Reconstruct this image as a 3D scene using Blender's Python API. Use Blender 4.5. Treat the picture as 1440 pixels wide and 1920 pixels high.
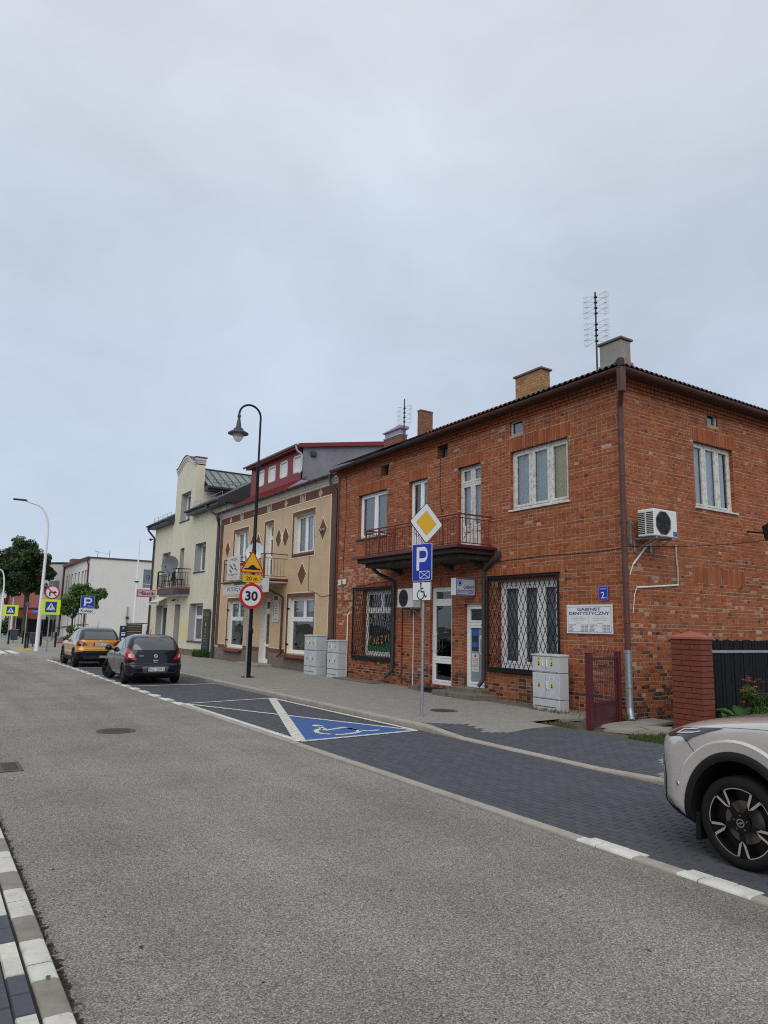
import bpy, bmesh, math, random
from mathutils import Vector, Matrix
import numpy as np

random.seed(7)
rnd = random.Random(11)
D = bpy.data
for o in list(D.objects):
    D.objects.remove(o, do_unlink=True)
SC = bpy.context.scene
COL = SC.collection

# ------------------------------------------------------------------ camera
F_PX, CAM_H = 1334.37, 1.92
PITCH, ROLL, YAW = math.radians(9.1094), math.radians(1.2160), math.radians(32.7576)
fw = Vector((math.sin(YAW) * math.cos(PITCH), math.cos(YAW) * math.cos(PITCH), math.sin(PITCH)))
rt0 = Vector((math.cos(YAW), -math.sin(YAW), 0))
up0 = rt0.cross(fw)
rt = rt0 * math.cos(ROLL) + up0 * math.sin(ROLL)
up = -rt0 * math.sin(ROLL) + up0 * math.cos(ROLL)
cam = D.cameras.new('camera')
cam.sensor_fit = 'HORIZONTAL'
cam.sensor_width = 36.0
cam.lens = F_PX / 1440 * 36.0
cam.clip_start, cam.clip_end = 0.05, 3000
co = D.objects.new('camera', cam)
COL.objects.link(co)
co.matrix_world = Matrix(((rt.x, up.x, -fw.x, 0), (rt.y, up.y, -fw.y, 0), (rt.z, up.z, -fw.z, CAM_H), (0, 0, 0, 1)))
SC.camera = co
CAMP = Vector((0, 0, CAM_H))

def project(P):
    v = Vector(P) - CAMP
    d = v.dot(fw)
    if d < .1:
        return None
    return 720 + F_PX * v.dot(rt) / d, 960 - F_PX * v.dot(up) / d, d

# ------------------------------------------------------------------ sky (overcast) and sun
SUN_EL, SUN_AZ = math.radians(40), math.radians(222)      # azimuth clockwise from +Y: behind and left of the camera
W = D.worlds.new('World')
SC.world = W
W.use_nodes = True
nt = W.node_tree
nt.nodes.clear()
def N(t, **kw):
    n = nt.nodes.new(t)
    for k, v in kw.items():
        setattr(n, k, v)
    return n
L = nt.links.new
sky = N('ShaderNodeTexSky', sky_type='NISHITA', sun_disc=False, sun_elevation=SUN_EL, sun_rotation=SUN_AZ,
        air_density=1.0, dust_density=2.0)
tc = N('ShaderNodeTexCoord')
sep = N('ShaderNodeSeparateXYZ'); L(tc.outputs['Generated'], sep.inputs[0])
ramp = N('ShaderNodeValToRGB')
cr = ramp.color_ramp
cr.elements[0].position = 0.0; cr.elements[0].color = (6.9, 8.1, 9.7, 1)
cr.elements[1].position = 1.0; cr.elements[1].color = (8.7, 9.15, 9.6, 1)
e = cr.elements.new(0.22); e.color = (6.2, 7.2, 8.7, 1)
e = cr.elements.new(0.45); e.color = (6.4, 7.2, 8.4, 1)
e = cr.elements.new(0.68); e.color = (7.5, 8.15, 9.0, 1)
L(sep.outputs[2], ramp.inputs[0])
mp = N('ShaderNodeMapping'); mp.inputs['Scale'].default_value = (1.0, 1.0, 1.5)
L(tc.outputs['Generated'], mp.inputs[0])
nz = N('ShaderNodeTexNoise'); nz.inputs['Scale'].default_value = 1.9; nz.inputs['Detail'].default_value = 7; nz.inputs['Roughness'].default_value = .52
nz.inputs['Distortion'].default_value = .35
L(mp.outputs[0], nz.inputs['Vector'])
mr = N('ShaderNodeMapRange'); mr.inputs[1].default_value = .28; mr.inputs[2].default_value = .72
mr.inputs[3].default_value = .85; mr.inputs[4].default_value = 1.11
L(nz.outputs[0], mr.inputs[0])
mp2 = N('ShaderNodeMapping'); mp2.inputs['Scale'].default_value = (1.0, 1.0, 1.9); mp2.inputs['Rotation'].default_value = (.2, .3, .6); L(tc.outputs['Generated'], mp2.inputs[0])
nz2 = N('ShaderNodeTexNoise'); nz2.inputs['Scale'].default_value = 5.5; nz2.inputs['Detail'].default_value = 9; nz2.inputs['Roughness'].default_value = .58; nz2.inputs['Distortion'].default_value = .6
L(mp2.outputs[0], nz2.inputs['Vector'])
mr2 = N('ShaderNodeMapRange'); mr2.inputs[1].default_value = .3; mr2.inputs[2].default_value = .7; mr2.inputs[3].default_value = .965; mr2.inputs[4].default_value = 1.03
L(nz2.outputs[0], mr2.inputs[0])
mm = N('ShaderNodeMath', operation='MULTIPLY'); L(mr.outputs[0], mm.inputs[0]); L(mr2.outputs[0], mm.inputs[1])
mul = N('ShaderNodeVectorMath', operation='SCALE'); L(ramp.outputs[0], mul.inputs[0]); L(mm.outputs[0], mul.inputs['Scale'])
mx = N('ShaderNodeMixRGB'); mx.inputs[0].default_value = .93
L(sky.outputs[0], mx.inputs[1]); L(mul.outputs[0], mx.inputs[2])
bg = N('ShaderNodeBackground'); bg.inputs['Strength'].default_value = .094
L(mx.outputs[0], bg.inputs['Color'])
wo = N('ShaderNodeOutputWorld'); L(bg.outputs[0], wo.inputs['Surface'])

sl = D.lights.new('sun', 'SUN')
sl.energy = 1.5; sl.angle = math.radians(60); sl.color = (1, .97, .93)
so = D.objects.new('sun', sl); COL.objects.link(so)
sd = Vector((math.sin(SUN_AZ) * math.cos(SUN_EL), math.cos(SUN_AZ) * math.cos(SUN_EL), math.sin(SUN_EL)))
so.rotation_euler = sd.to_track_quat('Z', 'Y').to_euler()
so.location = (-20, -20, 40)

VS = SC.view_settings
VS.view_transform = 'Standard'; VS.look = 'None'; VS.exposure = 0; VS.gamma = 1; VS.use_curve_mapping = False
try:
    SC.cycles.max_bounces = 6; SC.cycles.transparent_max_bounces = 12; SC.cycles.use_denoising = False; SC.cycles.filter_width = 1.1; SC.cycles.use_adaptive_sampling = False
except Exception:
    pass

# ------------------------------------------------------------------ materials
MATS = {}
def mat(name, c, rough=.7, var=.12, sc=6.0, bump=0., bsc=60., metal=0., spec=.4, c2=None, c2amt=0., c2sc=1.2, coat=0., alpha=None, vcol=False, streak=0., joints=False):
    """procedural principled material: colour noise, a second (dirt) colour in patches and fine relief"""
    if name in MATS:
        return MATS[name]
    m = D.materials.new(name); m.use_nodes = True
    t = m.node_tree; n = t.nodes; l = t.links.new
    b = n['Principled BSDF']
    geo = n.new('ShaderNodeNewGeometry')
    nz = n.new('ShaderNodeTexNoise'); nz.inputs['Scale'].default_value = sc; nz.inputs['Detail'].default_value = 6; nz.inputs['Roughness'].default_value = .6
    l(geo.outputs['Position'], nz.inputs['Vector'])
    mr = n.new('ShaderNodeMapRange'); mr.inputs[1].default_value = .25; mr.inputs[2].default_value = .75
    mr.inputs[3].default_value = 1 - var; mr.inputs[4].default_value = 1 + var
    l(nz.outputs[0], mr.inputs[0])
    sc_ = n.new('ShaderNodeVectorMath'); sc_.operation = 'SCALE'; l(mr.outputs[0], sc_.inputs['Scale'])
    if vcol:
        at = n.new('ShaderNodeAttribute'); at.attribute_name = 'Col'
        l(at.outputs['Color'], sc_.inputs[0])
    else:
        sc_.inputs[0].default_value = c[:3]
    out = sc_.outputs[0]
    if c2 is not None:
        n2 = n.new('ShaderNodeTexNoise'); n2.inputs['Scale'].default_value = c2sc; n2.inputs['Detail'].default_value = 8; n2.inputs['Roughness'].default_value = .68
        l(geo.outputs['Position'], n2.inputs['Vector'])
        r2 = n.new('ShaderNodeMapRange'); r2.inputs[1].default_value = .48; r2.inputs[2].default_value = .72
        r2.inputs[3].default_value = 0; r2.inputs[4].default_value = c2amt
        l(n2.outputs[0], r2.inputs[0])
        mx = n.new('ShaderNodeMixRGB'); l(r2.outputs[0], mx.inputs[0]); l(out, mx.inputs[1]); mx.inputs[2].default_value = (*c2[:3], 1)
        out = mx.outputs[0]
    if streak:                                              # rain streaks: noise drawn out vertically
        mpn = n.new('ShaderNodeMapping'); mpn.inputs['Scale'].default_value = (4.5, 4.5, .35); l(geo.outputs['Position'], mpn.inputs[0])
        ns = n.new('ShaderNodeTexNoise'); ns.inputs['Scale'].default_value = 1.6; ns.inputs['Detail'].default_value = 6; l(mpn.outputs[0], ns.inputs['Vector'])
        rs = n.new('ShaderNodeMapRange'); rs.inputs[1].default_value = .42; rs.inputs[2].default_value = .72; rs.inputs[3].default_value = 1.03; rs.inputs[4].default_value = 1 - streak; l(ns.outputs[0], rs.inputs[0])
        vs = n.new('ShaderNodeVectorMath'); vs.operation = 'SCALE'; l(out, vs.inputs[0]); l(rs.outputs[0], vs.inputs['Scale']); out = vs.outputs[0]
    if joints:                                              # paint on pavers leaves the joints bare
        sx = n.new('ShaderNodeSeparateXYZ'); l(geo.outputs['Position'], sx.inputs[0]); cb = n.new('ShaderNodeCombineXYZ')
        ax = n.new('ShaderNodeMath'); ax.operation = 'ADD'; ax.inputs[1].default_value = -.005; l(sx.outputs[0], ax.inputs[0]); l(sx.outputs[1], cb.inputs[0]); l(ax.outputs[0], cb.inputs[1])
        br = n.new('ShaderNodeTexBrick'); br.inputs['Scale'].default_value = 1; br.inputs['Brick Width'].default_value = .2; br.inputs['Row Height'].default_value = .1; br.inputs['Mortar Size'].default_value = .0045
        l(cb.outputs[0], br.inputs['Vector']); mj = n.new('ShaderNodeMixRGB'); l(br.outputs['Fac'], mj.inputs[0]); l(out, mj.inputs[1]); mj.inputs[2].default_value = (.05, .05, .055, 1); out = mj.outputs[0]
    l(out, b.inputs['Base Color'])
    b.inputs['Roughness'].default_value = rough
    b.inputs['Metallic'].default_value = metal
    b.inputs['Specular IOR Level'].default_value = spec
    if coat:
        b.inputs['Coat Weight'].default_value = coat; b.inputs['Coat Roughness'].default_value = .04
    if alpha is not None:
        b.inputs['Alpha'].default_value = alpha
    if bump:
        n3 = n.new('ShaderNodeTexNoise'); n3.inputs['Scale'].default_value = bsc; n3.inputs['Detail'].default_value = 4
        l(geo.outputs['Position'], n3.inputs['Vector'])
        bp = n.new('ShaderNodeBump'); bp.inputs['Strength'].default_value = bump; bp.inputs['Distance'].default_value = .01
        l(n3.outputs[0], bp.inputs['Height']); l(bp.outputs[0], b.inputs['Normal'])
    MATS[name] = m
    return m

def glass_mat(name, tint=(.5, .55, .57), refl=.5):
    m = D.materials.new(name); m.use_nodes = True
    t = m.node_tree; n = t.nodes; l = t.links.new
    n.remove(n['Principled BSDF'])
    tr = n.new('ShaderNodeBsdfTransparent'); tr.inputs[0].default_value = (*tint, 1)
    gl = n.new('ShaderNodeBsdfGlossy'); gl.inputs['Roughness'].default_value = .015; gl.inputs[0].default_value = (.9, .93, .95, 1)
    geo = n.new('ShaderNodeNewGeometry')
    nz = n.new('ShaderNodeTexNoise'); nz.inputs['Scale'].default_value = 1.6; nz.inputs['Detail'].default_value = 1
    l(geo.outputs['Position'], nz.inputs['Vector'])
    bp = n.new('ShaderNodeBump'); bp.inputs['Strength'].default_value = .25; bp.inputs['Distance'].default_value = .02
    l(nz.outputs[0], bp.inputs['Height']); l(bp.outputs[0], gl.inputs['Normal'])
    fr = n.new('ShaderNodeFresnel'); fr.inputs[0].default_value = 1.5
    ma = n.new('ShaderNodeMath'); ma.operation = 'MULTIPLY_ADD'; ma.inputs[1].default_value = 1.3; ma.inputs[2].default_value = refl * .22
    l(fr.outputs[0], ma.inputs[0])
    mx = n.new('ShaderNodeMixShader'); l(ma.outputs[0], mx.inputs[0]); l(tr.outputs[0], mx.inputs[1]); l(gl.outputs[0], mx.inputs[2])
    l(mx.outputs[0], n['Material Output'].inputs['Surface'])
    MATS[name] = m
    return m

def asphalt_mat():
    m = D.materials.new('asphalt'); m.use_nodes = True
    t = m.node_tree; n = t.nodes; l = t.links.new; b = n['Principled BSDF']
    geo = n.new('ShaderNodeNewGeometry')
    def vor(s):
        v = n.new('ShaderNodeTexVoronoi'); v.inputs['Scale'].default_value = s; l(geo.outputs['Position'], v.inputs['Vector']); return v
    def noi(s, d=6, r=.6):
        v = n.new('ShaderNodeTexNoise'); v.inputs['Scale'].default_value = s; v.inputs['Detail'].default_value = d; v.inputs['Roughness'].default_value = r
        l(geo.outputs['Position'], v.inputs['Vector']); return v
    v1 = vor(125); v2 = noi(60, 5, .75)
    sepc = n.new('ShaderNodeSeparateColor'); l(v1.outputs['Color'], sepc.inputs[0])
    rp = n.new('ShaderNodeValToRGB'); cr = rp.color_ramp
    cr.elements[0].position = 0; cr.elements[0].color = (.05, .045, .04, 1)
    cr.elements[1].position = 1; cr.elements[1].color = (.56, .51, .455, 1)
    e = cr.elements.new(.3); e.color = (.185, .166, .147, 1)
    e = cr.elements.new(.62); e.color = (.27, .241, .212, 1)
    mxf = n.new('ShaderNodeMath'); mxf.operation = 'MULTIPLY_ADD'; mxf.inputs[1].default_value = .75; 
    l(sepc.outputs[0], mxf.inputs[0])
    sb = n.new('ShaderNodeMath'); sb.operation = 'MULTIPLY_ADD'; sb.inputs[1].default_value = 1.1; sb.inputs[2].default_value = -.42
    l(v2.outputs[0], sb.inputs[0]); l(sb.outputs[0], mxf.inputs[2]); l(mxf.outputs[0], rp.inputs[0])
    big = noi(.55, 5, .6)
    mr = n.new('ShaderNodeMapRange'); mr.inputs[1].default_value = .3; mr.inputs[2].default_value = .7; mr.inputs[3].default_value = .80; mr.inputs[4].default_value = 1.12
    l(big.outputs[0], mr.inputs[0])
    s = n.new('ShaderNodeVectorMath'); s.operation = 'SCALE'; l(rp.outputs[0], s.inputs[0]); l(mr.outputs[0], s.inputs['Scale'])
    # worn tracks: faint bands running along the street
    sx = n.new('ShaderNodeSeparateXYZ'); l(geo.outputs['Position'], sx.inputs[0])
    cmb = n.new('ShaderNodeCombineXYZ'); l(sx.outputs[0], cmb.inputs[0])
    sy = n.new('ShaderNodeMath'); sy.operation = 'MULTIPLY'; sy.inputs[1].default_value = .06; l(sx.outputs[1], sy.inputs[0]); l(sy.outputs[0], cmb.inputs[1])
    nb = n.new('ShaderNodeTexNoise'); nb.inputs['Scale'].default_value = 1.3; nb.inputs['Detail'].default_value = 3; l(cmb.outputs[0], nb.inputs['Vector'])
    m2 = n.new('ShaderNodeMapRange'); m2.inputs[1].default_value = .3; m2.inputs[2].default_value = .7; m2.inputs[3].default_value = .86; m2.inputs[4].default_value = 1.1
    l(nb.outputs[0], m2.inputs[0])
    s2 = n.new('ShaderNodeVectorMath'); s2.operation = 'SCALE'; l(s.outputs[0], s2.inputs[0]); l(m2.outputs[0], s2.inputs['Scale'])
    l(s2.outputs[0], b.inputs['Base Color'])
    b.inputs['Roughness'].default_value = .85; b.inputs['Specular IOR Level'].default_value = .25
    bp = n.new('ShaderNodeBump'); bp.inputs['Strength'].default_value = .7; bp.inputs['Distance'].default_value = .006
    l(v1.outputs['Distance'], bp.inputs['Height']); bp.invert = True; l(bp.outputs[0], b.inputs['Normal'])
    MATS['asphalt'] = m
    return m

def brick_tex_mat(name, c1, c2, mortar, bw=.26, bh=.078):
    m = D.materials.new(name); m.use_nodes = True
    t = m.node_tree; n = t.nodes; l = t.links.new; b = n['Principled BSDF']
    geo = n.new('ShaderNodeNewGeometry'); sx = n.new('ShaderNodeSeparateXYZ'); l(geo.outputs['Position'], sx.inputs[0])
    ad = n.new('ShaderNodeMath'); ad.operation = 'ADD'; l(sx.outputs[0], ad.inputs[0]); l(sx.outputs[1], ad.inputs[1])
    cb = n.new('ShaderNodeCombineXYZ'); l(ad.outputs[0], cb.inputs[0]); l(sx.outputs[2], cb.inputs[1])
    br = n.new('ShaderNodeTexBrick'); br.inputs['Scale'].default_value = 1; br.inputs['Brick Width'].default_value = bw; br.inputs['Row Height'].default_value = bh
    br.inputs['Mortar Size'].default_value = .006; br.inputs['Color1'].default_value = (*c1, 1); br.inputs['Color2'].default_value = (*c2, 1); br.inputs['Mortar'].default_value = (*mortar, 1)
    br.inputs['Bias'].default_value = -.1
    l(cb.outputs[0], br.inputs['Vector'])
    nz = n.new('ShaderNodeTexNoise'); nz.inputs['Scale'].default_value = 9; nz.inputs['Detail'].default_value = 6; l(geo.outputs['Position'], nz.inputs['Vector'])
    mr = n.new('ShaderNodeMapRange'); mr.inputs[3].default_value = .6; mr.inputs[4].default_value = 1.35; l(nz.outputs[0], mr.inputs[0])
    s = n.new('ShaderNodeVectorMath'); s.operation = 'SCALE'; l(br.outputs[0], s.inputs[0]); l(mr.outputs[0], s.inputs['Scale'])
    l(s.outputs[0], b.inputs['Base Color']); b.inputs['Roughness'].default_value = .9
    bp = n.new('ShaderNodeBump'); bp.inputs['Strength'].default_value = .6; bp.inputs['Distance'].default_value = .01; bp.invert = True
    l(br.outputs['Fac'], bp.inputs['Height']); l(bp.outputs[0], b.inputs['Normal'])
    MATS[name] = m
    return m

def leaf_mat(name, c, var=.35):
    m = D.materials.new(name); m.use_nodes = True
    t = m.node_tree; n = t.nodes; l = t.links.new; b = n['Principled BSDF']
    at = n.new('ShaderNodeAttribute'); at.attribute_name = 'Col'
    mx = n.new('ShaderNodeMixRGB'); mx.blend_type = 'MULTIPLY'; mx.inputs[0].default_value = 1
    mx.inputs[1].default_value = (*c, 1); l(at.outputs['Color'], mx.inputs[2]); l(mx.outputs[0], b.inputs['Base Color'])
    b.inputs['Roughness'].default_value = .55; b.inputs['Specular IOR Level'].default_value = .3
    tl = n.new('ShaderNodeBsdfTranslucent'); l(mx.outputs[0], tl.inputs[0])
    ms = n.new('ShaderNodeMixShader'); ms.inputs[0].default_value = .25; l(b.outputs[0], ms.inputs[1]); l(tl.outputs[0], ms.inputs[2])
    l(ms.outputs[0], n['Material Output'].inputs['Surface'])
    MATS[name] = m
    return m

def peel_mat(name, paint, wood, amt=.5, sc=9):
    m = mat(name, paint, .65, .06, 14, .25, 90, c2=wood, c2amt=1.0, c2sc=sc)
    return m

M = MATS
asphalt_mat()
mat('brick', (1, 1, 1), .88, .2, 22, .35, 70, spec=.25, vcol=True, c2=(.20, .08, .045), c2amt=.35, c2sc=.8, streak=.13)
mat('mortar', (.39, .30, .22), .95, .2, 8, .3, 80, c2=(.17, .13, .10), c2amt=.5, c2sc=.8)
brick_tex_mat('jamb_brick', (.20, .062, .030), (.12, .045, .03), (.22, .18, .15), .3, .0795)
brick_tex_mat('chimney_red', (.24, .085, .04), (.15, .06, .04), (.22, .18, .15))
brick_tex_mat('chimney_yellow', (.42, .24, .09), (.25, .12, .05), (.16, .13, .11))
mat('paver', (1, 1, 1), .8, .13, 30, .3, 120, spec=.35, vcol=True)
mat('paver_bed', (.022, .022, .022), .95, .3, 20)
mat('side_bed', (.14, .13, .115), .95, .3, 20)
mat('kerb', (.36, .325, .275), .85, .12, 9, .25, 110, c2=(.2, .17, .13), c2amt=.5, c2sc=2.5)
mat('kerb_dark', (.27, .24, .20), .85, .14, 9, .25, 110, c2=(.15, .12, .09), c2amt=.6, c2sc=3)
mat('road_paint', (.70, .68, .62), .7, .1, 12, .2, 120, c2=(.33, .31, .29), c2amt=.75, c2sc=6)
mat('bay_paint', (.70, .68, .62), .7, .1, 12, .2, 120, c2=(.33, .31, .29), c2amt=.7, c2sc=5, joints=True)
mat('blue_paint', (.03, .12, .36), .7, .12, 10, .2, 120, c2=(.07, .09, .14), c2amt=.75, c2sc=5, joints=True)
mat('concrete', (.30, .275, .235), .9, .16, 5, .35, 60, c2=(.12, .105, .08), c2amt=.7, c2sc=2.2)
mat('concrete_dark', (.17, .15, .12), .9, .2, 6, .35, 60, c2=(.05, .045, .03), c2amt=.7, c2sc=2.5)
mat('plaster_grey', (.27, .265, .235), .92, .15, 5, .3, 50, c2=(.33, .10, .05), c2amt=.85, c2sc=1.7)
mat('soil', (.12, .095, .065), .95, .4, 5, .6, 40, c2=(.05, .065, .025), c2amt=.6, c2sc=2)
mat('ground', (.13, .12, .10), .95, .2, .4)
mat('white_pvc', (.80, .81, .82), .35, .03, 3, spec=.5)
mat('white_old', (.64, .63, .60), .7, .1, 20, .4, 60, c2=(.16, .13, .11), c2amt=.75, c2sc=9)
mat('white_metal', (.74, .75, .76), .4, .04, 3)
mat('curtain', (.74, .77, .79), .9, .06, 4)
mat('curtain_grey', (.46, .49, .50), .9, .1, 3)
mat('blind_yellow', (.85, .68, .17), .9, .06, 4)
mat('interior', (.035, .036, .036), .9, .3, 2)
mat('black_iron', (.008, .008, .009), .55, .2, 8, spec=.3)
mat('dark_metal', (.035, .037, .042), .45, .15, 6, spec=.5)
mat('brown_metal', (.095, .035, .030), .5, .2, 6, c2=(.13, .075, .06), c2amt=.6, c2sc=4)
mat('red_paint', (.15, .026, .018), .55, .15, 8, c2=(.10, .03, .02), c2amt=.5, c2sc=9)
mat('maroon', (.085, .012, .02), .42, .1, 8, spec=.5)
mat('galv', (.36, .39, .41), .42, .18, 14, metal=.6, c2=(.25, .27, .29), c2amt=.6, c2sc=22)
mat('steel_pipe', (.33, .36, .38), .4, .1, 10, metal=.7)
mat('roof_dark', (.05, .05, .052), .8, .3, 6)
mat('roof_red', (.22, .06, .045), .7, .25, 5, c2=(.09, .05, .04), c2amt=.6)
mat('roof_red_metal', (.20, .022, .025), .5, .1, 3)
mat('roof_green', (.20, .235, .22), .45, .06, 2, metal=.2)
mat('tan', (.56, .405, .25), .92, .08, 3, .35, 120, c2=(.44, .31, .18), c2amt=.5, c2sc=1.1, streak=.05)
mat('tan_brown', (.15, .064, .033), .9, .1, 6, .3, 120)
mat('trim_white', (.70, .655, .56), .85, .06, 5)
mat('cornice_white', (.62, .58, .50), .85, .08, 4, c2=(.38, .34, .28), c2amt=.4)
mat('pebble', (.20, .16, .125), .95, .35, 45, .7, 70, c2=(.10, .08, .065), c2amt=.6, c2sc=3)
mat('cream', (.63, .59, .455), .92, .05, 3, .3, 120, c2=(.55, .51, .37), c2amt=.4, c2sc=.9, streak=.05)
mat('cream_bright', (.66, .60, .29), .92, .04, 3, .3, 120)
mat('cream_trim', (.62, .59, .54), .9, .05, 4)
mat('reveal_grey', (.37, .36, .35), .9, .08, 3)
mat('lavender', (.33, .33, .41), .9, .1, 2)
mat('grey_render', (.20, .215, .24), .95, .14, 7, .4, 60, c2=(.27, .28, .30), c2amt=.5, c2sc=.8)
mat('white_render', (.66, .635, .60), .92, .04, 2, .2, 90, c2=(.58, .55, .51), c2amt=.4, c2sc=.5, streak=.02)
mat('ac_white', (.68, .68, .66), .45, .04, 3)
mat('cabinet', (.50, .53, .56), .6, .04, 3, c2=(.36, .37, .36), c2amt=.45, c2sc=3, streak=.07)
mat('cabinet_seam', (.10, .105, .11), .7, .1, 3)
mat('yellow_sign', (.72, .50, .03), .5, .03, 3)
mat('amber', (.75, .42, .01), .45, .02, 3, spec=.5)
mat('sign_white', (.72, .74, .76), .45, .02, 3, spec=.5)
mat('sign_red', (.50, .018, .022), .45, .03, 3, spec=.5)
mat('sign_blue', (.012, .035, .38), .45, .03, 3, spec=.5)
mat('sign_black', (.012, .012, .014), .5, .02, 3)
mat('ink_navy', (.02, .035, .16), .6, .02, 3)
mat('fluor', (.62, .86, .02), .5, .02, 3)
mat('pillar_brick', (.18, .048, .028), .75, .14, 14, .2, 80, spec=.3)
mat('pillar_mortar', (.045, .04, .038), .95, .2, 8)
mat('pillar_cap', (.33, .105, .065), .8, .1, 8)
mat('black_wood', (.007, .008, .012), .7, .4, 12, .2, 40, spec=.2, c2=(.03, .022, .018), c2amt=.25, c2sc=14)
mat('iron', (.085, .078, .072), .65, .2, 14, .3, 60, c2=(.05, .04, .035), c2amt=.6, c2sc=9)
mat('cast_lid', (.085, .064, .052), .75, .2, 14, .3, 60, c2=(.09, .06, .045), c2amt=.6, c2sc=5)
mat('brown_wood', (.06, .036, .025), .8, .25, 8)
mat('rust', (.11, .06, .04), .8, .3, 12, .4, 60, c2=(.06, .045, .04), c2amt=.7, c2sc=8)
mat('rubber', (.008, .008, .0085), .8, .12, 10, spec=.3)
mat('black_plastic', (.009, .0095, .011), .6, .08, 6, spec=.25)
mat('alloy_dark', (.05, .05, .052), .35, .06, 5, metal=.5)
mat('alloy_black', (.005, .005, .006), .3, .06, 5, spec=.3)
mat('alloy_silver', (.62, .60, .57), .3, .05, 5, metal=.7)
mat('disc_steel', (.20, .18, .155), .4, .12, 20, metal=.8)
mat('paint_grey', (.009, .010, .018), .15, .05, 4, metal=.0, spec=.2, coat=.55)
mat('paint_orange', (.58, .245, .012), .3, .05, 4, metal=.3, spec=.5, coat=.9)
mat('paint_silver', (.60, .575, .54), .26, .03, 300, metal=.3, spec=.5, coat=.9)
mat('paint_black', (.014, .015, .018), .22, .03, 4, spec=.3, coat=.8)
mat('rear_glass', (.062, .072, .076), .04, .15, 2, spec=.7, coat=.7)
mat('car_glass', (.022, .028, .03), .04, .1, 2, spec=.9, coat=.8)
mat('chrome', (.65, .66, .67), .12, .02, 3, metal=1)
mat('lamp_red', (.38, .012, .016), .12, .06, 5, spec=.6, coat=.8)
mat('lamp_dark_red', (.13, .008, .012), .12, .06, 5, spec=.6, coat=.8)
mat('lamp_clear', (.62, .62, .64), .15, .1, 30, spec=.6, coat=.6)
mat('lamp_black', (.02, .022, .027), .08, .05, 5, spec=.7, coat=.9)
mat('plate_white', (.72, .73, .74), .5, .02, 3)
mat('bark', (.06, .045, .033), .95, .3, 9, .6, 30)
mat('stem_green', (.08, .10, .04), .8, .2, 9)
mat('orange_rail', (.24, .10, .07), .7, .2, 8)
mat('red_wood', (.24, .055, .035), .85, .14, 4)
mat('terracotta_far', (.25, .09, .06), .9, .2, 2)
mat('beige_far', (.40, .33, .24), .9, .1, 1)
mat('paint_pink', (.42, .09, .14), .6, .08, 8)
mat('banner_dark', (.022, .036, .032), .6, .1, 6)
mat('gold', (.48, .31, .05), .5, .1, 6)
mat('board_white', (.60, .585, .56), .7, .08, 6, c2=(.36, .30, .26), c2amt=.5, c2sc=6)
mat('green_print', (.02, .16, .06), .6, .1, 4)
mat('teal_print', (.02, .10, .08), .6, .1, 4)
mat('frost', (.22, .28, .29), .35, .05, 3)
mat('blue_print', (.03, .10, .42), .5, .5, 9)
mat('dish_grey', (.11, .125, .14), .5, .08, 3)
mat('dish_light', (.50, .55, .58), .45, .06, 3)
mat('lamp_glass', (.60, .62, .60), .15, .04, 3, spec=.6, alpha=.55)
leaf_mat('leaf_dark', (.036, .074, .022)); leaf_mat('leaf_mid', (.062, .122, .028)); leaf_mat('leaf_hedge', (.05, .085, .02))
leaf_mat('grass', (.065, .11, .025)); leaf_mat('grass_dry', (.13, .12, .04)); leaf_mat('leaf_orange', (.26, .11, .05))
glass_mat('glass', (.80, .84, .86), .35); glass_mat('glass_dark', (.38, .41, .42), .25); glass_mat('glass_clear', (.86, .88, .88), .1)

# ------------------------------------------------------------------ mesh helpers
class Fr:
    """a frame: origin and three axes (U right, V up, N outward)"""
    def __init__(s, O, U, V, Nn):
        s.O, s.U, s.V, s.N = Vector(O), Vector(U).normalized(), Vector(V).normalized(), Vector(Nn).normalized()
    def p(s, u, v, n=0.):
        q = s.O + s.U * u + s.V * v + s.N * n
        return (q.x, q.y, q.z)
WF = Fr((0, 0, 0), (1, 0, 0), (0, 1, 0), (0, 0, 1))

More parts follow.
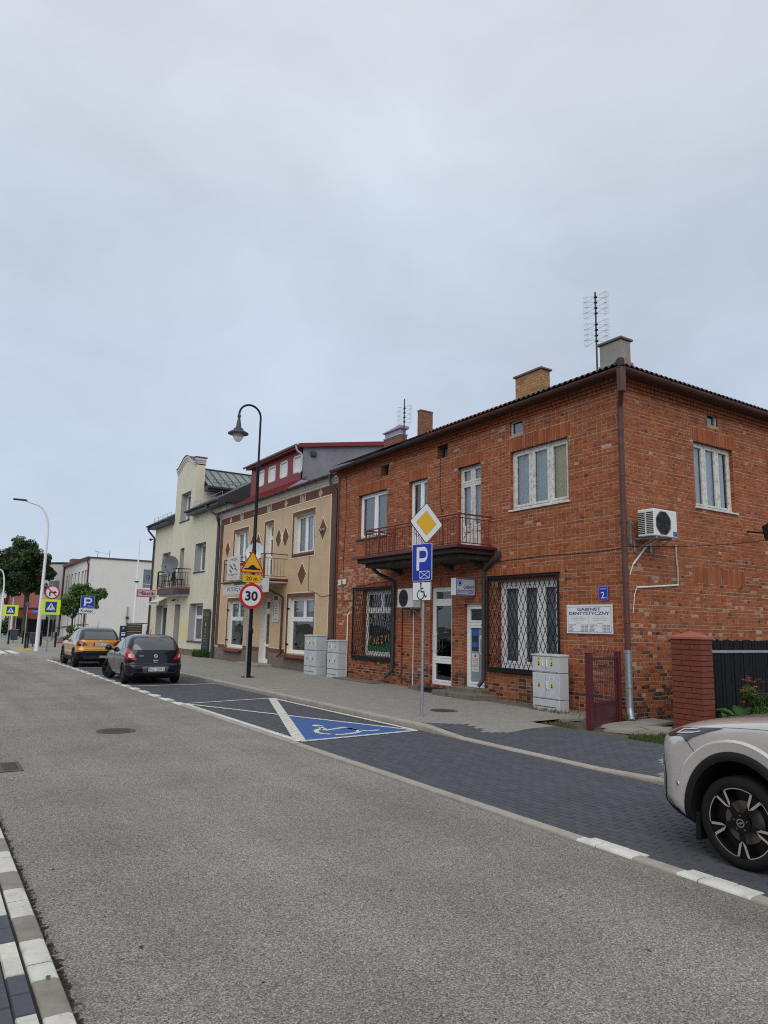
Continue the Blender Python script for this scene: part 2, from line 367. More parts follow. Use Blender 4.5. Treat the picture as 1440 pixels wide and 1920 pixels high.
class MB:
    def __init__(s):
        s.v = []; s.f = []; s.m = []; s.c = []; s.hascol = False
    def add(s, vs, fs, mi=0, col=None):
        b = len(s.v); s.v.extend(vs)
        for f in fs:
            s.f.append(tuple(b + i for i in f)); s.m.append(mi)
        if col is not None:
            s.hascol = True
        s.c.extend([col or (1, 1, 1)] * len(vs))
    def box(s, fr, u0, u1, v0, v1, n0, n1, b=0., mi=0, col=None):
        u0, u1 = min(u0, u1), max(u0, u1); v0, v1 = min(v0, v1), max(v0, v1); n0, n1 = min(n0, n1), max(n0, n1)
        b = min(b, (u1 - u0) * .45, (v1 - v0) * .45, (n1 - n0) * .45)
        if b <= 0:
            vs = [fr.p(u, v, n) for n in (n0, n1) for v in (v0, v1) for u in (u0, u1)]
            s.add(vs, [(0, 2, 3, 1), (4, 5, 7, 6), (0, 1, 5, 4), (2, 6, 7, 3), (0, 4, 6, 2), (1, 3, 7, 5)], mi, col); return
        vs = []; idx = {}
        for iu, U in enumerate((u0, u1)):
            for iv, V in enumerate((v0, v1)):
                for i_n, Q in enumerate((n0, n1)):
                    su, sv, sn = (1, -1)[iu], (1, -1)[iv], (1, -1)[i_n]
                    for ax in range(3):
                        idx[(iu, iv, i_n, ax)] = len(vs)
                        vs.append(fr.p(U + (0 if ax == 0 else su * b), V + (0 if ax == 1 else sv * b), Q + (0 if ax == 2 else sn * b)))
        fs = []
        for a in (0, 1):
            fs.append([idx[(a, i, j, 0)] for i, j in ((0, 0), (1, 0), (1, 1), (0, 1))])
            fs.append([idx[(i, a, j, 1)] for i, j in ((0, 0), (1, 0), (1, 1), (0, 1))])
            fs.append([idx[(i, j, a, 2)] for i, j in ((0, 0), (1, 0), (1, 1), (0, 1))])
        for a in (0, 1):
            for c in (0, 1):
                fs.append([idx[(a, c, 0, 0)], idx[(a, c, 1, 0)], idx[(a, c, 1, 1)], idx[(a, c, 0, 1)]])
                fs.append([idx[(a, 0, c, 0)], idx[(a, 1, c, 0)], idx[(a, 1, c, 2)], idx[(a, 0, c, 2)]])
                fs.append([idx[(0, a, c, 1)], idx[(1, a, c, 1)], idx[(1, a, c, 2)], idx[(0, a, c, 2)]])
                for d in (0, 1):
                    fs.append([idx[(a, c, d, 0)], idx[(a, c, d, 1)], idx[(a, c, d, 2)]])
        s.add(vs, fs, mi, col)
    def quad(s, pts, mi=0, col=None):
        s.add([tuple(p) for p in pts], [tuple(range(len(pts)))], mi, col)
    def rect(s, fr, u0, u1, v0, v1, n=0., mi=0, col=None):
        s.add([fr.p(u0, v0, n), fr.p(u1, v0, n), fr.p(u1, v1, n), fr.p(u0, v1, n)], [(0, 1, 2, 3)], mi, col)
    def poly(s, fr, pts, n=0., mi=0, col=None):
        s.add([fr.p(u, v, n) for u, v in pts], [tuple(range(len(pts)))], mi, col)
    def prism(s, fr, pts, n0, n1, mi=0, col=None):
        k = len(pts)
        s.add([fr.p(u, v, n0) for u, v in pts] + [fr.p(u, v, n1) for u, v in pts],
              [tuple(range(k))[::-1], tuple(range(k, 2 * k))] + [(i, (i + 1) % k, k + (i + 1) % k, k + i) for i in range(k)], mi, col)
    def disc(s, fr, u, v, r, n=0., seg=32, mi=0, col=None):
        s.poly(fr, [(u + r * math.cos(2 * math.pi * i / seg), v + r * math.sin(2 * math.pi * i / seg)) for i in range(seg)], n, mi, col)
    def ring(s, fr, u, v, r0, r1, n=0., seg=40, mi=0, a0=0., a1=2 * math.pi):
        vs = []; fs = []
        for i in range(seg + 1):
            a = a0 + (a1 - a0) * i / seg
            vs += [fr.p(u + r0 * math.cos(a), v + r0 * math.sin(a), n), fr.p(u + r1 * math.cos(a), v + r1 * math.sin(a), n)]
        for i in range(seg):
            fs.append((2 * i, 2 * i + 1, 2 * i + 3, 2 * i + 2))
        s.add(vs, fs, mi)
    def stroke(s, fr, pts, w, n=0., mi=0, closed=False):
        P = [Vector(p) for p in pts]
        if closed:
            P.append(P[0])
        for k, (a, b) in enumerate(zip(P[:-1], P[1:])):
            d = (b - a)
            if d.length < 1e-6:
                continue
            d.normalize(); q = Vector((-d.y, d.x)) * w / 2; ex = d * w * .3
            n2 = n + (k % 2) * .0004
            s.poly(fr, [a - q - ex, b - q + ex, b + q + ex, a + q - ex], n2, mi)
    def cyl(s, p0, p1, r0, r1=None, n=12, caps=True, mi=0, col=None):
        r1 = r0 if r1 is None else r1
        p0, p1 = Vector(p0), Vector(p1); d = (p1 - p0).normalized()
        a = d.orthogonal().normalized(); b = d.cross(a)
        vs = []
        for p, r in ((p0, r0), (p1, r1)):
            for i in range(n):
                t = 2 * math.pi * i / n; q = p + (a * math.cos(t) + b * math.sin(t)) * r; vs.append((q.x, q.y, q.z))
        fs = [(i, (i + 1) % n, n + (i + 1) % n, n + i) for i in range(n)]
        if caps:
            fs += [tuple(range(n))[::-1], tuple(range(n, 2 * n))]
        s.add(vs, fs, mi, col)
    def tube(s, pts, r, n=8, mi=0, caps=True, col=None):
        P = [Vector(p) for p in pts]; rs = r if isinstance(r, (list, tuple)) else [r] * len(P)
        vs = []; a = None
        for i, p in enumerate(P):
            d = ((P[min(i + 1, len(P) - 1)] - P[max(i - 1, 0)])).normalized()
            a = d.orthogonal().normalized() if a is None else (a - d * a.dot(d)).normalized()
            b = d.cross(a)
            for k in range(n):
                t = 2 * math.pi * k / n; q = p + (a * math.cos(t) + b * math.sin(t)) * rs[i]; vs.append((q.x, q.y, q.z))
        fs = []
        for i in range(len(P) - 1):
            for k in range(n):
                fs.append((i * n + k, i * n + (k + 1) % n, (i + 1) * n + (k + 1) % n, (i + 1) * n + k))
        if caps:
            fs += [tuple(range(n))[::-1], tuple((len(P) - 1) * n + k for k in range(n))]
        s.add(vs, fs, mi, col)
    def lathe(s, prof, O, ax=(0, 0, 1), n=24, mi=0, col=None):
        O, ax = Vector(O), Vector(ax).normalized(); a = ax.orthogonal().normalized(); b = ax.cross(a)
        vs = []
        for r, h in prof:
            for k in range(n):
                t = 2 * math.pi * k / n; q = O + ax * h + (a * math.cos(t) + b * math.sin(t)) * r; vs.append((q.x, q.y, q.z))
        fs = []
        for i in range(len(prof) - 1):
            for k in range(n):
                fs.append((i * n + k, i * n + (k + 1) % n, (i + 1) * n + (k + 1) % n, (i + 1) * n + k))
        s.add(vs, fs, mi, col)
    def text(s, txt, fr, u, v, h, w=None, n=.0015, mi=0, align='C', bold=0.):
        vs, fs, wd, ht = text_mesh(txt, bold)
        ky = h / ht if ht else 1; kx = (w / wd) if w else ky
        W_ = wd * kx
        u0 = u - (W_ / 2 if align == 'C' else (W_ if align == 'R' else 0))
        s.add([fr.p(u0 + x * kx, v + y * ky, n) for x, y in vs], fs, mi)
    def build(s, name, mats, parent=None, smooth=None, loc=None):
        if parent is not None:
            o_ = origin_of(parent)
        else:
            o_ = Vector(loc) if loc is not None else Vector((0, 0, 0))
        me = D.meshes.new(name)
        vs = [(x - o_.x, y - o_.y, z - o_.z) for x, y, z in s.v] if o_.length > 0 else s.v
        me.from_pydata(vs, [], s.f)
        for m in (mats if isinstance(mats, (list, tuple)) else [mats]):
            me.materials.append(MATS[m] if isinstance(m, str) else m)
        if any(s.m):
            me.polygons.foreach_set('material_index', s.m)
        if s.hascol:
            at = me.color_attributes.new('Col', 'FLOAT_COLOR', 'POINT')
            at.data.foreach_set('color', np.hstack([np.array(s.c, dtype=np.float32), np.ones((len(s.c), 1), np.float32)]).ravel())
        if smooth is not None:
            me.polygons.foreach_set('use_smooth', [True] * len(me.polygons))
            me.set_sharp_from_angle(angle=math.radians(smooth))
        me.update()
        o = D.objects.new(name, me); COL.objects.link(o)
        if parent is not None:
            o.parent = parent
        else:
            o.location = o_
        return o

def origin_of(o):
    q = Vector((0, 0, 0))
    while o is not None:
        q += o.location; o = o.parent
    return q

_TX = {}
def text_mesh(txt, bold=0.):
    k = (txt, bold)
    if k not in _TX:
        cu = D.curves.new('t', 'FONT'); cu.body = txt; cu.offset = bold; cu.resolution_u = 3
        ob = D.objects.new('t', cu); COL.objects.link(ob)
        me = ob.to_mesh()
        vs = [(v.co.x, v.co.y) for v in me.vertices]; fs = [tuple(p.vertices) for p in me.polygons]
        ob.to_mesh_clear(); D.objects.remove(ob); D.curves.remove(cu)
        if not vs:
            vs = [(0, 0)]; fs = []
        x0 = min(v[0] for v in vs); x1 = max(v[0] for v in vs); y0 = min(v[1] for v in vs); y1 = max(v[1] for v in vs)
        _TX[k] = ([(x - x0, y - y0) for x, y in vs], fs, x1 - x0, max(y1 - y0, 1e-4))
    return _TX[k]

def tag(o, label=None, cat=None, group=None, kind=None):
    if label: o['label'] = label
    if cat: o['category'] = cat
    if group: o['group'] = group
    if kind: o['kind'] = kind
    return o

def thing(name, loc, label, cat, group=None):
    o = D.objects.new(name, None); COL.objects.link(o); o.location = loc; o.empty_display_size = .2
    return tag(o, label, cat, group)

def struct(mb, name, mats, smooth=None):
    return tag(mb.build(name, mats, None, smooth), kind='structure')

def inside(x, y, poly):
    c = False; j = len(poly) - 1
    for i in range(len(poly)):
        xi, yi = poly[i]; xj, yj = poly[j]
        if (yi > y) != (yj > y) and x < (xj - xi) * (y - yi) / (yj - yi) + xi:
            c = not c
        j = i
    return c

def sstep(a, b, x):
    t = min(1, max(0, (x - a) / (b - a))); return t * t * (3 - 2 * t)
# ------------------------------------------------------------------ ground, road, parking lane, pavements
ROAD_L, ROAD_R, LANE_R = .83, 5.27, 8.06
mb = MB(); mb.rect(WF, -700, 700, -400, 1000, -.06); struct(mb, 'ground', 'ground')
mb = MB(); mb.rect(WF, ROAD_L, ROAD_R, -14, 50, 0.); mb.rect(WF, -40, .83, 50, 53.1, -.004); mb.rect(WF, .83, 5.2, 50, 53.1, -.0002)
mb.rect(WF, -30, .83, 43, 50, -.008)
road = struct(mb, 'road', 'asphalt')

def dlight(h):                                             # dark paver tones
    k = rnd.uniform(.9, 1.1); return (.080 * k, .085 * k, .097 * k)
def slight(h):
    k = rnd.uniform(.93, 1.07); return (.275 * k, .258 * k, .226 * k)

def frustum(mb, x0, x1, y0, y1, zf, e=.005, dep=.012, col=(1, 1, 1), g=.0034):
    x0 += g; x1 -= g; y0 += g; y1 -= g
    if x1 - x0 < .02 or y1 - y0 < .02:
        return
    j = rnd.uniform(-.0014, .0014); tx, ty = rnd.uniform(-.0012, .0012), rnd.uniform(-.0012, .0012)
    vs = []
    for (x, y), s in (((x0, y0), 0), ((x1, y0), 0), ((x1, y1), 0), ((x0, y1), 0)):
        vs.append((x, y, zf(x, y) - dep))
    for a, b, x, y in ((-1, -1, x0 + e, y0 + e), (1, -1, x1 - e, y0 + e), (1, 1, x1 - e, y1 - e), (-1, 1, x0 + e, y1 - e)):
        vs.append((x, y, zf(x, y) + j + a * tx + b * ty))
    mb.add(vs, [(4, 5, 6, 7), (0, 1, 5, 4), (1, 2, 6, 5), (2, 3, 7, 6), (3, 0, 4, 7)], 0, col)

def vis_size(x, y, z):
    q = project((x, y, z))
    if q is None or not (-10 < q[0] < 1450 and -10 < q[1] < 1930):
        return 0
    return F_PX / q[2]

def paver_field(name, bed, bedmat, cells, zf, palette, limit=300):
    """cells: (x0,x1,y0,y1,tone). The largest in view become single objects sharing a few meshes, the rest one mesh"""
    bedo = bed
    cells = list(cells)
    full = [(vis_size((c[0] + c[1]) / 2, (c[2] + c[3]) / 2, zf(c[0], c[2])), i) for i, c in enumerate(cells) if c[5]]
    full.sort(reverse=True)
    single = set(i for s, i in full[:limit] if s > 0)
    rest = MB(); protos = {}
    for i, (x0, x1, y0, y1, tone, isfull) in enumerate(cells):
        if i not in single:
            frustum(rest, x0, x1, y0, y1, zf, col=palette(tone)); continue
        key = (tone, round(x1 - x0, 2), round(y1 - y0, 2), rnd.randrange(7))
        w, h = x1 - x0, y1 - y0
        if key not in protos:
            q = MB(); frustum(q, -w / 2, w / 2, -h / 2, h / 2, lambda x, y: 0., col=palette(tone))
            o = q.build('paver', 'paver', bedo)
            protos[key] = o
        else:
            o = protos[key].copy(); COL.objects.link(o); o.parent = bedo
        cx, cy = (x0 + x1) / 2, (y0 + y1) / 2
        o.location = Vector((cx, cy, zf(cx, cy))) - origin_of(bedo)
        gx = (zf(cx + .05, cy) - zf(cx - .05, cy)) / .1; gy = (zf(cx, cy + .05) - zf(cx, cy - .05)) / .1
        o.rotation_euler = (math.atan(gy), -math.atan(gx), 0)
    ro = rest.build('paving', 'paver', bedo); tag(ro, kind='stuff')

# parking lane of dark pavers
LZ = .022
def zlane(x, y): return LZ
KW = [(4.82 - 1.035 * k + .0, 4.21 - 1.035 * k) for k in range(0, 9)]     # white kerb dashes (near), from 17.3 on (far)
KF = [(37.0 - 1.035 * k, 36.42 - 1.035 * k) for k in range(0, 20)]
def white_at(y, off=0.): return any(b <= y - off <= a for a, b in KW + KF)
KX0, KX1 = ROAD_R, ROAD_R + .125
def lane_cells():
    x = KX1 + .01; r = 0
    while x < LANE_R - .02:
        x1 = min(x + .1, LANE_R); y = -4 + (.1 if r % 2 else 0)
        while y < 37.5:
            cy = y + .1
            t = 1 if (r == 0 and white_at(cy, .08)) else 0
            yield (x, x1, y, y + .2, t, x1 - x > .095)
            y += .2
        x = x1; r += 1
def lane_pal(t):
    if t == 1:
        k = rnd.uniform(.9, 1.05); return (.62 * k, .60 * k, .52 * k)
    return dlight(0)
mb = MB(); mb.rect(WF, KX1, LANE_R, -4.2, 37.6, LZ - .011); lane = struct(mb, 'parking_lane', 'paver_bed')
paver_field('paver', lane, None, lane_cells(), zlane, lane_pal)

# painted bay: outline, crossed diagonals, blue field, wheelchair symbol
PZ = LZ + .0045
def line(mb, a, b, w, z=PZ):
    A, B = Vector(a), Vector(b); d = (B - A).normalized(); q = Vector((-d.y, d.x)) * w / 2
    mb.quad([(*(A - q), z), (*(B - q), z), (*(B + q), z), (*(A + q), z)])
A_, B_, C_, D_ = (5.45, 16.95), (7.88, 17.4), (7.96, 11.1), (5.47, 10.88)
mb = MB()
cx = (C_[0] - A_[0]); 
den = (A_[0] - C_[0]) * (B_[1] - D_[1]) - (A_[1] - C_[1]) * (B_[0] - D_[0])
px = ((A_[0] * C_[1] - A_[1] * C_[0]) * (B_[0] - D_[0]) - (A_[0] - C_[0]) * (B_[0] * D_[1] - B_[1] * D_[0])) / den
py = ((A_[0] * C_[1] - A_[1] * C_[0]) * (B_[1] - D_[1]) - (A_[1] - C_[1]) * (B_[0] * D_[1] - B_[1] * D_[0])) / den
mb.quad([(px, py, PZ), (D_[0], D_[1], PZ), (C_[0], C_[1], PZ)])
blue = struct(mb, 'bay_marking', 'blue_paint')
mb = MB(); z2 = PZ + .004
line(mb, A_, B_, .10, z2); line(mb, C_, D_, .11, z2 + .0002); line(mb, A_, D_, .13, z2 + .0004); line(mb, B_, C_, .11, z2 + .0006)
line(mb, A_, C_, .10, z2 + .0008); line(mb, B_, D_, .20, z2 + .001)
for y0, y1 in ((21.95, 22.0), (26.35, 26.4), (30.75, 30.8)):
    line(mb, (5.45, y0), (8.0, y1 + .05), .11, z2)
mb.build('bay_line', 'bay_paint', blue)
mb = MB(); zs = z2 + .0005
def gl(pts, w): mb.stroke(WF, pts, w, zs)
# wheelchair user lying along the bay, head towards the road's far end
mb.poly(WF, [(6.57 + .09 * math.cos(a) , 12.37 + .16 * math.sin(a)) for a in [i * math.pi / 10 for i in range(20)]], zs)
gl([(6.55, 12.28), (6.45, 11.81), (6.70, 11.90), (6.93, 11.99)], .10)
gl([(6.47, 12.02), (6.33, 11.93), (6.22, 11.78), (6.17, 11.60), (6.19, 11.46), (6.27, 11.37)], .09)
gl([(6.37, 11.27), (6.52, 11.24), (6.73, 11.29), (6.90, 11.39), (6.98, 11.55), (6.96, 11.88)], .10)
gl([(6.95, 11.90), (6.99, 11.50), (7.13, 11.40), (7.33, 11.43)], .09)
sym = mb.build('wheelchair_symbol', 'bay_paint', blue)

# kerb between road and parking lane: one-metre stones, white dashes
kerb_r = MB(); kerb_r.box(WF, KX0 + .004, KX1 - .004, -14, 50, -.2, .004)
kerb_r = struct(kerb_r, 'road_kerb', 'kerb_dark')
def kerb_stone(par, x0, x1, y0, y1, z0, z1, m='kerb', bev=.03, road_side=-1, paint=(), pm='road_paint'):
    """a kerb stone with a rounded road-side edge; z1 may be a pair for a dropped stone"""
    za, zb_ = z1 if isinstance(z1, tuple) else (z1, z1)
    q = MB(); pr = []
    xr, xo = (x0, x1) if road_side < 0 else (x1, x0); s = 1 if road_side < 0 else -1
    ys_ = sorted(set([y0 + .004, y1 - .004] + [t for ab in paint for t in ab if y0 + .02 < t < y1 - .02]))
    for y in ys_:
        zt = za + (zb_ - za) * (y - y0) / (y1 - y0)
        pr.append([(xr, y, z0), (xr, y, zt - bev), (xr + s * bev * .3, y, zt - bev * .3), (xr + s * bev, y, zt), (xo - s * .006, y, zt), (xo, y, zt - .006), (xo, y, z0)])
    k = len(pr[0])
    for j, (A, B) in enumerate(zip(pr[:-1], pr[1:])):
        ym = (ys_[j] + ys_[j + 1]) / 2; on = any(b < ym < a for a, b in paint)
        q.add(A + B, [(i, (i + 1) % k, k + (i + 1) % k, k + i) for i in range(1, k - 1)], 1 if on else 0)
        q.add(A + B, [(0, 1, k + 1, k)])
    q.add(pr[0], [tuple(range(k))]); q.add(pr[-1], [tuple(range(k))])
    return q.build('kerb_stone', [m, pm] if paint else m, par, 40)
y = -3.4
while y < 37:
    kerb_stone(kerb_r, KX0, KX1, y, y + 1.0, -.1, .034 + rnd.uniform(-.002, .002), 'kerb', .018, -1, KW + KF)
    y += 1.0

# pavement kerb and pavement on the house side
def kfac(y):
    return 1 - sstep(10.95, 9.9, y) * 1.0 if False else max(sstep(9.9, 11.0, y), sstep(6.5, 5.4, y))
def zkerb(y): return .045 + .085 * kfac(y)
def zsw(x, y):
    full = .12 + max(0, x - 8.2) * .012
    return zkerb(y) + (full - zkerb(y)) * max(kfac(y), min(1, max(0, (x - 8.22) / 1.3)))
SKX0, SKX1 = LANE_R, LANE_R + .15
kerb_s = MB(); kerb_s.box(WF, SKX0 + .01, SKX1 - .01, -4, 37.5, -.2, .03); kerb_s = struct(kerb_s, 'pavement_kerb', 'kerb_dark')
y = -3.0
while y < 37.4:
    kerb_stone(kerb_s, SKX0, SKX1, y, y + 1.0, -.1, (zkerb(y), zkerb(y + 1)), 'kerb', .03)
    y += 1.0
# the kerb swings out at the end of the parking lane
pts = [(8.13, 37.5), (7.4, 37.62), (6.4, 37.66), (5.6, 37.9), (5.15, 38.5), (5.0, 39.6), (4.98, 41.5), (4.98, 44), (4.98, 47), (5.0, 51), (4.8, 52.6), (4.0, 53), (-20, 53)]
for a, b in zip(pts[:-1], pts[1:]):
    A, B = Vector((*a, 0)), Vector((*b, 0)); d = (B - A).normalized(); nrm = Vector((d.y, -d.x, 0))
    if nrm.x < 0 and abs(nrm.x) > .4: nrm = -nrm
    if abs(nrm.x) <= .4: nrm = Vector((nrm.x, abs(nrm.y), 0))
    q = MB(); w = nrm * .14
    q.add([tuple(A), tuple(B), tuple(B + w), tuple(A + w)] + [(p.x, p.y, .125) for p in (A + w * .12, B + w * .12, B + w, A + w)],
          [(4, 5, 6, 7), (0, 1, 5, 4), (1, 2, 6, 5), (2, 3, 7, 6), (3, 0, 4, 7)])
    q.build('kerb_stone', 'kerb', kerb_s)
DARK = [(8.2, 11.45), (8.5, 11.25), (8.85, 10.75), (8.8, 10.15), (9.05, 9.8), (10.3, 9.75), (10.3, 6.9), (10.2, 7.3), (9.2, 6.75), (8.6, 6.3), (8.2, 6.1)]
HOUSE_X, HOUSE_Y = 12.36, 9.82
def sw_cells():
    y = 6.0 - 4.0; r = 0
    while y < 37.4:
        x = SKX1 + .006 - (.1 if r % 2 else 0)
        xe = 10.22 if y < 10.45 else (11.84 if 12.0 < y < 13.75 else 12.36)
        while x < xe:
            x1 = min(x + .2, xe); xa = max(x, SKX1 + .006)
            cxm, cym = (xa + x1) / 2, y + .05
            t = 0 if inside(cxm, cym, DARK) else 1
            if x1 - xa > .03:
                yield (xa, x1, y, y + .1, t, x1 - xa > .19)
            x += .2
        y += .1; r += 1
mb = MB()
ys = [-4 + .25 * i for i in range(167)]
for ya, yb in zip(ys[:-1], ys[1:]):
    xs = [SKX1, 8.6, 9.0, 9.5] + ([10.22] if yb <= 10.5 else [12.4])
    for xa, xb in zip(xs[:-1], xs[1:]):
        mb.quad([(xx, yy, zsw(xx, yy) - .0105) for xx, yy in ((xa, ya), (xb, ya), (xb, yb), (xa, yb))])
sidewalk = struct(mb, 'pavement', 'side_bed')
paver_field('paver', sidewalk, None, sw_cells(), zsw, lambda t: dlight(0) if t == 0 else slight(0))
mb = MB()
mb.poly(WF, [(8.13, 37.5), (12.6, 37.5), (30, 37.5), (30, 130), (-40, 130), (-40, 53.1), (4.05, 53.1), (4.9, 52.7), (5.1, 51), (5.08, 44), (5.0, 39.6), (5.2, 38.5), (5.65, 38.0), (6.4, 37.76)], .118)
far_pave = struct(mb, 'far_pavement', mat('far_paver', (.27, .255, .23), .9, .12, 12, c2=(.22, .205, .18), c2amt=.5, c2sc=.7))
mb = MB(); mb.rect(WF, 5.15, 5.9, 45.5, 50.5, .124); mb.build('tactile_strip', mat('tactile', (.46, .30, .10), .85, .1, 9), far_pave)
mb = MB()
for k in range(7):
    x = .95 + k * .6
    mb.rect(WF, x, x + .42, 44.6, 49.0, .004)
for k in range(9):
    mb.rect(WF, .9 + k * .45, 1.2 + k * .45, 42.6, 43.1, .004)
struct(mb, 'crossing_marking', 'road_paint')

# bare soil, cracked slabs and grass beside the gate
mb = MB(); nx, ny = 40, 40
def zsoil(x, y):
    return .085 + .02 * math.sin(x * 3.1 + y * 1.7) * math.sin(y * 2.3 - x) + .03 * max(0, (x - 10.2) / 6)
vs = []; fs = []
for j in range(ny + 1):
    for i in range(nx + 1):
        x = 10.2 + i * (9.8 / nx); yy = -3 + j * (13.45 / ny); vs.append((x, yy, zsoil(x, yy) + rnd.uniform(-.006, .006)))
for j in range(ny):
    for i in range(nx):
        a = j * (nx + 1) + i; fs.append((a, a + 1, a + nx + 2, a + nx + 1))
mb.add(vs, fs)
for (a, b, c, d) in ((11.84, 12.40, 12.0, 13.75),):
    mb.rect(WF, a, b, c, d, .105)
soil = struct(mb, 'bare_soil', 'soil', 60)
def slab(pts, z, par, h=.05, m='concrete'):
    q = MB(); c = (sum(p[0] for p in pts) / len(pts), sum(p[1] for p in pts) / len(pts))
    top = [(c[0] + (x - c[0]) * .985, c[1] + (yy - c[1]) * .985) for x, yy in pts]; k = len(pts)
    q.add([(x, yy, z - h) for x, yy in pts] + [(x, yy, z) for x, yy in top], [tuple(range(k, 2 * k))] + [(i, (i + 1) % k, k + (i + 1) % k, k + i) for i in range(k)])
    return q.build('slab', m, par)
slab([(11.3, 10.95), (12.36, 11.1), (12.36, 10.3), (11.0, 10.42)], .15, soil)
slab([(11.05, 9.55), (12.3, 9.7), (13.0, 9.75), (13.0, 9.2), (11.9, 9.02), (11.3, 9.15)], .155, soil)
slab([(10.75, 9.12), (11.28, 9.14), (11.6, 9.06), (11.45, 8.72), (10.95, 8.6)], .15, soil)
slab([(11.62, 9.05), (11.95, 9.0), (12.15, 8.68), (11.85, 8.5), (11.5, 8.7)], .152, soil)
slab([(10.9, 8.57), (11.42, 8.69), (11.8, 8.47), (11.7, 8.3), (11.1, 8.32)], .148, soil)
mb = MB(); mb.box(WF, 11.72, 11.83, 11.95, 13.8, .0, .155, .01); mb.build('edging_stone', 'concrete_dark', soil)

def blades(mb, x0, x1, y0, y1, n, h, zf, tone=(.7, 1.3), poly=None):
    for _ in range(n):
        x, y = rnd.uniform(x0, x1), rnd.uniform(y0, y1)
        if poly and not inside(x, y, poly):
            continue
        a = rnd.uniform(0, 6.28); hh = h * rnd.uniform(.4, 1.2); w = .004 + hh * .02; dx, dy = math.cos(a), math.sin(a)
        l = rnd.uniform(.1, .7) * hh; z = zf(x, y) - .005; k = rnd.uniform(*tone); c = (k, k, k)
        b2 = rnd.uniform(0, 6.28); lx, ly = math.cos(b2) * l, math.sin(b2) * l
        mb.add([(x - dx * w, y - dy * w, z), (x + dx * w, y + dy * w, z), (x + lx * .4 + dx * w * .7, y + ly * .4 + dy * w * .7, z + hh * .6),
                (x + lx * .4 - dx * w * .7, y + ly * .4 - dy * w * .7, z + hh * .6), (x + lx, y + ly, z + hh)],
               [(0, 1, 2, 3), (3, 2, 4)], 0, c)
mb = MB(); blades(mb, 10.2, 12.4, 7.1, 8.5, 5200, .10, zsoil, poly=[(10.22, 8.2), (10.8, 8.5), (11.6, 8.25), (12.3, 8.3), (12.3, 7.1), (10.22, 7.1)])
tag(mb.build('grass', 'grass'), 'short green grass growing beside the dark paved drive', 'grass', kind='stuff')
mb = MB()
blades(mb, 10.22, 11.0, 9.2, 10.5, 1300, .07, zsoil, poly=[(10.22, 10.45), (11.0, 10.4), (10.6, 9.6), (10.22, 9.3)])
blades(mb, 11.6, 12.3, 9.9, 11.2, 350, .09, lambda x, y: .13)
blades(mb, 11.5, 12.3, 11.9, 13.2, 350, .08, lambda x, y: .10)
blades(mb, 11.6, 11.85, 11.0, 12.0, 220, .10, lambda x, y: .155)
tag(mb.build('dry_grass', 'grass_dry'), 'sparse yellowish weeds growing from soil near the maroon gate', 'weeds', kind='stuff')

# left kerb with painted stones and the dark pavers behind it
LKX0, LKX1 = .672, .83
kerb_l = MB(); kerb_l.box(WF, LKX0 + .006, LKX1 - .006, -6, 43, -.2, .05); kerb_l = struct(kerb_l, 'left_kerb', 'kerb_dark')
mat('kerb_white', (.62, .60, .54), .8, .1, 12, .25, 110, c2=(.34, .29, .22), c2amt=.8, c2sc=7)
LW = [(5.70 - .92 * k, 5.17 - .92 * k) for k in range(-12, 6)]
y = 5.45 - 9
while y < 42:
    kerb_stone(kerb_l, LKX0 + .003, LKX1 - .02, y, y + 1.0, -.05, .104, 'kerb_dark', .03, 1, LW, 'kerb_white')
    y += 1.0
mb = MB(); mb.rect(WF, -6, LKX0, -6, 43, .088); left_pave = struct(mb, 'left_pavement', 'paver_bed')
def left_cells():
    x = LKX0 - .008; r = 0
    while x > -1.6:
        x0 = x - .1; y = -2 + (.11 if r % 2 else 0)
        while y < 14:
            cy = y + .11
            t = 1 if r == 0 and any(b + .12 <= cy <= a + .12 for a, b in LW) else 0
            yield (x0, x, y, y + .22, t, True)
            y += .22
        x = x0; r += 1
paver_field('paver', left_pave, None, left_cells(), lambda x, y: .1, lane_pal, 120)
mb = MB()                                                   # dirt and needles gathered in the left gutter
for _ in range(2200):
    y = rnd.uniform(1.5, 14); x = LKX1 + abs(rnd.gauss(0, .018)) + .002; a = rnd.uniform(0, 6.28); l = rnd.uniform(.006, .022); w = l * rnd.uniform(.2, .5); k = rnd.uniform(.5, 1.3)
    dx, dy = math.cos(a), math.sin(a); z = rnd.uniform(.001, .008)
    mb.add([(x - dx * l - dy * w, y - dy * l + dx * w, z), (x + dx * l - dy * w, y + dy * l + dx * w, z + .004), (x + dx * l + dy * w, y + dy * l - dx * w, z), (x - dx * l + dy * w, y - dy * l - dx * w, z + .003)], [(0, 1, 2, 3)], 0, (k, k, k))
tag(mb.build('gutter_litter', mat('litter', (.045, .032, .024), .95, .3, 30)), 'dark crumbs and needles lying along the left kerb', 'litter', kind='stuff')

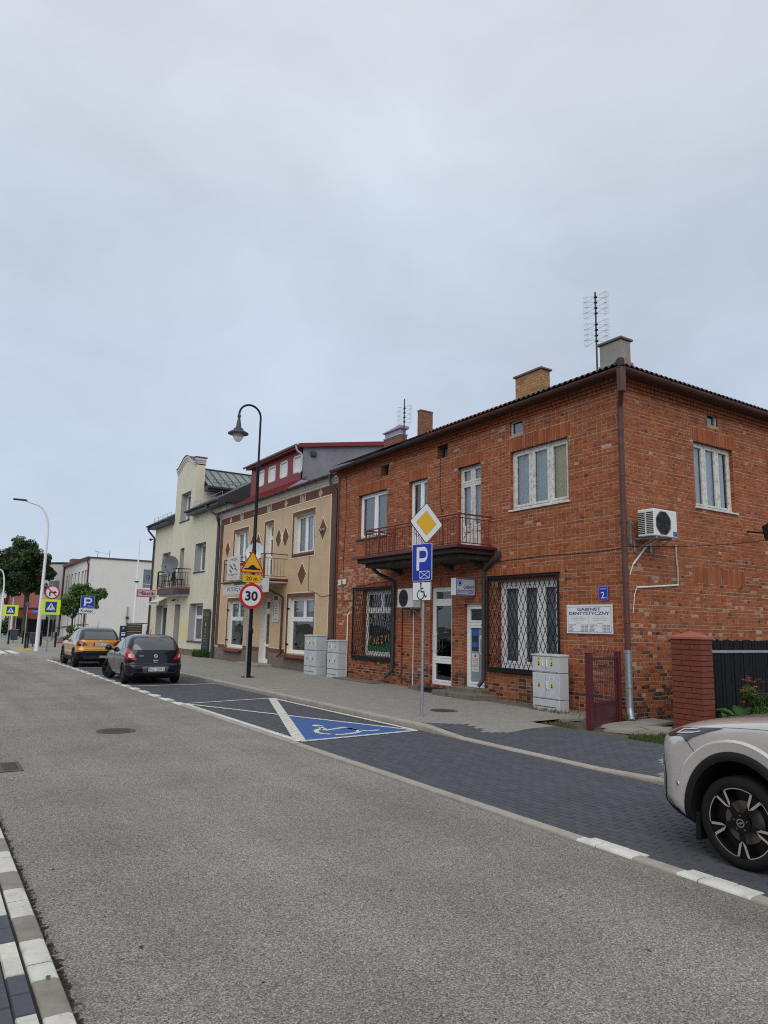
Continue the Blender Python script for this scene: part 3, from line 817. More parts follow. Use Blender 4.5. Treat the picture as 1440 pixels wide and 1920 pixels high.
# ironwork in the road and pavement
def manhole(x, y, r, z, label, m='rust'):
    t = thing('manhole_cover', (x, y, z), label, 'manhole cover')
    q = MB(); q.lathe([(r, 0), (r, .006), (r * .9, .008), (r * .88, .003)], (x, y, z), n=40); q.build('rim', m, t, 40)
    q = MB(); q.disc(WF, x, y, r * .9, z + .003, 40)
    for i in range(-6, 7):
        for j in range(-6, 7):
            px_, py_ = i * r * .13, j * r * .13
            if px_ * px_ + py_ * py_ < (r * .78) ** 2:
                q.box(WF, x + px_ - r * .035, x + px_ + r * .035, y + py_ - r * .035, y + py_ + r * .035, z + .0035, z + .008)
    q.build('lid', m, t); return t
manhole(3.13, 13.42, .33, .001, 'round brown manhole cover set in the asphalt road', 'cast_lid')
manhole(9.8, 12.65, .31, zsw(9.8, 12.65) - .002, 'round brown manhole cover set in the light pavement')
t = thing('drain_grate', (1.1, 10.75, 0), 'rectangular dark drain grate in the road at the left edge', 'drain grate')
q = MB()
for a in ((.90, 1.34, 10.44, 10.5), (.90, 1.34, 11.04, 11.1), (.88, .94, 10.5, 11.04), (1.29, 1.34, 10.5, 11.04), (1.06, 1.12, 10.5, 11.04)):
    q.box(WF, *a, .001, .012, .003)
q.build('frame', 'iron', t)
q = MB(); q.rect(WF, .9, 1.33, 10.45, 11.09, .0015); q.build('sump', 'interior', t)
q = MB()
for k in range(12):
    q.box(WF, .95, 1.285, 10.52 + k * .044, 10.54 + k * .044, .002, .009)
q.build('bar', 'iron', t)
t = thing('cable_pit_cover', (8.6, 18.9, zsw(8.6, 18.9)), 'square concrete cable pit cover in the pavement near the lamp post', 'pit cover')
q = MB(); z = zsw(8.6, 18.9)
q.box(WF, 8.3, 8.9, 18.45, 19.25, z - .02, z + .006, .003); q.build('frame', 'kerb', t)
q = MB(); q.box(WF, 8.4, 8.8, 18.55, 19.15, z - .02, z + .008, .003); q.build('lid', 'concrete', t)
q = MB(); q.disc(WF, 8.6, 18.85, .06, z + .0095, 16); q.build('lift_eye', 'rust', t)
for (x, y, z, l, m) in ((3.95, 3.05, .002, 'small brown leaf lying on the road near the kerb', (.22, .08, .03)), (6.3, 10.1, LZ + .002, 'small red leaf lying on the dark pavers by the blue bay', (.45, .08, .06)),
                     (.75, 4.25, .108, 'small green leaf lying on the white kerb block', (.06, .12, .03)), (1.32, 4.62, .002, 'dark curled leaf lying on the road beside the left kerb', (.04, .03, .02))):
    q = MB(); q.add([(x, y - .025, z), (x + .014, y, z + .008), (x, y + .025, z + .002), (x - .014, y, z + .006), (x, y, z + .003)], [(0, 1, 4), (1, 2, 4), (2, 3, 4), (3, 0, 4)])
    tag(q.build('leaf', mat('leaf_%d' % int(m[0] * 1000), m, .7, .2, 30), None, None, (x, y, z)), l, 'leaf')

mb = MB()                                                   # scattered crumbs on the carriageway
for _ in range(260):
    x, y = .9 + abs(rnd.gauss(0, 1.3)), rnd.uniform(2.2, 16)
    if x > 5.2: continue
    a = rnd.uniform(0, 6.28); l = rnd.uniform(.004, .016); w = l * rnd.uniform(.25, .6); k = rnd.uniform(.4, 1.8); dx, dy = math.cos(a), math.sin(a)
    mb.add([(x - dx * l, y - dy * l, .001), (x - dy * w, y + dx * w, .004), (x + dx * l, y + dy * l, .002), (x + dy * w, y - dx * w, .003)], [(0, 1, 2, 3)], 0, (k, k, k))
tag(mb.build('road_litter', 'litter'), 'tiny dark crumbs and bits of leaf scattered on the asphalt', 'litter', kind='stuff')
# ------------------------------------------------------------------ building helpers
def cuts(lo, hi, vals): return sorted(set([lo, hi] + [v for v in vals if lo < v < hi]))
def wall_sheet(mb, fr, u0, u1, v0, v1, ops, depth=.22, mi=0, mj=0, n=0.):
    """a wall face with openings cut out of it and the reveals behind them. ops: (ua,ub,va,vb)"""
    us = cuts(u0, u1, [o[0] for o in ops] + [o[1] for o in ops]); vs = cuts(v0, v1, [o[2] for o in ops] + [o[3] for o in ops])
    for a, b in zip(us[:-1], us[1:]):
        for c, d in zip(vs[:-1], vs[1:]):
            m = ((a + b) / 2, (c + d) / 2)
            if any(o[0] < m[0] < o[1] and o[2] < m[1] < o[3] for o in ops):
                continue
            mb.rect(fr, a, b, c, d, n, mi)
    for o in ops:
        if o[3] > v1: continue
        dp = o[4] if len(o) > 4 else depth
        a, b, c, d = o[:4]
        for q in (((a, c), (a, d)), ((b, d), (b, c)), ((a, d), (b, d)), ((b, c), (a, c))):
            (x0, y0), (x1, y1) = q
            mb.add([fr.p(x0, y0, n), fr.p(x1, y1, n), fr.p(x1, y1, n - dp), fr.p(x0, y0, n - dp)], [(0, 1, 2, 3)], mj)

def window(par, fr, u0, u1, v0, v1, rec=.14, mull=(), trans=None, fw=.06, m='white_pvc', glass='glass', curtain='curtain', cur_cells=None,
           sash=.045, name='window', mtop=False, back=True, sill=None, label=None, blind=None, depth=.9, curtain_drop=1.):
    """frame (part) with panes, curtain and sill (sub-parts); mull = mullion positions 0..1, trans = heights of transoms"""
    q = MB(); n1, n0 = -rec, -rec - .07
    q.box(fr, u0, u0 + fw, v0, v1, n0, n1, .006); q.box(fr, u1 - fw, u1, v0, v1, n0, n1, .006)
    q.box(fr, u0 + fw, u1 - fw, v1 - fw, v1, n0, n1, .006); q.box(fr, u0 + fw, u1 - fw, v0, v0 + fw, n0, n1, .006)
    us = [u0 + fw] + [u0 + (u1 - u0) * k for k in mull] + [u1 - fw]; vs = [v0 + fw] + list(trans or []) + [v1 - fw]
    for k in us[1:-1]:
        q.box(fr, k - fw / 2, k + fw / 2, vs[1] if mtop else v0 + fw, v1 - fw, n0 + .002, n1 - .002, .006)
    for k in vs[1:-1]:
        q.box(fr, u0 + fw, u1 - fw, k - fw / 2, k + fw / 2, n0 + .004, n1 + .003, .006)
    cells = []
    for i, (a, b) in enumerate(zip(us[:-1], us[1:])):
        for j, (c, d) in enumerate(zip(vs[:-1], vs[1:])):
            if mtop and j == 0:
                if i: continue
                a, b = us[0], us[-1]
            elif mtop: a, b = us[i], us[i + 1]
            a2 = a + (fw / 2 if i > 0 else 0); b2 = b - (fw / 2 if i < len(us) - 2 and not (mtop and j == 0) else 0)
            c2 = c + (fw / 2 if j > 0 else 0); d2 = d - (fw / 2 if j < len(vs) - 2 else 0)
            cells.append((a2, b2, c2, d2, i, j))
            if sash:
                g = .004; s = sash; A, B, Cc, Dd = a2 + g, b2 - g, c2 + g, d2 - g; k0, k1 = n0 + .012, n1 + .008
                q.box(fr, A, A + s, Cc, Dd, k0, k1, .008); q.box(fr, B - s, B, Cc, Dd, k0, k1, .008)
                q.box(fr, A + s, B - s, Dd - s, Dd, k0, k1, .008); q.box(fr, A + s, B - s, Cc, Cc + s, k0, k1, .008)
    o = q.build(name, m, par)
    if label: o['label'] = label
    for a, b, c, d, i, j in cells:
        p = MB(); p.rect(fr, a + .01, b - .01, c + .01, d - .01, n0 + .03); p.build('pane', glass, o)
    if curtain:
        for (a, b, c, d, i, j) in cells:
            mm = curtain if not cur_cells else cur_cells.get((i, j), cur_cells.get(i, curtain))
            if mm is None: continue
            p = MB(); k = max(8, int((b - a) / .022)); vs_ = []
            cc = d - (d - c) * curtain_drop
            for t in range(k + 1):
                uu = a + (b - a) * t / k; off = .034 * math.sin(t * 1.25) + .016 * math.sin(t * .43 + i)
                vs_ += [fr.p(uu, cc, n0 - .06 + off), fr.p(uu, d, n0 - .06 + off)]
            p.add(vs_, [(2 * t, 2 * t + 1, 2 * t + 3, 2 * t + 2) for t in range(k)])
            p.build('curtain', mm, o, 60)
    if blind:
        (a, b, c, d) = blind; p = MB(); p.rect(fr, a, b, c, d, n0 - .03); p.build('blind', 'curtain', o)
    if back:
        p = MB(); nb = n0 - depth
        p.rect(fr, u0 - .3, u1 + .3, v0 - .1, v1 + .1, nb)
        for (x0, y0), (x1, y1) in (((u0 - .3, v0 - .1), (u0 - .3, v1 + .1)), ((u1 + .3, v1 + .1), (u1 + .3, v0 - .1)), ((u0 - .3, v1 + .1), (u1 + .3, v1 + .1)), ((u1 + .3, v0 - .1), (u0 - .3, v0 - .1))):
            p.add([fr.p(x0, y0, n0 - .001), fr.p(x1, y1, n0 - .001), fr.p(x1, y1, nb), fr.p(x0, y0, nb)], [(0, 1, 2, 3)])
        p.build('interior', 'interior', o)
    if sill:
        p = MB(); ov, mm, hh = sill
        p.box(fr, u0 - .05, u1 + .05, v0 - hh, v0 + .004, -rec, ov, .006); p.build('sill', mm, o)
    return o

def gutter(par, pts, r=.07, m='dark_metal', name='gutter', brackets=.8, n=10):
    """half-round channel along a polyline of points on its centre line"""
    q = MB(); P = [Vector(p) for p in pts]
    for A, B in zip(P[:-1], P[1:]):
        d = (B - A).normalized(); side = d.cross(Vector((0, 0, 1))).normalized(); upv = Vector((0, 0, 1)); vs = []
        for p in (A, B):
            for rr in (r, r * .9):
                for i in range(n + 1):
                    a = math.pi + math.pi * i / n; t = p + side * math.cos(a) * rr + upv * math.sin(a) * rr; vs.append((t.x, t.y, t.z))
        k = n + 1; fs = []
        for i in range(n):
            fs.append((i, i + 1, 2 * k + i + 1, 2 * k + i)); fs.append((k + i, 3 * k + i, 3 * k + i + 1, k + i + 1))
        for i in (0, n):
            fs.append((i, 2 * k + i, 3 * k + i, k + i))
        fs += [tuple(range(k)), tuple(2 * k + i for i in range(k))]
        q.add(vs, fs)
        L_ = (B - A).length; cnt = max(1, int(L_ / brackets))
        for c in range(cnt + 1):
            p = A + d * (L_ * c / cnt); ring = []
            for i in range(9):
                a = math.pi + math.pi * i / 8; ring.append(p + side * math.cos(a) * (r + .008) + upv * math.sin(a) * (r + .008))
            q.tube([tuple(x) for x in ring], .008, 5)
    return q.build(name, m, par, 50)

def downpipe(par, pts, r=.05, m='dark_metal', clips=(), name='downpipe'):
    q = MB(); P = [Vector(p) for p in pts]; out = [P[0]]
    for i in range(1, len(P) - 1):                                       # rounded elbows
        a = P[i] + (P[i - 1] - P[i]).normalized() * min(.08, (P[i - 1] - P[i]).length * .4); b = P[i] + (P[i + 1] - P[i]).normalized() * min(.08, (P[i + 1] - P[i]).length * .4)
        out += [a, (a + b) * .25 + P[i] * .5, b]
    out.append(P[-1]); q.tube([tuple(p) for p in out], r, 12)
    for c in clips:
        q.cyl((c[0], c[1], c[2] - .02), (c[0], c[1], c[2] + .02), r + .009, n=12)
    return q.build(name, m, par, 50)

# ------------------------------------------------------------------ bricks
CH, BL = .0795, .27                                          # course height, stretcher module
BRK = [((.345, .102, .036), 7), ((.325, .091, .034), 8), ((.295, .080, .032), 5), ((.26, .070, .031), 2), ((.365, .116, .041), 2), ((.22, .062, .033), .6), ((.36, .15, .085), .3)]
DRK = [((.20, .066, .034), 3), ((.11, .045, .03), 3), ((.06, .032, .025), 2.2), ((.035, .028, .026), 1.5), ((.30, .095, .042), 1.6)]
PALE = [((.40, .22, .15), 1), ((.44, .29, .215), 1)]
def pick(pal):
    t = rnd.uniform(0, sum(w for _, w in pal))
    for c, w in pal:
        t -= w
        if t <= 0: break
    k = rnd.uniform(.9, 1.1); return tuple(x * k for x in c)
def brick_colour(wall, u, z):
    """old wall: sooty foot, pale lime-washed patches, sound orange brick above"""
    h = math.sin(u * 1.7 + 3) * .25 + math.sin(u * .63) * .2
    if z < .75 + h * .6 and rnd.random() < (.8 - z * .5): return pick(DRK)
    if z < 1.6 + h and rnd.random() < .17: return pick(DRK)
    if wall == 'side' and z < 3.4 and rnd.random() < .05: return pick(PALE)
    if wall == 'side' and z < 3.9 and rnd.random() < .09: return pick(DRK[:2] + DRK[4:])
    if wall == 'front' and 2.2 < z < 3.9 and u < -19.3 and rnd.random() < .45: return pick(PALE)
    if rnd.random() < .010: return pick(DRK[:2])
    if rnd.random() < .012: return pick(PALE)
    return pick(BRK)

def brick_shape(mb, fr, u0, u1, v0, v1, d, col, n=0., rag=.0035):
    e = .0042; r = lambda: rnd.uniform(-rag, rag)
    vs = [fr.p(u0 + r(), v0 + r(), n - .004), fr.p(u1 + r(), v0 + r(), n - .004), fr.p(u1 + r(), v1 + r(), n - .004), fr.p(u0 + r(), v1 + r(), n - .004),
          fr.p(u0 + e + r(), v0 + e + r(), n + d + r()), fr.p(u1 - e + r(), v0 + e + r(), n + d + r()), fr.p(u1 - e + r(), v1 - e + r(), n + d + r()), fr.p(u0 + e + r(), v1 - e + r(), n + d + r())]
    mb.add(vs, [(4, 5, 6, 7), (0, 1, 5, 4), (1, 2, 6, 5), (2, 3, 7, 6), (3, 0, 4, 7)], 0, col)

def brick_list(wall, u0, u1, v0, v1, ops, soldiers, phase=0):
    """all bricks of a wall in cross bond: (ua,ub,va,vb,depth,colour)"""
    out = []; blocks = list(ops) + list(soldiers); row = 0; v = v0
    while v < v1 - .03:
        vb = min(v + CH, v1); vm = (v + vb) / 2; wob = .004 * math.sin(row * 1.3)
        iv = [(u0, u1)]
        for o in blocks:
            if o[2] - .03 < vm < o[3] + .03:
                nx = []
                for a, b in iv:
                    if o[1] <= a or o[0] >= b: nx.append((a, b)); continue
                    if o[0] > a: nx.append((a, o[0]))
                    if o[1] < b: nx.append((o[1], b))
                iv = nx
        header = row % 2 == phase
        for a, b in iv:
            st = (.136 if header else BL); x = u0 - (.068 if row % 4 == 1 else (.203 if row % 4 == 3 else 0)); x -= .001
            edges = []
            while x < b:
                s = st
                if not header and rnd.random() < .10: s = .136
                edges.append((x, x + s)); x += s
            for (p, q) in edges:
                p, q = max(p, a), min(q, b)
                if q - p < .022: continue
                g = .0045
                out.append([p + g, q - g, v + g + wob, vb - g + wob, rnd.uniform(.003, .009), brick_colour(wall, (p + q) / 2, v), 'h' if abs(q - p - .136) < .002 else ('s' if abs(q - p - BL) < .002 else '')])
        v += CH; row += 1
    for s in soldiers:
        ua, ub, va, vb = s[:4]; k = max(1, round((ub - ua) / .0795)); w = (ub - ua) / k
        for i in range(k):
            out.append([ua + i * w + .0045, ua + (i + 1) * w - .0045, va + .004 + rnd.uniform(-.004, .004), vb - .006 + rnd.uniform(-.012, .006), rnd.uniform(.004, .012), pick(BRK[:5]), ''])
    return out

def lay_bricks(wallobj, items, limit):
    """items: (frame, brick). The ones that show largest become single objects, the others one joined mesh"""
    sc = []
    for i, (fr, b) in enumerate(items):
        if not b[6]: continue
        q = project(fr.p((b[0] + b[1]) / 2, (b[2] + b[3]) / 2))
        if q and 0 < q[0] < 1440 and 0 < q[1] < 1920:
            vw = (Vector(fr.p((b[0] + b[1]) / 2, b[2])) - CAMP); cosv = abs(vw.normalized().dot(fr.N))
            sc.append((cosv * (b[1] - b[0]) / q[2] ** 2, i))
    sc.sort(reverse=True); single = set(i for _, i in sc[:limit])
    rest = MB(); protos = {}; wo = origin_of(wallobj)
    for i, (fr, b) in enumerate(items):
        if i not in single:
            brick_shape(rest, fr, *b[:5], b[5]); continue
        key = (id(fr), b[6], tuple(round(c * 14) for c in b[5])); P0 = Vector(fr.p(b[0], b[2], 0))
        if key not in protos:
            q = MB(); f2 = Fr(wo, fr.U, fr.V, fr.N); brick_shape(q, f2, 0, b[1] - b[0], 0, b[3] - b[2], b[4], b[5])
            o = q.build('brick', 'brick', wallobj); protos[key] = o
        else:
            o = protos[key].copy(); COL.objects.link(o); o.parent = wallobj
        o.location = P0 - wo
    tag(rest.build('brickwork', 'brick', wallobj), kind='stuff')

# ------------------------------------------------------------------ the brick house
HX, HY, HYE, HTOP = 12.36, 9.82, 22.28, 7.42
HB = .10
house = thing('brick_house', (HX, HY, 0), 'two storey orange brick house with balcony and barred ground floor windows', 'house')
FF = Fr((HX, 0, 0), (0, -1, 0), (0, 0, 1), (-1, 0, 0))          # street front: u = -Y
SF = Fr((0, HY, 0), (1, 0, 0), (0, 0, 1), (0, -1, 0))           # side wall: u = X
def Y(a, b, z0, z1, *r): return (-max(a, b), -min(a, b), z0, z1, *r)
F_OPS = dict(win3=Y(13.27, 11.32, 4.88, 6.41), attic3=Y(13.28, 12.80, 6.84, 7.22), winL=Y(20.85, 19.04, 4.82, 6.34), doorM=Y(17.82, 16.84, 4.05, 6.35),
             doorR=Y(15.42, 14.42, 4.05, 6.37), attic1=Y(19.47, 18.97, 6.78, 7.16), attic2=Y(16.38, 15.87, 6.79, 7.19),
             shop=Y(20.42, 18.60, .97, 3.06), door1=Y(16.65, 15.64, .33, 3.06), door2=Y(15.10, 14.28, .38, 2.56), winR=Y(13.77, 11.70, .95, 3.10))
S_OPS = dict(win=(14.98, 16.60, 4.83, 6.42), attic=(15.60, 16.04, 6.92, 7.24))
F_SOLD = []
for k, (dh, ex) in dict(win3=(.33, .1), winL=(.33, .13), doorM=(.33, .13), doorR=(.33, .13), shop=(.30, .2), door1=(.33, .2), winR=(.30, .2)).items():
    o = F_OPS[k]; F_SOLD.append((o[0] - ex, o[1] + ex, o[3], HB + CH * round((o[3] + dh - HB) / CH)))
o = S_OPS['win']; S_SOLD = [(o[0] - .12, o[1] + .12, o[3], HB + CH * round((o[3] + .33 - HB) / CH)), (14.71, 16.8, HB + CH * 37, HB + CH * 42)]
S_END = 21.0
mb = MB(); ops = list(F_OPS.values())
wall_sheet(mb, FF, -HYE, -HY, HB, HTOP, ops, .26, 0, 1)
front = mb.build('wall', ['mortar', 'jamb_brick'], house)
mb = MB(); wall_sheet(mb, SF, HX, S_END, HB, HTOP, list(S_OPS.values()), .26, 0, 1)
mb.quad([(HX, HYE, HB), (S_END, HYE, HB), (S_END, HYE, HTOP), (HX, HYE, HTOP)], 1)
mb.quad([(S_END, HY, HB), (S_END, HYE, HB), (S_END, HYE, HTOP), (S_END, HY, HTOP)], 1)
mb.quad([(HX + .01, HY + .01, HTOP), (S_END, HY + .01, HTOP), (S_END, HYE, HTOP), (HX + .01, HYE, HTOP)], 1)
sidew = mb.build('wall', ['mortar', 'jamb_brick'], house)
bf = [(FF, b) for b in brick_list('front', -HYE, -HY - .0, HB, HTOP, ops, F_SOLD)]
bs = [(SF, b) for b in brick_list('side', HX + .0, S_END, HB, HTOP, list(S_OPS.values()), S_SOLD, 0)]
lay_bricks(front, bf, 290)
lay_bricks(sidew, bs, 290)
# jamb bricks: headers turning into the openings
mb = MB()
for fr, ops_ in ((FF, F_OPS), (SF, S_OPS)):
    for o in ops_.values():
        for uu, s in ((o[0], 1), (o[1], -1)):
            jf = Fr(fr.p(uu, 0, 0), -fr.N, fr.V, fr.U * s); v = HB + CH * math.ceil((o[2] - HB) / CH)
            row = 0
            while v < o[3] - .02:
                if rnd.random() < .5: brick_shape(mb, jf, .004, .118, v + .005, min(v + CH, o[3]) - .005, .006, brick_colour('jamb', -5, v)); brick_shape(mb, jf, .128, .25, v + .005, min(v + CH, o[3]) - .005, .006, brick_colour('jamb', -5, v))
                else: brick_shape(mb, jf, .004, .25, v + .005, min(v + CH, o[3]) - .005, .006, brick_colour('jamb', -5, v))
                v += CH; row += 1
tag(mb.build('jamb_brickwork', 'brick', front), kind='stuff')
# corbelled cornice courses under the eaves
mb = MB()
for fr, a, b in ((FF, -HYE, -HY), (SF, HX, S_END)):
    for k, (z, n) in enumerate(((HTOP - .24, .03), (HTOP - .16, .06), (HTOP - .08, .10))):
        u = a - n * (0 if fr is FF else 1)
        while u < b + (n if fr is FF else 0):
            brick_shape(mb, fr, u + .004, u + .13, z + .004, z + .075, n + rnd.uniform(-.003, .003), pick(BRK[1:4])); u += .135
        mb.rect(fr, a, b, z, z + .08, n - .02, 0, (.12, .09, .07))
mb.build('cornice', 'brick', house)

# windows and doors
win = lambda fr, k, **kw: window(house, fr, *(F_OPS if fr is FF else S_OPS)[k][:4], **kw)
win(FF, 'win3', rec=.10, mull=(.345, .665), m='white_old', curtain='curtain', cur_cells={2: 'blind_yellow', 0: 'curtain', 1: 'curtain'}, fw=.07, sash=.06, sill=(.05, 'white_old', .04), label='peeling white three part window with a yellow blind')
win(FF, 'winL', rec=.13, mull=(.53,), curtain='curtain_grey', fw=.07, sash=.055, sill=(.06, 'dark_metal', .05))
win(FF, 'doorM', rec=.13, mull=(.56,), trans=(4.95,), name='balcony_door', curtain='curtain_grey', cur_cells={0: None, 1: 'curtain_grey'}, fw=.06, sash=.05, label='white plastic balcony door behind the yellow diamond sign')
win(FF, 'doorR', rec=.13, mull=(.52,), trans=(4.62, 5.88), name='balcony_door', m='white_old', curtain='curtain', fw=.06, sash=.06, label='peeling white wooden balcony door with a small fanlight')
for k in ('attic1', 'attic2', 'attic3'):
    win(FF, k, rec=.06 if k == 'attic3' else .16, m='rust' if k != 'attic3' else 'white_old', curtain='curtain_grey', fw=.035, sash=0, back=False)
win(FF, 'shop', rec=.16, trans=(2.42,), mull=(.55,), mtop=True, curtain=None, glass='glass_dark', fw=.08, sash=.05, sill=(.02, 'concrete_dark', .08), label='white shop window lettered with yellow and green words')
win(FF, 'winR', rec=.12, mull=(.36, .68), curtain='curtain_grey', fw=.10, sash=.08, sill=(.02, 'concrete_dark', .08), label='white three part window behind the wide black grille')
win(SF, 'win', rec=.10, mull=(.33, .66), m='white_old', curtain='curtain', fw=.06, sash=.05, sill=(.05, 'white_old', .04))
win(SF, 'attic', rec=.05, m='white_old', curtain='curtain_grey', fw=.03, sash=0, back=False)
# lower panels of the balcony doors
for k in ('doorM', 'doorR'):
    o = F_OPS[k]; q = MB(); q.box(FF, o[0] + .06, o[1] - .06, o[2] + .06, 4.62 if k == 'doorR' else 4.92, -.2, -.155, .01)
    for i in range(2):
        a = o[0] + .10 + i * (o[1] - o[0] - .16) / 2; q.box(FF, a, a + (o[1] - o[0]) / 2 - .16, o[2] + .12, 4.52 if k == 'doorR' else 4.85, -.155, -.143, .008)
    q.build('door_panel', 'white_old' if k == 'doorR' else 'white_pvc', house)
def handle(par, fr, u, v0, v1, n, s=1, m='white_metal'):
    q = MB(); q.tube([fr.p(u, v0, n), fr.p(u + s * .02, v0, n + .05), fr.p(u + s * .03, v0 + .06, n + .06), fr.p(u + s * .03, v1 - .06, n + .06), fr.p(u + s * .02, v1, n + .05), fr.p(u, v1, n)], .014, 8)
    return q.build('handle', m, par, 60)
d1 = win(FF, 'door1', rec=.10, trans=(1.02, 2.62), name='door', curtain=None, glass='glass_dark', fw=.075, sash=.06, depth=1.6, label='white glazed shop door with a transom light')
q = MB(); o = F_OPS['door1']; q.box(FF, o[0] + .075, o[1] - .075, 2.55, 2.72, -.17, -.095, .006); q.build('transom', 'white_pvc', d1)
handle(d1, FF, o[0] + .09, 1.25, 1.75, -.09)
handle(d1, FF, o[0] + .24, 1.25, 1.75, -.09)
q = MB(); q.rect(FF, -16.22, -15.92, 1.72, 2.08, -.137); 
for k, (s, h) in enumerate((('Zapraszamy', .03), ('pn-pt', .03), ('8-17', .03), ('sobota 8-13', .03))):
    q.text(s, FF, -16.07, 2.0 - k * .075, h, None, -.134, 1)
q.build('notice', ['glass_dark', 'curtain_grey'], d1)
d2 = win(FF, 'door2', rec=.09, trans=(2.02,), name='door', curtain=None, glass='glass_dark', fw=.075, sash=.06, label='white door with a frosted grey lower pane and posters')
o = F_OPS['door2']; q = MB(); q.rect(FF, o[0] + .12, o[1] - .12, .50, 1.98, -.127); q.build('frosted_pane', 'frost', d2)
handle(d2, FF, o[1] - .17, 1.25, 1.72, -.08, -1)
q = MB(); q.rect(FF, -14.92, -14.66, 1.32, 1.92, -.122); q.rect(FF, -14.91, -14.67, 1.72, 1.90, -.1212, 1); q.rect(FF, -14.90, -14.68, 1.42, 1.55, -.1211, 1)
q.build('poster', ['banner_dark', 'blue_print'], d2)
q = MB(); q.rect(FF, -14.93, -14.64, .78, 1.26, -.122); q.disc(FF, -14.785, 1.195, .04, -.1212, 20, 1)
for k in range(3): q.text(('NIE WCHODZ', 'BEZ MASKI', 'W POCZEKALNI')[k], FF, -14.785, 1.10 - k * .045, .032, .22, -.1212, 1)
q.rect(FF, -14.90, -14.67, .90, .99, -.1212, 2); q.text('DZIEKUJEMY', FF, -14.785, .83, .03, .2, -.1212, 1)
q.build('poster', ['board_white', 'sign_red', mat('pale_green', (.42, .52, .36), .7, .15, 20)], d2)
q = MB(); q.rect(FF, -14.62, -14.40, 1.63, 1.72, -.122); q.rect(FF, -14.48, -14.42, 1.64, 1.71, -.1212, 1); q.build('sticker', ['board_white', 'sign_blue'], d2)

# lettering in the fruit shop window
so_ = F_OPS['shop']; q = MB(); n_ = -.168
for i, ch in enumerate('OWOCE'):
    a = math.radians(28 - 14 * i); q.text(ch, Fr(FF.p(-19.42 - math.sin(a) * 1.5, .72 + math.cos(a) * 1.5, 0), FF.U * math.cos(a) + FF.V * math.sin(a), FF.V * math.cos(a) - FF.U * math.sin(a), FF.N), 0, -.05, .22, .17, n_, 0, 'C', .02)
for i, ch in enumerate('WARZYWA'):
    q.text(ch, FF, -20.12 + i * .225, 1.38 - .04 * math.sin(i * 1.05), .24, .17, n_, 0, 'C', .02)
q.build('lettering', 'gold', house)['label'] = 'yellow words OWOCE and WARZYWA on the shop glass'
q = MB(); q.poly(FF, [(-20.33, 1.06), (-18.68, 1.06), (-18.68, 1.52), (-18.95, 1.40), (-19.3, 1.26), (-20.33, 1.30)], -.17); q.build('window_print', 'green_print', house)
q = MB(); q.rect(FF, -20.40, -18.62, 2.33, 2.43, -.15); q.build('transom', 'white_pvc', house)

# sliding black lattice grilles
def grille(y0, y1, z0, z1, cell_w, cell_h, n, label):
    u0, u1 = -max(y0, y1), -min(y0, y1); q = MB(); t = .017
    for a in ((u0, u0 + .04, z0, z1), (u1 - .04, u1, z0, z1), (u0 + .04, u1 - .04, z1 - .05, z1), (u0 + .04, u1 - .04, z0, z0 + .05)):
        q.box(FF, *a, n - .02, n + .02, .004)
    q.box(FF, u0, u1, z0 - .07, z0, .014, n + .02, .01); q.box(FF, u0, u1, z1, z1 + .03, .014, n + .02, .01)
    g = q.build('window_grille', 'black_iron', house); g['label'] = label
    k = round((u1 - u0) / cell_w); w = (u1 - u0 - .08) / k; q = MB()
    rows = (z1 - z0 - .1) / cell_h
    for s in (1, -1):
        for i in range(-int(rows) - 1, k + int(rows) + 2):
            ua = u0 + .04 + i * w; ub = ua + s * rows * w; pa, pb = (ua, z0 + .05), (ub, z1 - .05)
            lo, hi = u0 + .04, u1 - .04                       # clip in u
            if max(ua, ub) <= lo or min(ua, ub) >= hi: continue
            def at(uu): return pa[1] + (pb[1] - pa[1]) * (uu - ua) / (ub - ua)
            A, B = pa, pb
            if A[0] < lo: A = (lo, at(lo))
            if A[0] > hi: A = (hi, at(hi))
            if B[0] < lo: B = (lo, at(lo))
            if B[0] > hi: B = (hi, at(hi))
            d = Vector((B[0] - A[0], B[1] - A[1])); 
            if d.length < .03: continue
            d.normalize(); nf = Fr(FF.p(A[0], A[1], n + .004 * s), FF.U * d.x + FF.V * d.y, FF.V * d.x - FF.U * d.y, FF.N)
            q.box(nf, 0, math.hypot(B[0] - A[0], B[1] - A[1]), -t / 2, t / 2, -.003, .003)
    q.build('lattice', 'black_iron', g); return g
grille(20.93, 18.52, .90, 3.15, .15, .42, .07, 'black folding lattice grille over the fruit shop window')
grille(14.08, 11.61, .92, 3.22, .165, .37, .08, 'black folding lattice grille over the wide dentist window')

# balcony
bal = MB(); bx0, bx1, by0, by1, bz = 11.12, HX - .012, 13.88, 18.75, 3.99
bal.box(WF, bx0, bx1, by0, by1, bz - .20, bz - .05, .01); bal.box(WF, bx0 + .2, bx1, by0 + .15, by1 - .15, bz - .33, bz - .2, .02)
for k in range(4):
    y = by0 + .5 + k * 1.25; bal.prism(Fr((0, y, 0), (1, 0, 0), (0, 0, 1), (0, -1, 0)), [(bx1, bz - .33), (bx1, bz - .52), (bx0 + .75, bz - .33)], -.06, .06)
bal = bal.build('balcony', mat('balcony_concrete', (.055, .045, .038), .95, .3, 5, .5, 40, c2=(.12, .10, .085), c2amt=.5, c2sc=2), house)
q = MB(); q.box(WF, bx0 - .10, bx1, by0 - .10, by1 + .12, bz - .05, bz - .015, .008); q.box(WF, bx0 - .12, bx0 - .09, by0 - .12, by1 + .14, bz - .09, bz - .01, .006); q.box(WF, bx0 - .09, bx1, by0 - .12, by0 - .10, bz - .09, bz - .01, .006)
q.build('drip_edge', 'maroon', bal)
q = MB(); rx, zt, zb = 11.26, bz + .80, bz + .07
ra, rb = 13.98, 18.48
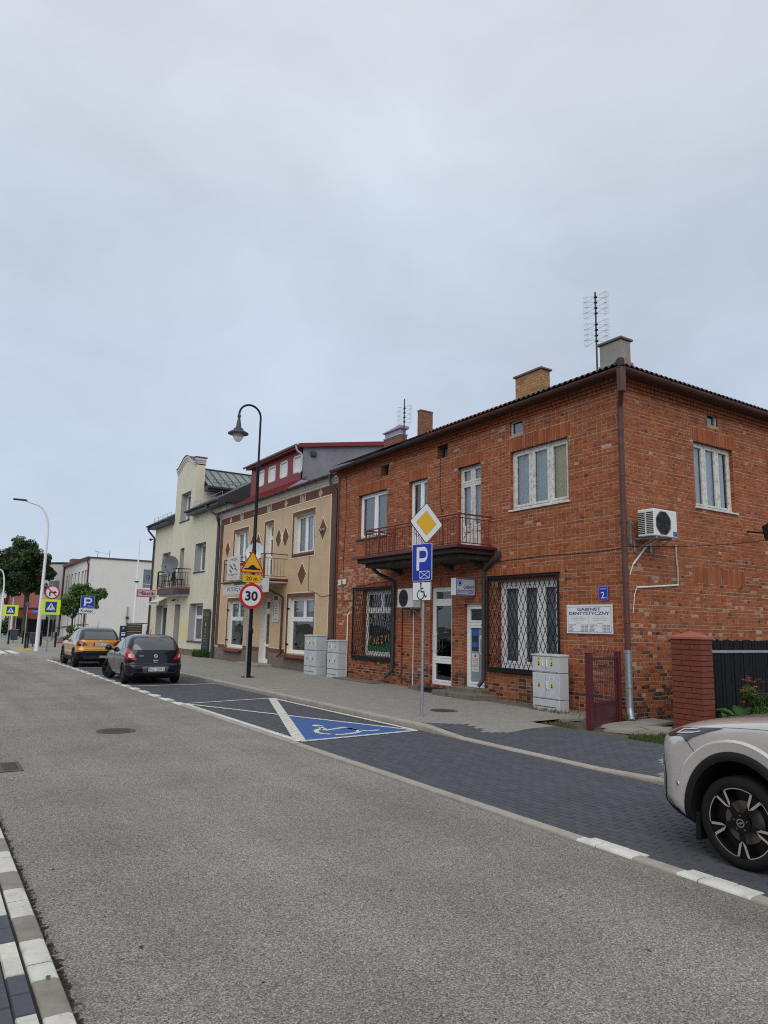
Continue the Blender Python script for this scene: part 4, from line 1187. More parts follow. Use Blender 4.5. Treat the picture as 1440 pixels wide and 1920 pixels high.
for z, r in ((zt, .022), (zt - .10, .014), (zb, .014)):
    q.tube([(HX - .01, ra, z), (rx, ra, z), (rx, rb, z), (HX - .01, rb, z)], r, 8)
for p in ((rx, ra), (rx, 15.45), (rx, 16.9), (rx, rb), (rx, 17.75)):
    q.box(WF, p[0] - .02, p[0] + .02, p[1] - .02, p[1] + .02, bz - .05, zt + .01)
rail = q.build('railing', 'red_paint', bal)
q = MB()
def bars(a, b, fixed, horiz):
    k = int(abs(b - a) / .115)
    for i in range(1, k):
        t = a + (b - a) * i / k; p = (t, fixed) if horiz else (fixed, t)
        q.box(WF, p[0] - .006, p[0] + .006, p[1] - .006, p[1] + .006, zb, zt - .1)
bars(ra, rb, rx, False); bars(rx, HX, ra, True); bars(rx, HX, rb, True)
q.build('baluster', 'red_paint', bal)
q = MB()
for c in (14.7, 16.2, 17.6):                                    # curled flat-iron ornament between the bars
    for s in (1, -1):
        q.tube([(rx - .012, c + s * .62 * math.cos(t), zb + .10 + .30 * abs(math.sin(t)) ** 1 * 1.2) for t in [i * math.pi / 10 for i in range(0, 6)]], .006, 4)
        q.tube([(rx - .012, c + s * (.60 - .35 * t), zt - .15 - .28 * math.sin(t * math.pi)) for t in [i / 8 for i in range(9)]], .006, 4)
for s in (0, 1):
    q.tube([(rx + .15 + .8 * t, ra - .012, zb + .1 + (.5 if s else .25) * math.sin(t * math.pi)) for t in [i / 10 for i in range(11)]], .006, 4)
q.build('scroll', 'red_paint', bal)

# doorsteps and plinth stones
for lab, pts, z in ((None, [(11.96, 17.15), (12.36, 17.15), (12.36, 15.4), (11.98, 15.4)], .27), (None, [(11.62, 15.55), (12.36, 15.55), (12.36, 13.75), (11.66, 13.75)], .29), (None, [(12.08, 15.3), (12.36, 15.3), (12.36, 14.1), (12.1, 14.1)], .385), (None, [(11.84, 21.4), (12.36, 21.4), (12.36, 18.95), (11.84, 18.95)], .21)):
    q = MB(); x0, x1 = pts[0][0], pts[1][0]; ya, yb = pts[2][1], pts[0][1]
    q.box(WF, x0, x1, ya, yb, .05, z, .015); q.build('doorstep', 'concrete_dark', house)
q = MB(); q.box(WF, 11.78, 12.18, 15.60, 16.45, .272, .288, .004)
tag(q.build('doormat', 'rubber', None, None, (12, 16, .272)), 'dark rubber doormat lying on the step below the shop door', 'doormat')

# roof: corrugated tiles, eaves board, gutters, chimneys
RS = .36
def roof_sheet(ya, yb, m, amp=.022, per=.17):
    q = MB(); k = int((yb - ya) / (per / 6)); vs = []; fs = []
    xe, ridge = HX - .30, HX + 4.2
    for i in range(k + 1):
        y = ya + (yb - ya) * i / k; w = amp * math.sin(2 * math.pi * y / per)
        xt = min(ridge, xe + max(.02, (y - (HY - .30)) * 1.05))
        vs += [(xe, y, HTOP + .185 + w), (xt, y, HTOP + .185 + (xt - xe) * RS + w)]
    q.add(vs, [(2 * i, 2 * i + 2, 2 * i + 3, 2 * i + 1) for i in range(k)]); return q, m
roof = MB(); roof.box(WF, HX - .26, S_END, HY - .26, HYE, HTOP - .005, HTOP + .05, .004)
roof = roof.build('roof', 'brown_wood', house)
for ya, yb, m, amp in ((HY - .30, 13.1, 'roof_dark', .03), (13.1, 16.6, 'roof_red', .03), (16.6, HYE, 'roof_red_metal', .004)):
    q, m = roof_sheet(ya, yb, m, amp); q.build('tiles', m, roof, 60)
q = MB(); k = 320; vs = []; ye = HY - .30
for i in range(k + 1):
    x = HX - .30 + (S_END - HX + .3) * i / k; w = .03 * math.sin(2 * math.pi * x / .17); yt = min(HYE - 6.0, ye + max(.02, (x - HX + .30) / 1.05))
    vs += [(x, ye, HTOP + .185 + w), (x, yt, HTOP + .185 + (yt - ye) * 1.05 * RS + w)]
q.add(vs, [(2 * i, 2 * i + 1, 2 * i + 3, 2 * i + 2) for i in range(k)]); q.build('tiles', 'roof_dark', roof, 60)
q = MB(); q.tube([(HX - .32, HY - .32, HTOP + .20), (HX + 4.2, HY + 3.98, HTOP + .20 + 4.5 * RS)], .09, 10); q.build('hip_tile', 'roof_dark', roof, 60)
gz = HTOP + .055; gx, gy = HX - .36, HY - .36
g1 = gutter(house, [(gx, 16.4, gz), (gx, gy, gz), (S_END, gy, gz)], .075, 'brown_metal'); 
gutter(house, [(gx, HYE - .05, gz - .05), (gx, 16.3, gz + .0)], .075, 'dark_metal')
def chimney(x0, x1, y0, y1, zt, m, cap, cm, extra=None):
    q = MB(); zb = HTOP + .1; q.box(WF, x0, x1, y0, y1, zb, zt, .01)
    if extra: q.box(WF, x0 - .03, x1 + .05, y0 - .04, y1 + .03, zb, extra, .01)
    o = q.build('chimney', m, roof)
    q = MB(); q.box(WF, x0 - cap, x1 + cap, y0 - cap, y1 + cap, zt + .001, zt + .06, .012); q.build('chimney_cap', cm, o); return o
chimney(13.47, 13.83, 10.60, 11.24, 8.86, 'plaster_grey', .05, 'concrete_dark', 8.33)['label'] = 'grey plastered chimney with bare brick patches'
chimney(13.44, 13.78, 13.2, 14.2, 8.88, 'chimney_yellow', .05, 'concrete_dark')['label'] = 'yellow brick chimney'
chimney(14.64, 15.2, 20.42, 20.62, 9.72, 'chimney_red', .012, 'chimney_red')['label'] = 'slim tall red brick chimney'
c = chimney(13.44, 13.74, 19.96, 21.0, 8.52, 'chimney_red', .02, 'lavender')
q = MB(); q.box(WF, 13.47, 13.71, 19.99, 20.97, 8.58, 8.76, .004); q.prism(Fr((0, 0, 0), (0, 1, 0), (0, 0, 1), (1, 0, 0)), [(19.9, 8.76), (21.06, 8.76), (21.06, 8.78), (20.0, 8.86), (19.9, 8.86)], 13.4, 13.78); q.build('chimney_hood', 'lavender', c)
q = MB(); q.prism(Fr((0, 0, 0), (0, 1, 0), (0, 0, 1), (1, 0, 0)), [(13.1, 7.75), (14.35, 7.75), (14.3, 7.95), (13.15, 8.10), (13.1, 8.10)], 13.1, 13.43); q.build('flashing', 'roof_red_metal', roof)

# downpipes
dp = house
downpipe(dp, [(gx, gy, gz - .03), (gx, gy, gz - .42), (HX - .10, HY - .10, gz - .75), (HX - .10, HY - .10, 1.52)], .062, 'brown_metal', [(HX - .10, HY - .10, z) for z in (6.2, 5.2, 4.2, 3.15, 2.1)])['label'] = 'brown painted corner downpipe'
downpipe(dp, [(HX - .10, HY - .10, 1.54), (HX - .10, HY - .10, .34), (HX - .18, HY - .20, .16)], .072, 'galv', [(HX - .10, HY - .10, z) for z in (1.5, .8)])['label'] = 'galvanised foot of the corner downpipe'
q = MB(); q.box(WF, gx - .07, gx + .07, gy - .07, gy + .07, gz - .55, gz - .02, .01); q.build('rain_head', 'brown_metal', house)
downpipe(dp, [(HX - .10, 13.62, 3.88), (HX - .10, 13.62, 3.72), (HX - .09, 14.20, 3.45), (HX - .09, 14.21, .62), (HX - .2, 14.3, .45)], .052, 'dark_metal', [(HX - .09, 14.21, z) for z in (3.1, 2.0)])
downpipe(dp, [(HX - .6, 18.9, 3.72), (HX - .5, 18.75, 3.55), (HX - .09, 18.42, 3.3), (HX - .09, 18.42, .6), (HX - .26, 18.6, .38)], .052, 'dark_metal', [(HX - .09, 18.42, z) for z in (2.8, 1.2)])
downpipe(dp, [(HX - .03, 21.18, 2.33), (HX - .06, 21.26, 2.30), (HX - .06, 21.26, .22)], .022, 'white_metal', [])
downpipe(dp, [(HX - .03, 17.42, 2.45), (HX - .03, 17.42, .24)], .013, 'white_metal', [])
downpipe(dp, [(HX - .03, 18.02, 2.45), (HX - .03, 18.02, .24)], .02, 'red_paint', [])
downpipe(dp, [(HX - .03, 22.19, 7.2), (HX - .03, 22.19, .5)], .035, 'red_paint', [])
# ------------------------------------------------------------------ the tan bookshop house
TX, TY0, TY1, TTOP = 12.46, 22.32, 34.62, 7.36
shop = thing('bookshop_house', (TX, TY0, 0), 'tan plastered bookshop house with brown diamonds and a red dormer', 'house')
TF = Fr((TX, 0, 0), (0, -1, 0), (0, 0, 1), (-1, 0, 0))
T_OPS = dict(winR=Y(26.08, 24.28, 4.70, 6.27), door=Y(28.92, 28.14, 3.92, 6.22), winL=Y(32.62, 30.95, 4.70, 6.22),
             v1=Y(31.98, 31.72, 6.76, 7.06), v2=Y(28.78, 28.50, 6.76, 7.06), v3=Y(25.52, 25.22, 6.76, 7.08),
             shopL=Y(33.0, 31.0, .80, 2.95), shopR=Y(26.32, 24.1, .80, 2.97), entry=Y(29.1, 28.1, .28, 3.0))
mb = MB(); wall_sheet(mb, TF, -TY1, -TY0, .1, TTOP, list(T_OPS.values()), .24, 0, 1)
mb.quad([(TX, TY1, .1), (20, TY1, .1), (20, TY1, TTOP + 1.2), (TX, TY1, TTOP)], 0); mb.quad([(TX, TY0, .1), (20, TY0, .1), (20, TY0, TTOP), (TX, TY0, TTOP)], 0)
twall = mb.build('wall', ['tan', 'trim_white'], shop)
# brown bands, white outlines
mb = MB()
for a in (Y(22.95, TY0, .1, 6.72), Y(TY1, 34.12, .85, 6.72), Y(TY1, TY0, 6.72, 7.06)):
    ops = [o for o in T_OPS.values() if o[2] > 6.5]
    if a[2] > 6.5: wall_sheet(mb, TF, a[0], a[1], a[2], a[3], ops, .006, 0, 0, .006)
    else: mb.box(TF, a[0], a[1], a[2], a[3], .0005, .005)
for a in (Y(34.12, 32.95, .74, .90), Y(28.1, 26.35, .74, .92), Y(31.0, 29.1, .74, .92)):
    mb.box(TF, a[0], a[1], a[2], a[3], .0005, .007)
def surround(k, w, bot=True):
    o = T_OPS[k]
    for a in ((o[0] - w, o[0], o[2] - (w if bot else 0), o[3] + w), (o[1], o[1] + w * .45, o[2] - (w if bot else 0), o[3] + w), (o[0], o[1], o[3], o[3] + w)) + (((o[0], o[1], o[2] - w, o[2]),) if bot else ()):
        mb.box(TF, *a, .0005, .008)
surround('winR', .14); surround('winL', .14); surround('door', .14, False); surround('shopL', .14, False); surround('shopR', .16, False)
mb.build('brown_band', 'tan_brown', twall)
mb = MB()
def outline(a, b, c, d, t=.035, bot=True):
    for q in ((a - t, a, c, d), (b, b + t, c, d), (a - t, b + t, d, d + t)) + (((a - t, b + t, c - t, c),) if bot else ()):
        mb.box(TF, *q, .0005, .013)
for k, w in (('winR', .14), ('winL', .14)):
    o = T_OPS[k]; outline(o[0] - w, o[1] + w * .45, o[2] - w, o[3] + w)
for k, w in (('door', .14), ('shopL', .14), ('shopR', .16)):
    o = T_OPS[k]; outline(o[0] - w, o[1] + w * .45, o[2], o[3] + w, bot=False)
outline(-34.12, -22.99, .92, 6.70, .04, False)
for y in (32.05, 31.65, 28.85, 28.44, 25.6, 25.15): mb.box(TF, -y - .012, -y + .012, 6.74, 7.06, .006, .014)
for a in (Y(34.12, 33.15, .90, .925), Y(27.95, 26.55, .92, .945)): mb.box(TF, a[0], a[1], a[2], a[3], .0075, .016)
mb.build('white_trim', 'trim_white', twall)
mb = MB(); pr = [(.0, 7.06), (.05, 7.08), (.06, 7.15), (.10, 7.17), (.11, 7.24), (.17, 7.26), (.18, 7.34), (.0, 7.36)]
mb.prism(Fr((TX, TY0, 0), (-1, 0, 0), (0, 0, 1), (0, 1, 0)), [(a, b) for a, b in pr], 0, TY1 - TY0); mb.build('cornice', 'cornice_white', shop)
mb = MB(); mb.box(TF, -TY1, -29.12, .05, .74, .002, .03); mb.box(TF, -28.08, -TY0, .05, .74, .002, .03); mb.build('plinth', 'pebble', shop)
def diamond(y, z, w, h, inner, border, bw=.03):
    q = MB(); 
    for s, n, mi in ((1, .009, 1), (1 - bw * 2.6 / min(w, h) * 1.0, .013, 0)):
        q.prism(TF, [(-y - w / 2 * s, z), (-y, z - h / 2 * s), (-y + w / 2 * s, z), (-y, z + h / 2 * s)], .0, n, mi)
    return q.build('diamond_ornament', [inner, border], twall)
for y in (33.5, 29.72, 30.35, 27.53, 26.86, 23.58): diamond(y, 5.48, .70, .94, 'tan_brown', 'trim_white')
diamond(25.22, 3.86, .82, .98, 'tan_brown', 'trim_white')
q = MB(); q.prism(TF, [(-27.2 - .13, 5.48), (-27.2, 5.25), (-27.2 + .13, 5.48), (-27.2, 5.71)], .0, .02); q.build('diamond_ornament', 'trim_white', twall)
for y in (33.27, 30.25, 26.95, 23.87): diamond(y, 6.90, .32, .32, 'tan', 'trim_white', .025)
tw = lambda k, **kw: window(shop, TF, *T_OPS[k][:4], **kw)
tw('winR', rec=.2, mull=(.42, .78), curtain='curtain', fw=.06, sash=.05, sill=(.03, 'tan_brown', .10))
tw('winL', rec=.2, mull=(.45, .8), curtain='curtain', fw=.06, sash=.05, sill=(.03, 'tan_brown', .06))
tw('door', rec=.2, trans=(4.75, 5.62), curtain='curtain_grey', fw=.06, sash=.05, name='balcony_door')
for k in ('v1', 'v2', 'v3'): tw(k, rec=.18, curtain=None, fw=.02, sash=0, back=True, depth=.3)
def shopwin(k, blinds):
    o = T_OPS[k]
    w = tw(k, rec=.16, trans=(2.12,), mull=(.52,), mtop=True, curtain=None, fw=.07, sash=.05, glass='glass_clear')
    q = MB(); q.rect(TF, o[0] + .1, o[1] - .1, 2.42 if k == 'shopR' else 2.2, o[3] - .1, -.30); q.build('blind', 'curtain' if k == 'shopR' else mat('blind_green', (.42, .52, .46), .9, .04, 4), w)
    q = MB(); 
    for i in range(34):                                             # books, toys and stationery on the display shelf
        u = rnd.uniform(o[0] + .15, o[1] - .2); z = .86 + rnd.choice((0, .18, .38)) * rnd.random(); h = rnd.uniform(.08, .26); ww = rnd.uniform(.05, .18); n = rnd.uniform(-.75, -.38)
        q.box(TF, u, u + ww, z, z + h, n, n + .03, 0, 0, rnd.choice([(.05, .10, .3), (.3, .05, .12), (.28, .12, .30), (.4, .35, .25), (.06, .2, .12), (.5, .5, .5), (.35, .2, .03)]))
    q.box(TF, o[0] + .05, o[1] - .05, .80, .86, -.9, -.3, 0, 0, (.2, .19, .18))
    q.build('window_display', 'paver', w)
    q = MB(); q.prism(Fr((TX, 0, 0), (-1, 0, 0), (0, 0, 1), (0, 1, 0)), [(-.15, .80), (.24, .66), (.24, .63), (-.15, .76)], -o[1] - .06, -o[0] + .12); q.build('sill', 'red_paint', w)
    for u in (o[0] - .02,):
        for z in (1.1, 2.5):
            q = MB(); q.box(TF, u - .02, u + .05, z, z + .06, -.05, .06, .004); q.build('shutter_hinge', 'black_iron', w)
shopwin('shopL', 0); shopwin('shopR', 1)
en = tw('entry', rec=.22, trans=(2.45,), curtain=None, fw=.075, sash=.07, glass='glass_clear', name='door', depth=1.5)
o = T_OPS['entry']; q = MB(); q.box(TF, o[0] + .07, o[1] - .07, .95, 1.05, -.27, -.205, .006); q.box(TF, o[0] + .09, o[1] - .09, 2.5, 2.88, -.5, -.49); q.build('rail', 'white_pvc', en)
handle(en, TF, o[0] + .16, 1.2, 1.8, -.2)
q = MB(); q.box(WF, 11.75, TX, 27.6, 29.9, .1, .27, .015); q.build('doorstep', 'concrete', shop)
# balcony on the tan house
by0, by1, bx, bz = 26.5, 31.2, 11.38, 3.72
q = MB(); prb = [(TX - .01, by0), (bx + .35, by0), (bx, by0 + .35), (bx, by1 - .35), (bx + .35, by1), (TX - .01, by1)]
q.prism(WF, prb, bz - .16, bz - .02); bal2 = q.build('balcony', 'cream_trim', shop)
q = MB(); q.tube([(x, y, bz - .05) for x, y in prb], .06, 8); q.build('drip_edge', 'maroon', bal2, 60)
q = MB(); zt, zb = bz + 1.0, bz + .10
loop = [(TX - .01, by0 + .08), (bx + .08, by0 + .08), (bx + .08, by1 - .08), (TX - .01, by1 - .08)]
for z, r in ((zt, .02), (zt - .18, .012), (zb, .012)): q.tube([(x, y, z) for x, y in loop], r, 6)
for x, y in loop[1:3]: q.box(WF, x - .02, x + .02, y - .02, y + .02, bz - .03, zt)
q.build('railing', 'rust', bal2)
q = MB()
for (xa, ya), (xb, yb) in zip(loop[:-1], loop[1:]):
    k = max(2, int(math.hypot(xb - xa, yb - ya) / .14))
    for i in range(1, k):
        x, y = xa + (xb - xa) * i / k, ya + (yb - ya) * i / k; q.box(WF, x - .006, x + .006, y - .006, y + .006, zb, zt - .18)
q.build('baluster', 'rust', bal2)
downpipe(shop, [(11.5, 26.6, bz - .1), (11.55, 26.68, bz - .35), (TX - .07, 26.75, bz - .7), (TX - .07, 26.78, .75), (TX - .2, 26.85, .6)], .045, 'brown_metal')
# roof, gutter, dormer
q = MB(); xe = TX - .22; RT = .72
for ya, yb, r_, xl in ((TY0 - .05, 26.7, .30, 5.5), (26.7, 32.45, RT, 1.0), (32.45, TY1, .30, 5.5)): q.quad([(xe, ya, TTOP + .06), (xe, yb, TTOP + .06), (xe + xl, yb, TTOP + .06 + xl * r_), (xe + xl, ya, TTOP + .06 + xl * r_)])
q.box(WF, xe, TX + .3, TY0 - .05, TY1, TTOP + .0, TTOP + .05); troof = q.build('roof', 'roof_red_metal', shop)
q = MB()
for i in range(60):
    y = TY0 + i * (TY1 - TY0) / 60; r_ = RT if 26.7 < y < 32.45 else .30; q.tube([(xe - .01, y, TTOP + .08), (xe + .9, y, TTOP + .08 + .9 * r_)], .014, 4)
q.build('sheet_rib', 'roof_red_metal', troof)
gutter(shop, [(xe - .07, TY1 + .1, TTOP + .02), (xe - .07, TY0 + .15, TTOP + .02)], .075, 'dark_metal', brackets=.6)
downpipe(shop, [(xe - .07, 22.62, TTOP - .03), (xe - .07, 22.62, TTOP - .28), (TX - .10, 22.42, TTOP - .6), (TX - .10, 22.40, .3)], .06, 'dark_metal', [(TX - .10, 22.4, z) for z in (5.5, 3.6, 1.8)])
downpipe(shop, [(xe - .07, 34.45, TTOP - .03), (xe - .07, 34.45, TTOP - .25), (TX - .09, 34.6, TTOP - .6), (TX - .09, 34.6, .2)], .055, 'dark_metal', [(TX - .09, 34.6, 4.)])
dy0, dy1, dx = 26.75, 32.4, 13.05
DFm = Fr((dx, 0, 0), (0, -1, 0), (0, 0, 1), (-1, 0, 0)); d_ops = []
for k in range(4):
    yc = 27.35 + k * 1.28 if k else 27.25; d_ops.append((-yc - .38, -yc + .38, 8.38, 9.10))
q = MB(); wall_sheet(q, DFm, -dy1, -dy0, 8.0, 9.40, d_ops, .08); dorm = q.build('dormer', 'roof_red_metal', troof)
for o in d_ops:
    wv = MB(); wv.box(DFm, o[0], o[1], o[2], o[3], -.06, -.05); wv.build('pane', 'curtain', dorm)
    wv = MB()
    for a in ((o[0] - .02, o[0] + .05, o[2], o[3]), (o[1] - .05, o[1] + .02, o[2], o[3]), (o[0], o[1], o[3] - .05, o[3] + .02), (o[0], o[1], o[2] - .02, o[2] + .05)): wv.box(DFm, *a, -.05, .012)
    wv.build('window_frame', 'trim_white', dorm)
q = MB(); q.prism(Fr((0, dy0, 0), (1, 0, 0), (0, 0, 1), (0, -1, 0)), [(dx, 8.0), (19, 8.0), (19, 10.35), (dx, 9.38)], -.12, 0); q.build('dormer_side', 'grey_render', dorm)
q = MB(); q.prism(Fr((0, dy0 - .16, 0), (1, 0, 0), (0, 0, 1), (0, -1, 0)), [(dx - .25, 9.33), (19, 10.42), (19, 10.60), (dx - .25, 9.50)], -(dy1 - dy0 + .3), 0); q.build('dormer_roof', 'roof_red_metal', dorm)
gutter(shop, [(dx - .33, dy1 + .2, 9.47), (dx - .33, dy0 - .1, 9.47)], .06, 'galv', brackets=.9)
downpipe(shop, [(dx - .33, dy0 + .02, 9.42), (dx - .3, dy0 + .0, 9.2), (dx - .08, dy0 - .08, 9.05), (dx - .08, dy0 - .08, 8.35), (dx - .2, dy0 - .08, 8.2)], .045, 'galv')
q = MB(); q.box(WF, dx + .35, dx + .6, dy0 - .12, dy0 - .0, 9.05, 9.25, .01); q.build('vent_hood', 'dark_metal', dorm)
q = MB(); q.box(WF, 12.9, 18, 22.2, 22.3, 7.4, 7.5); q.build('parapet', 'concrete', shop)

# bookshop boards and dish
def board(name, loc, w, h, fr, label, cat, paint):
    t = thing(name, loc, label, cat); q = MB(); q.box(fr, -w / 2, w / 2, 0, h, -.02, .0, .004); q.build('panel', 'board_white', t)
    paint(t, fr); return t
BFx = 11.36
f1 = Fr((BFx, 29.75, 3.76), (0, -1, 0), (0, 0, 1), (-1, 0, 0))
def pt1(t, fr):
    q = MB(); q.text('TWOJA', fr, 0, .80, .16, .85, .002, 0, 'C', .02); q.build('lettering', mat('ink_red', (.20, .05, .04), .6), t)
    q = MB()
    for (u, v) in ((-.35, .62), (-.12, .50), (.12, .62), (.30, .44), (-.30, .38)): q.poly(fr, [(u - .16, v + .07), (u + .12, v - .07), (u + .18, v - .02), (u - .10, v + .12)], .002)
    q.build('drawing', 'teal_print', t)
    q = MB(); q.text('Ksiegarnia', fr, 0, .17, .14, 1.1, .002); q.text('na dobry dzien', fr, 0, .06, .06, .8, .002); q.build('lettering', 'ink_navy', t)
board('shop_board', (BFx, 29.75, 3.76), 1.5, 1.05, f1, 'square white painted board tied to the tan house balcony railing', 'shop sign', pt1)
f2 = Fr((BFx, 28.35, 3.14), (0, -1, 0), (0, 0, 1), (-1, 0, 0))
def pt2(t, fr):
    q = MB(); q.text('KSIĘGARNIA', fr, 0, .09, .24, 3.9, .002, 0, 'C', .0); q.stroke(fr, [(-1.17, .08), (-1.12, .02)], .03, .002); q.build('lettering', 'ink_navy', t)
    q = MB(); q.poly(fr, [(-1.9, .46), (-1.6, .39), (-1.6, .52)], .002); q.rect(fr, -1.6, -1.2, .39, .52, .002); q.build('drawing', 'yellow_sign', t)
    q = MB(); q.rect(fr, -1.2, .2, .38, .52, .002); q.build('drawing', 'teal_print', t)
board('shop_sign', (BFx, 28.35, 3.14), 4.95, .56, f2, 'long white sign with dark capitals below the tan house balcony', 'shop sign', pt2)
f3 = Fr((TX - .03, 27.48, 1.98), (0, -1, 0), (0, 0, 1), (-1, 0, 0))
def pt3(t, fr):
    q = MB(); q.rect(fr, -.2, .2, .92, 1.08, .002); 
    for k in range(5): q.text(('ART.', 'BIUROWE', 'DRUK', 'XERO', 'ZABAWKI')[k], fr, .06, .74 - k * .10, .055, .26, .002)
    q.build('lettering', mat('ink_red', (.20, .05, .04), .6), t)
    q = MB(); q.rect(fr, -.22, -.17, .25, .75, .002); q.text('zapraszamy', fr, 0, .08, .06, .4, .002); q.build('drawing', 'teal_print', t)
board('price_board', (TX - .03, 27.48, 1.98), .60, 1.14, f3, 'tall narrow white board hanging beside the bookshop door', 'shop sign', pt3)
q = MB(); q.tube([(11.25, 31.7, 3.66), (11.36, 26.5, 3.66)], .025, 6); q.build('sign_rail', 'rust', bal2)
def dish(loc, r, facing, m, label, arm_to):
    t = thing('satellite_dish', loc, label, 'satellite dish'); f = Vector(facing).normalized(); q = MB()
    q.lathe([(0.001, -.09), (r * .4, -.075), (r * .7, -.045), (r * .9, -.012), (r, 0), (r, .01), (r * .9, -.02), (0.001, -.10)], loc, f, 28); q.build('reflector', m, t, 50)
    P = Vector(loc); q = MB(); tip = P + f * r * 1.0 + Vector((0, 0, -r * .5)); q.tube([tuple(P - Vector((0, 0, r))), tuple(tip)], .012, 6); q.cyl(tuple(tip), tuple(tip + (P - tip).normalized() * .1), .03, n=8); q.build('feed_arm', 'dark_metal', t)
    q = MB(); q.tube([tuple(P - f * .1), tuple(P - f * .2), tuple(arm_to)], .02, 6); q.build('bracket', 'dark_metal', t); return t
dish((11.28, 27.25, 4.82), .40, (-.75, -.62, .28), 'dish_light', 'pale satellite dish mounted on the tan house balcony', (11.46, 27.4, 4.3))
# lamps fixed in the diamond, cable box on the strip
q = MB()
for u in (-23.45, -23.68): q.box(TF, u, u + .08, 5.40, 5.50, .01, .09, .01); q.cyl(TF.p(u + .04, 5.45, .09), TF.p(u + .04, 5.43, .15), .035, n=8)
q.build('wall_lamp', 'galv', shop)
q = MB(); q.box(TF, -22.62, -22.48, 2.35, 2.75, .006, .03, .004); q.build('house_plate', 'blue_print', shop)

# ------------------------------------------------------------------ the cream house
CX, CY0, CY1, CTOP = 12.6, 34.72, 47.35, 7.95
cream = thing('cream_house', (CX, CY0, 0), 'pale cream plastered house with a curved baroque gable and balcony', 'house')
CF = Fr((CX, 0, 0), (0, -1, 0), (0, 0, 1), (-1, 0, 0))
C_OPS = dict(winR=Y(38.97, 37.2, 4.64, 6.22), slot=Y(41.72, 40.95, 3.7, 6.18), winL=Y(45.4, 43.65, 3.7, 6.15), top=Y(42.18, 40.36, 7.8, 9.5),
             gdoor=Y(45.9, 43.6, .25, 2.9), gdoor2=Y(42.05, 41.0, .3, 2.92), gwin=Y(39.35, 37.1, .9, 2.93))
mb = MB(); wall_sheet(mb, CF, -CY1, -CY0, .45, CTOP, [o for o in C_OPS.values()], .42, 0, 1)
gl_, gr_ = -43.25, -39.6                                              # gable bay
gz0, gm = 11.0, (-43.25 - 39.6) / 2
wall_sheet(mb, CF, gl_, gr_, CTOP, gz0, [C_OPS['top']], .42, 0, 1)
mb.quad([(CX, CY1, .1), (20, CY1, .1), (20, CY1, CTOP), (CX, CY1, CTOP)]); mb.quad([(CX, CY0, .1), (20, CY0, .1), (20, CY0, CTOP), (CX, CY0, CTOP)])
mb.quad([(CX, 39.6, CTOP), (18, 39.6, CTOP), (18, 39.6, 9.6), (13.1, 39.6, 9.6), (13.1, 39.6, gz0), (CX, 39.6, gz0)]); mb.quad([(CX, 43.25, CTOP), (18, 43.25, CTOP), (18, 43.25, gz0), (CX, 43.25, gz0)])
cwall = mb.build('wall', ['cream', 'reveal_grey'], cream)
mb = MB(); mb.box(CF, -39.5, -CY0, .1, .46, -.02, -.012); mb.box(CF, -CY1, -42.1, .1, .46, -.02, -.012); mb.box(CF, -40.95, -39.5, .1, .46, -.02, -.012); mb.build('plinth', 'concrete_dark', cream)
mb = MB(); mb.rect(CF, -40.9, -39.55, 1.02, 1.95, .004); mb.build('bright_patch', 'cream_bright', cwall)
# curved gable with stepped mouldings
def gable_pts(off):
    pts = [(gl_ + off * .3, gz0 + .001)]
    for i in range(0, 29):
        t = i / 28
        s_ = max(0, min(1, (min(t, 1 - t) - .05) / .45)); z = gz0 + .18 + .06 * s_ + .50 * math.sin(math.pi / 2 * min(1, s_ * 1.05)) ** 1.7
        pts.append((gl_ + (gr_ - gl_) * t, z - off))
    pts.append((gr_ - off * .3, gz0 + .001)); return pts
q = MB(); q.prism(CF, gable_pts(.0), -.5, .0); q.build('gable', 'cream', cream)
q = MB(); P = gable_pts(0)[1:-1]
for n, o1, o2 in ((.10, .0, .14), (.055, .155, .25), (.025, .262, .34)):
    for (a, za), (b, zb) in zip(P[:-1], P[1:]):
        q.add([CF.p(a, za - o2, 0), CF.p(b, zb - o2, 0), CF.p(b, zb - o2, n), CF.p(a, za - o2, n), CF.p(a, za - o1, 0), CF.p(b, zb - o1, 0), CF.p(b, zb - o1, n), CF.p(a, za - o1, n)], [(0, 1, 2, 3), (4, 5, 6, 7), (3, 2, 6, 7)])
    sf = Fr((CX, 39.6, 0), (1, 0, 0), (0, 0, 1), (0, -1, 0)); q.box(sf, -n, .52, gz0 + .3 - o2, gz0 + .3 - o1, -.3, n)
q.build('gable_moulding', 'cream_trim', cream)
q = MB(); q.box(sf, -.14, .56, gz0 + .30, gz0 + .36, -.35, .14); 
for (a, za), (b, zb) in zip(P[:-1], P[1:]): q.add([CF.p(a, za + .002, -.52), CF.p(b, zb + .002, -.52), CF.p(b, zb + .002, .14), CF.p(a, za + .002, .14), CF.p(a, za + .03, .14), CF.p(b, zb + .03, .14)], [(0, 1, 2, 3), (3, 2, 5, 4)])
q.box(sf, .0, .52, gz0 - .1, gz0 + .3, -.5, 0.0, 0, 1)
q.build('gable_coping', ['dark_metal', 'cream_trim'], cream)
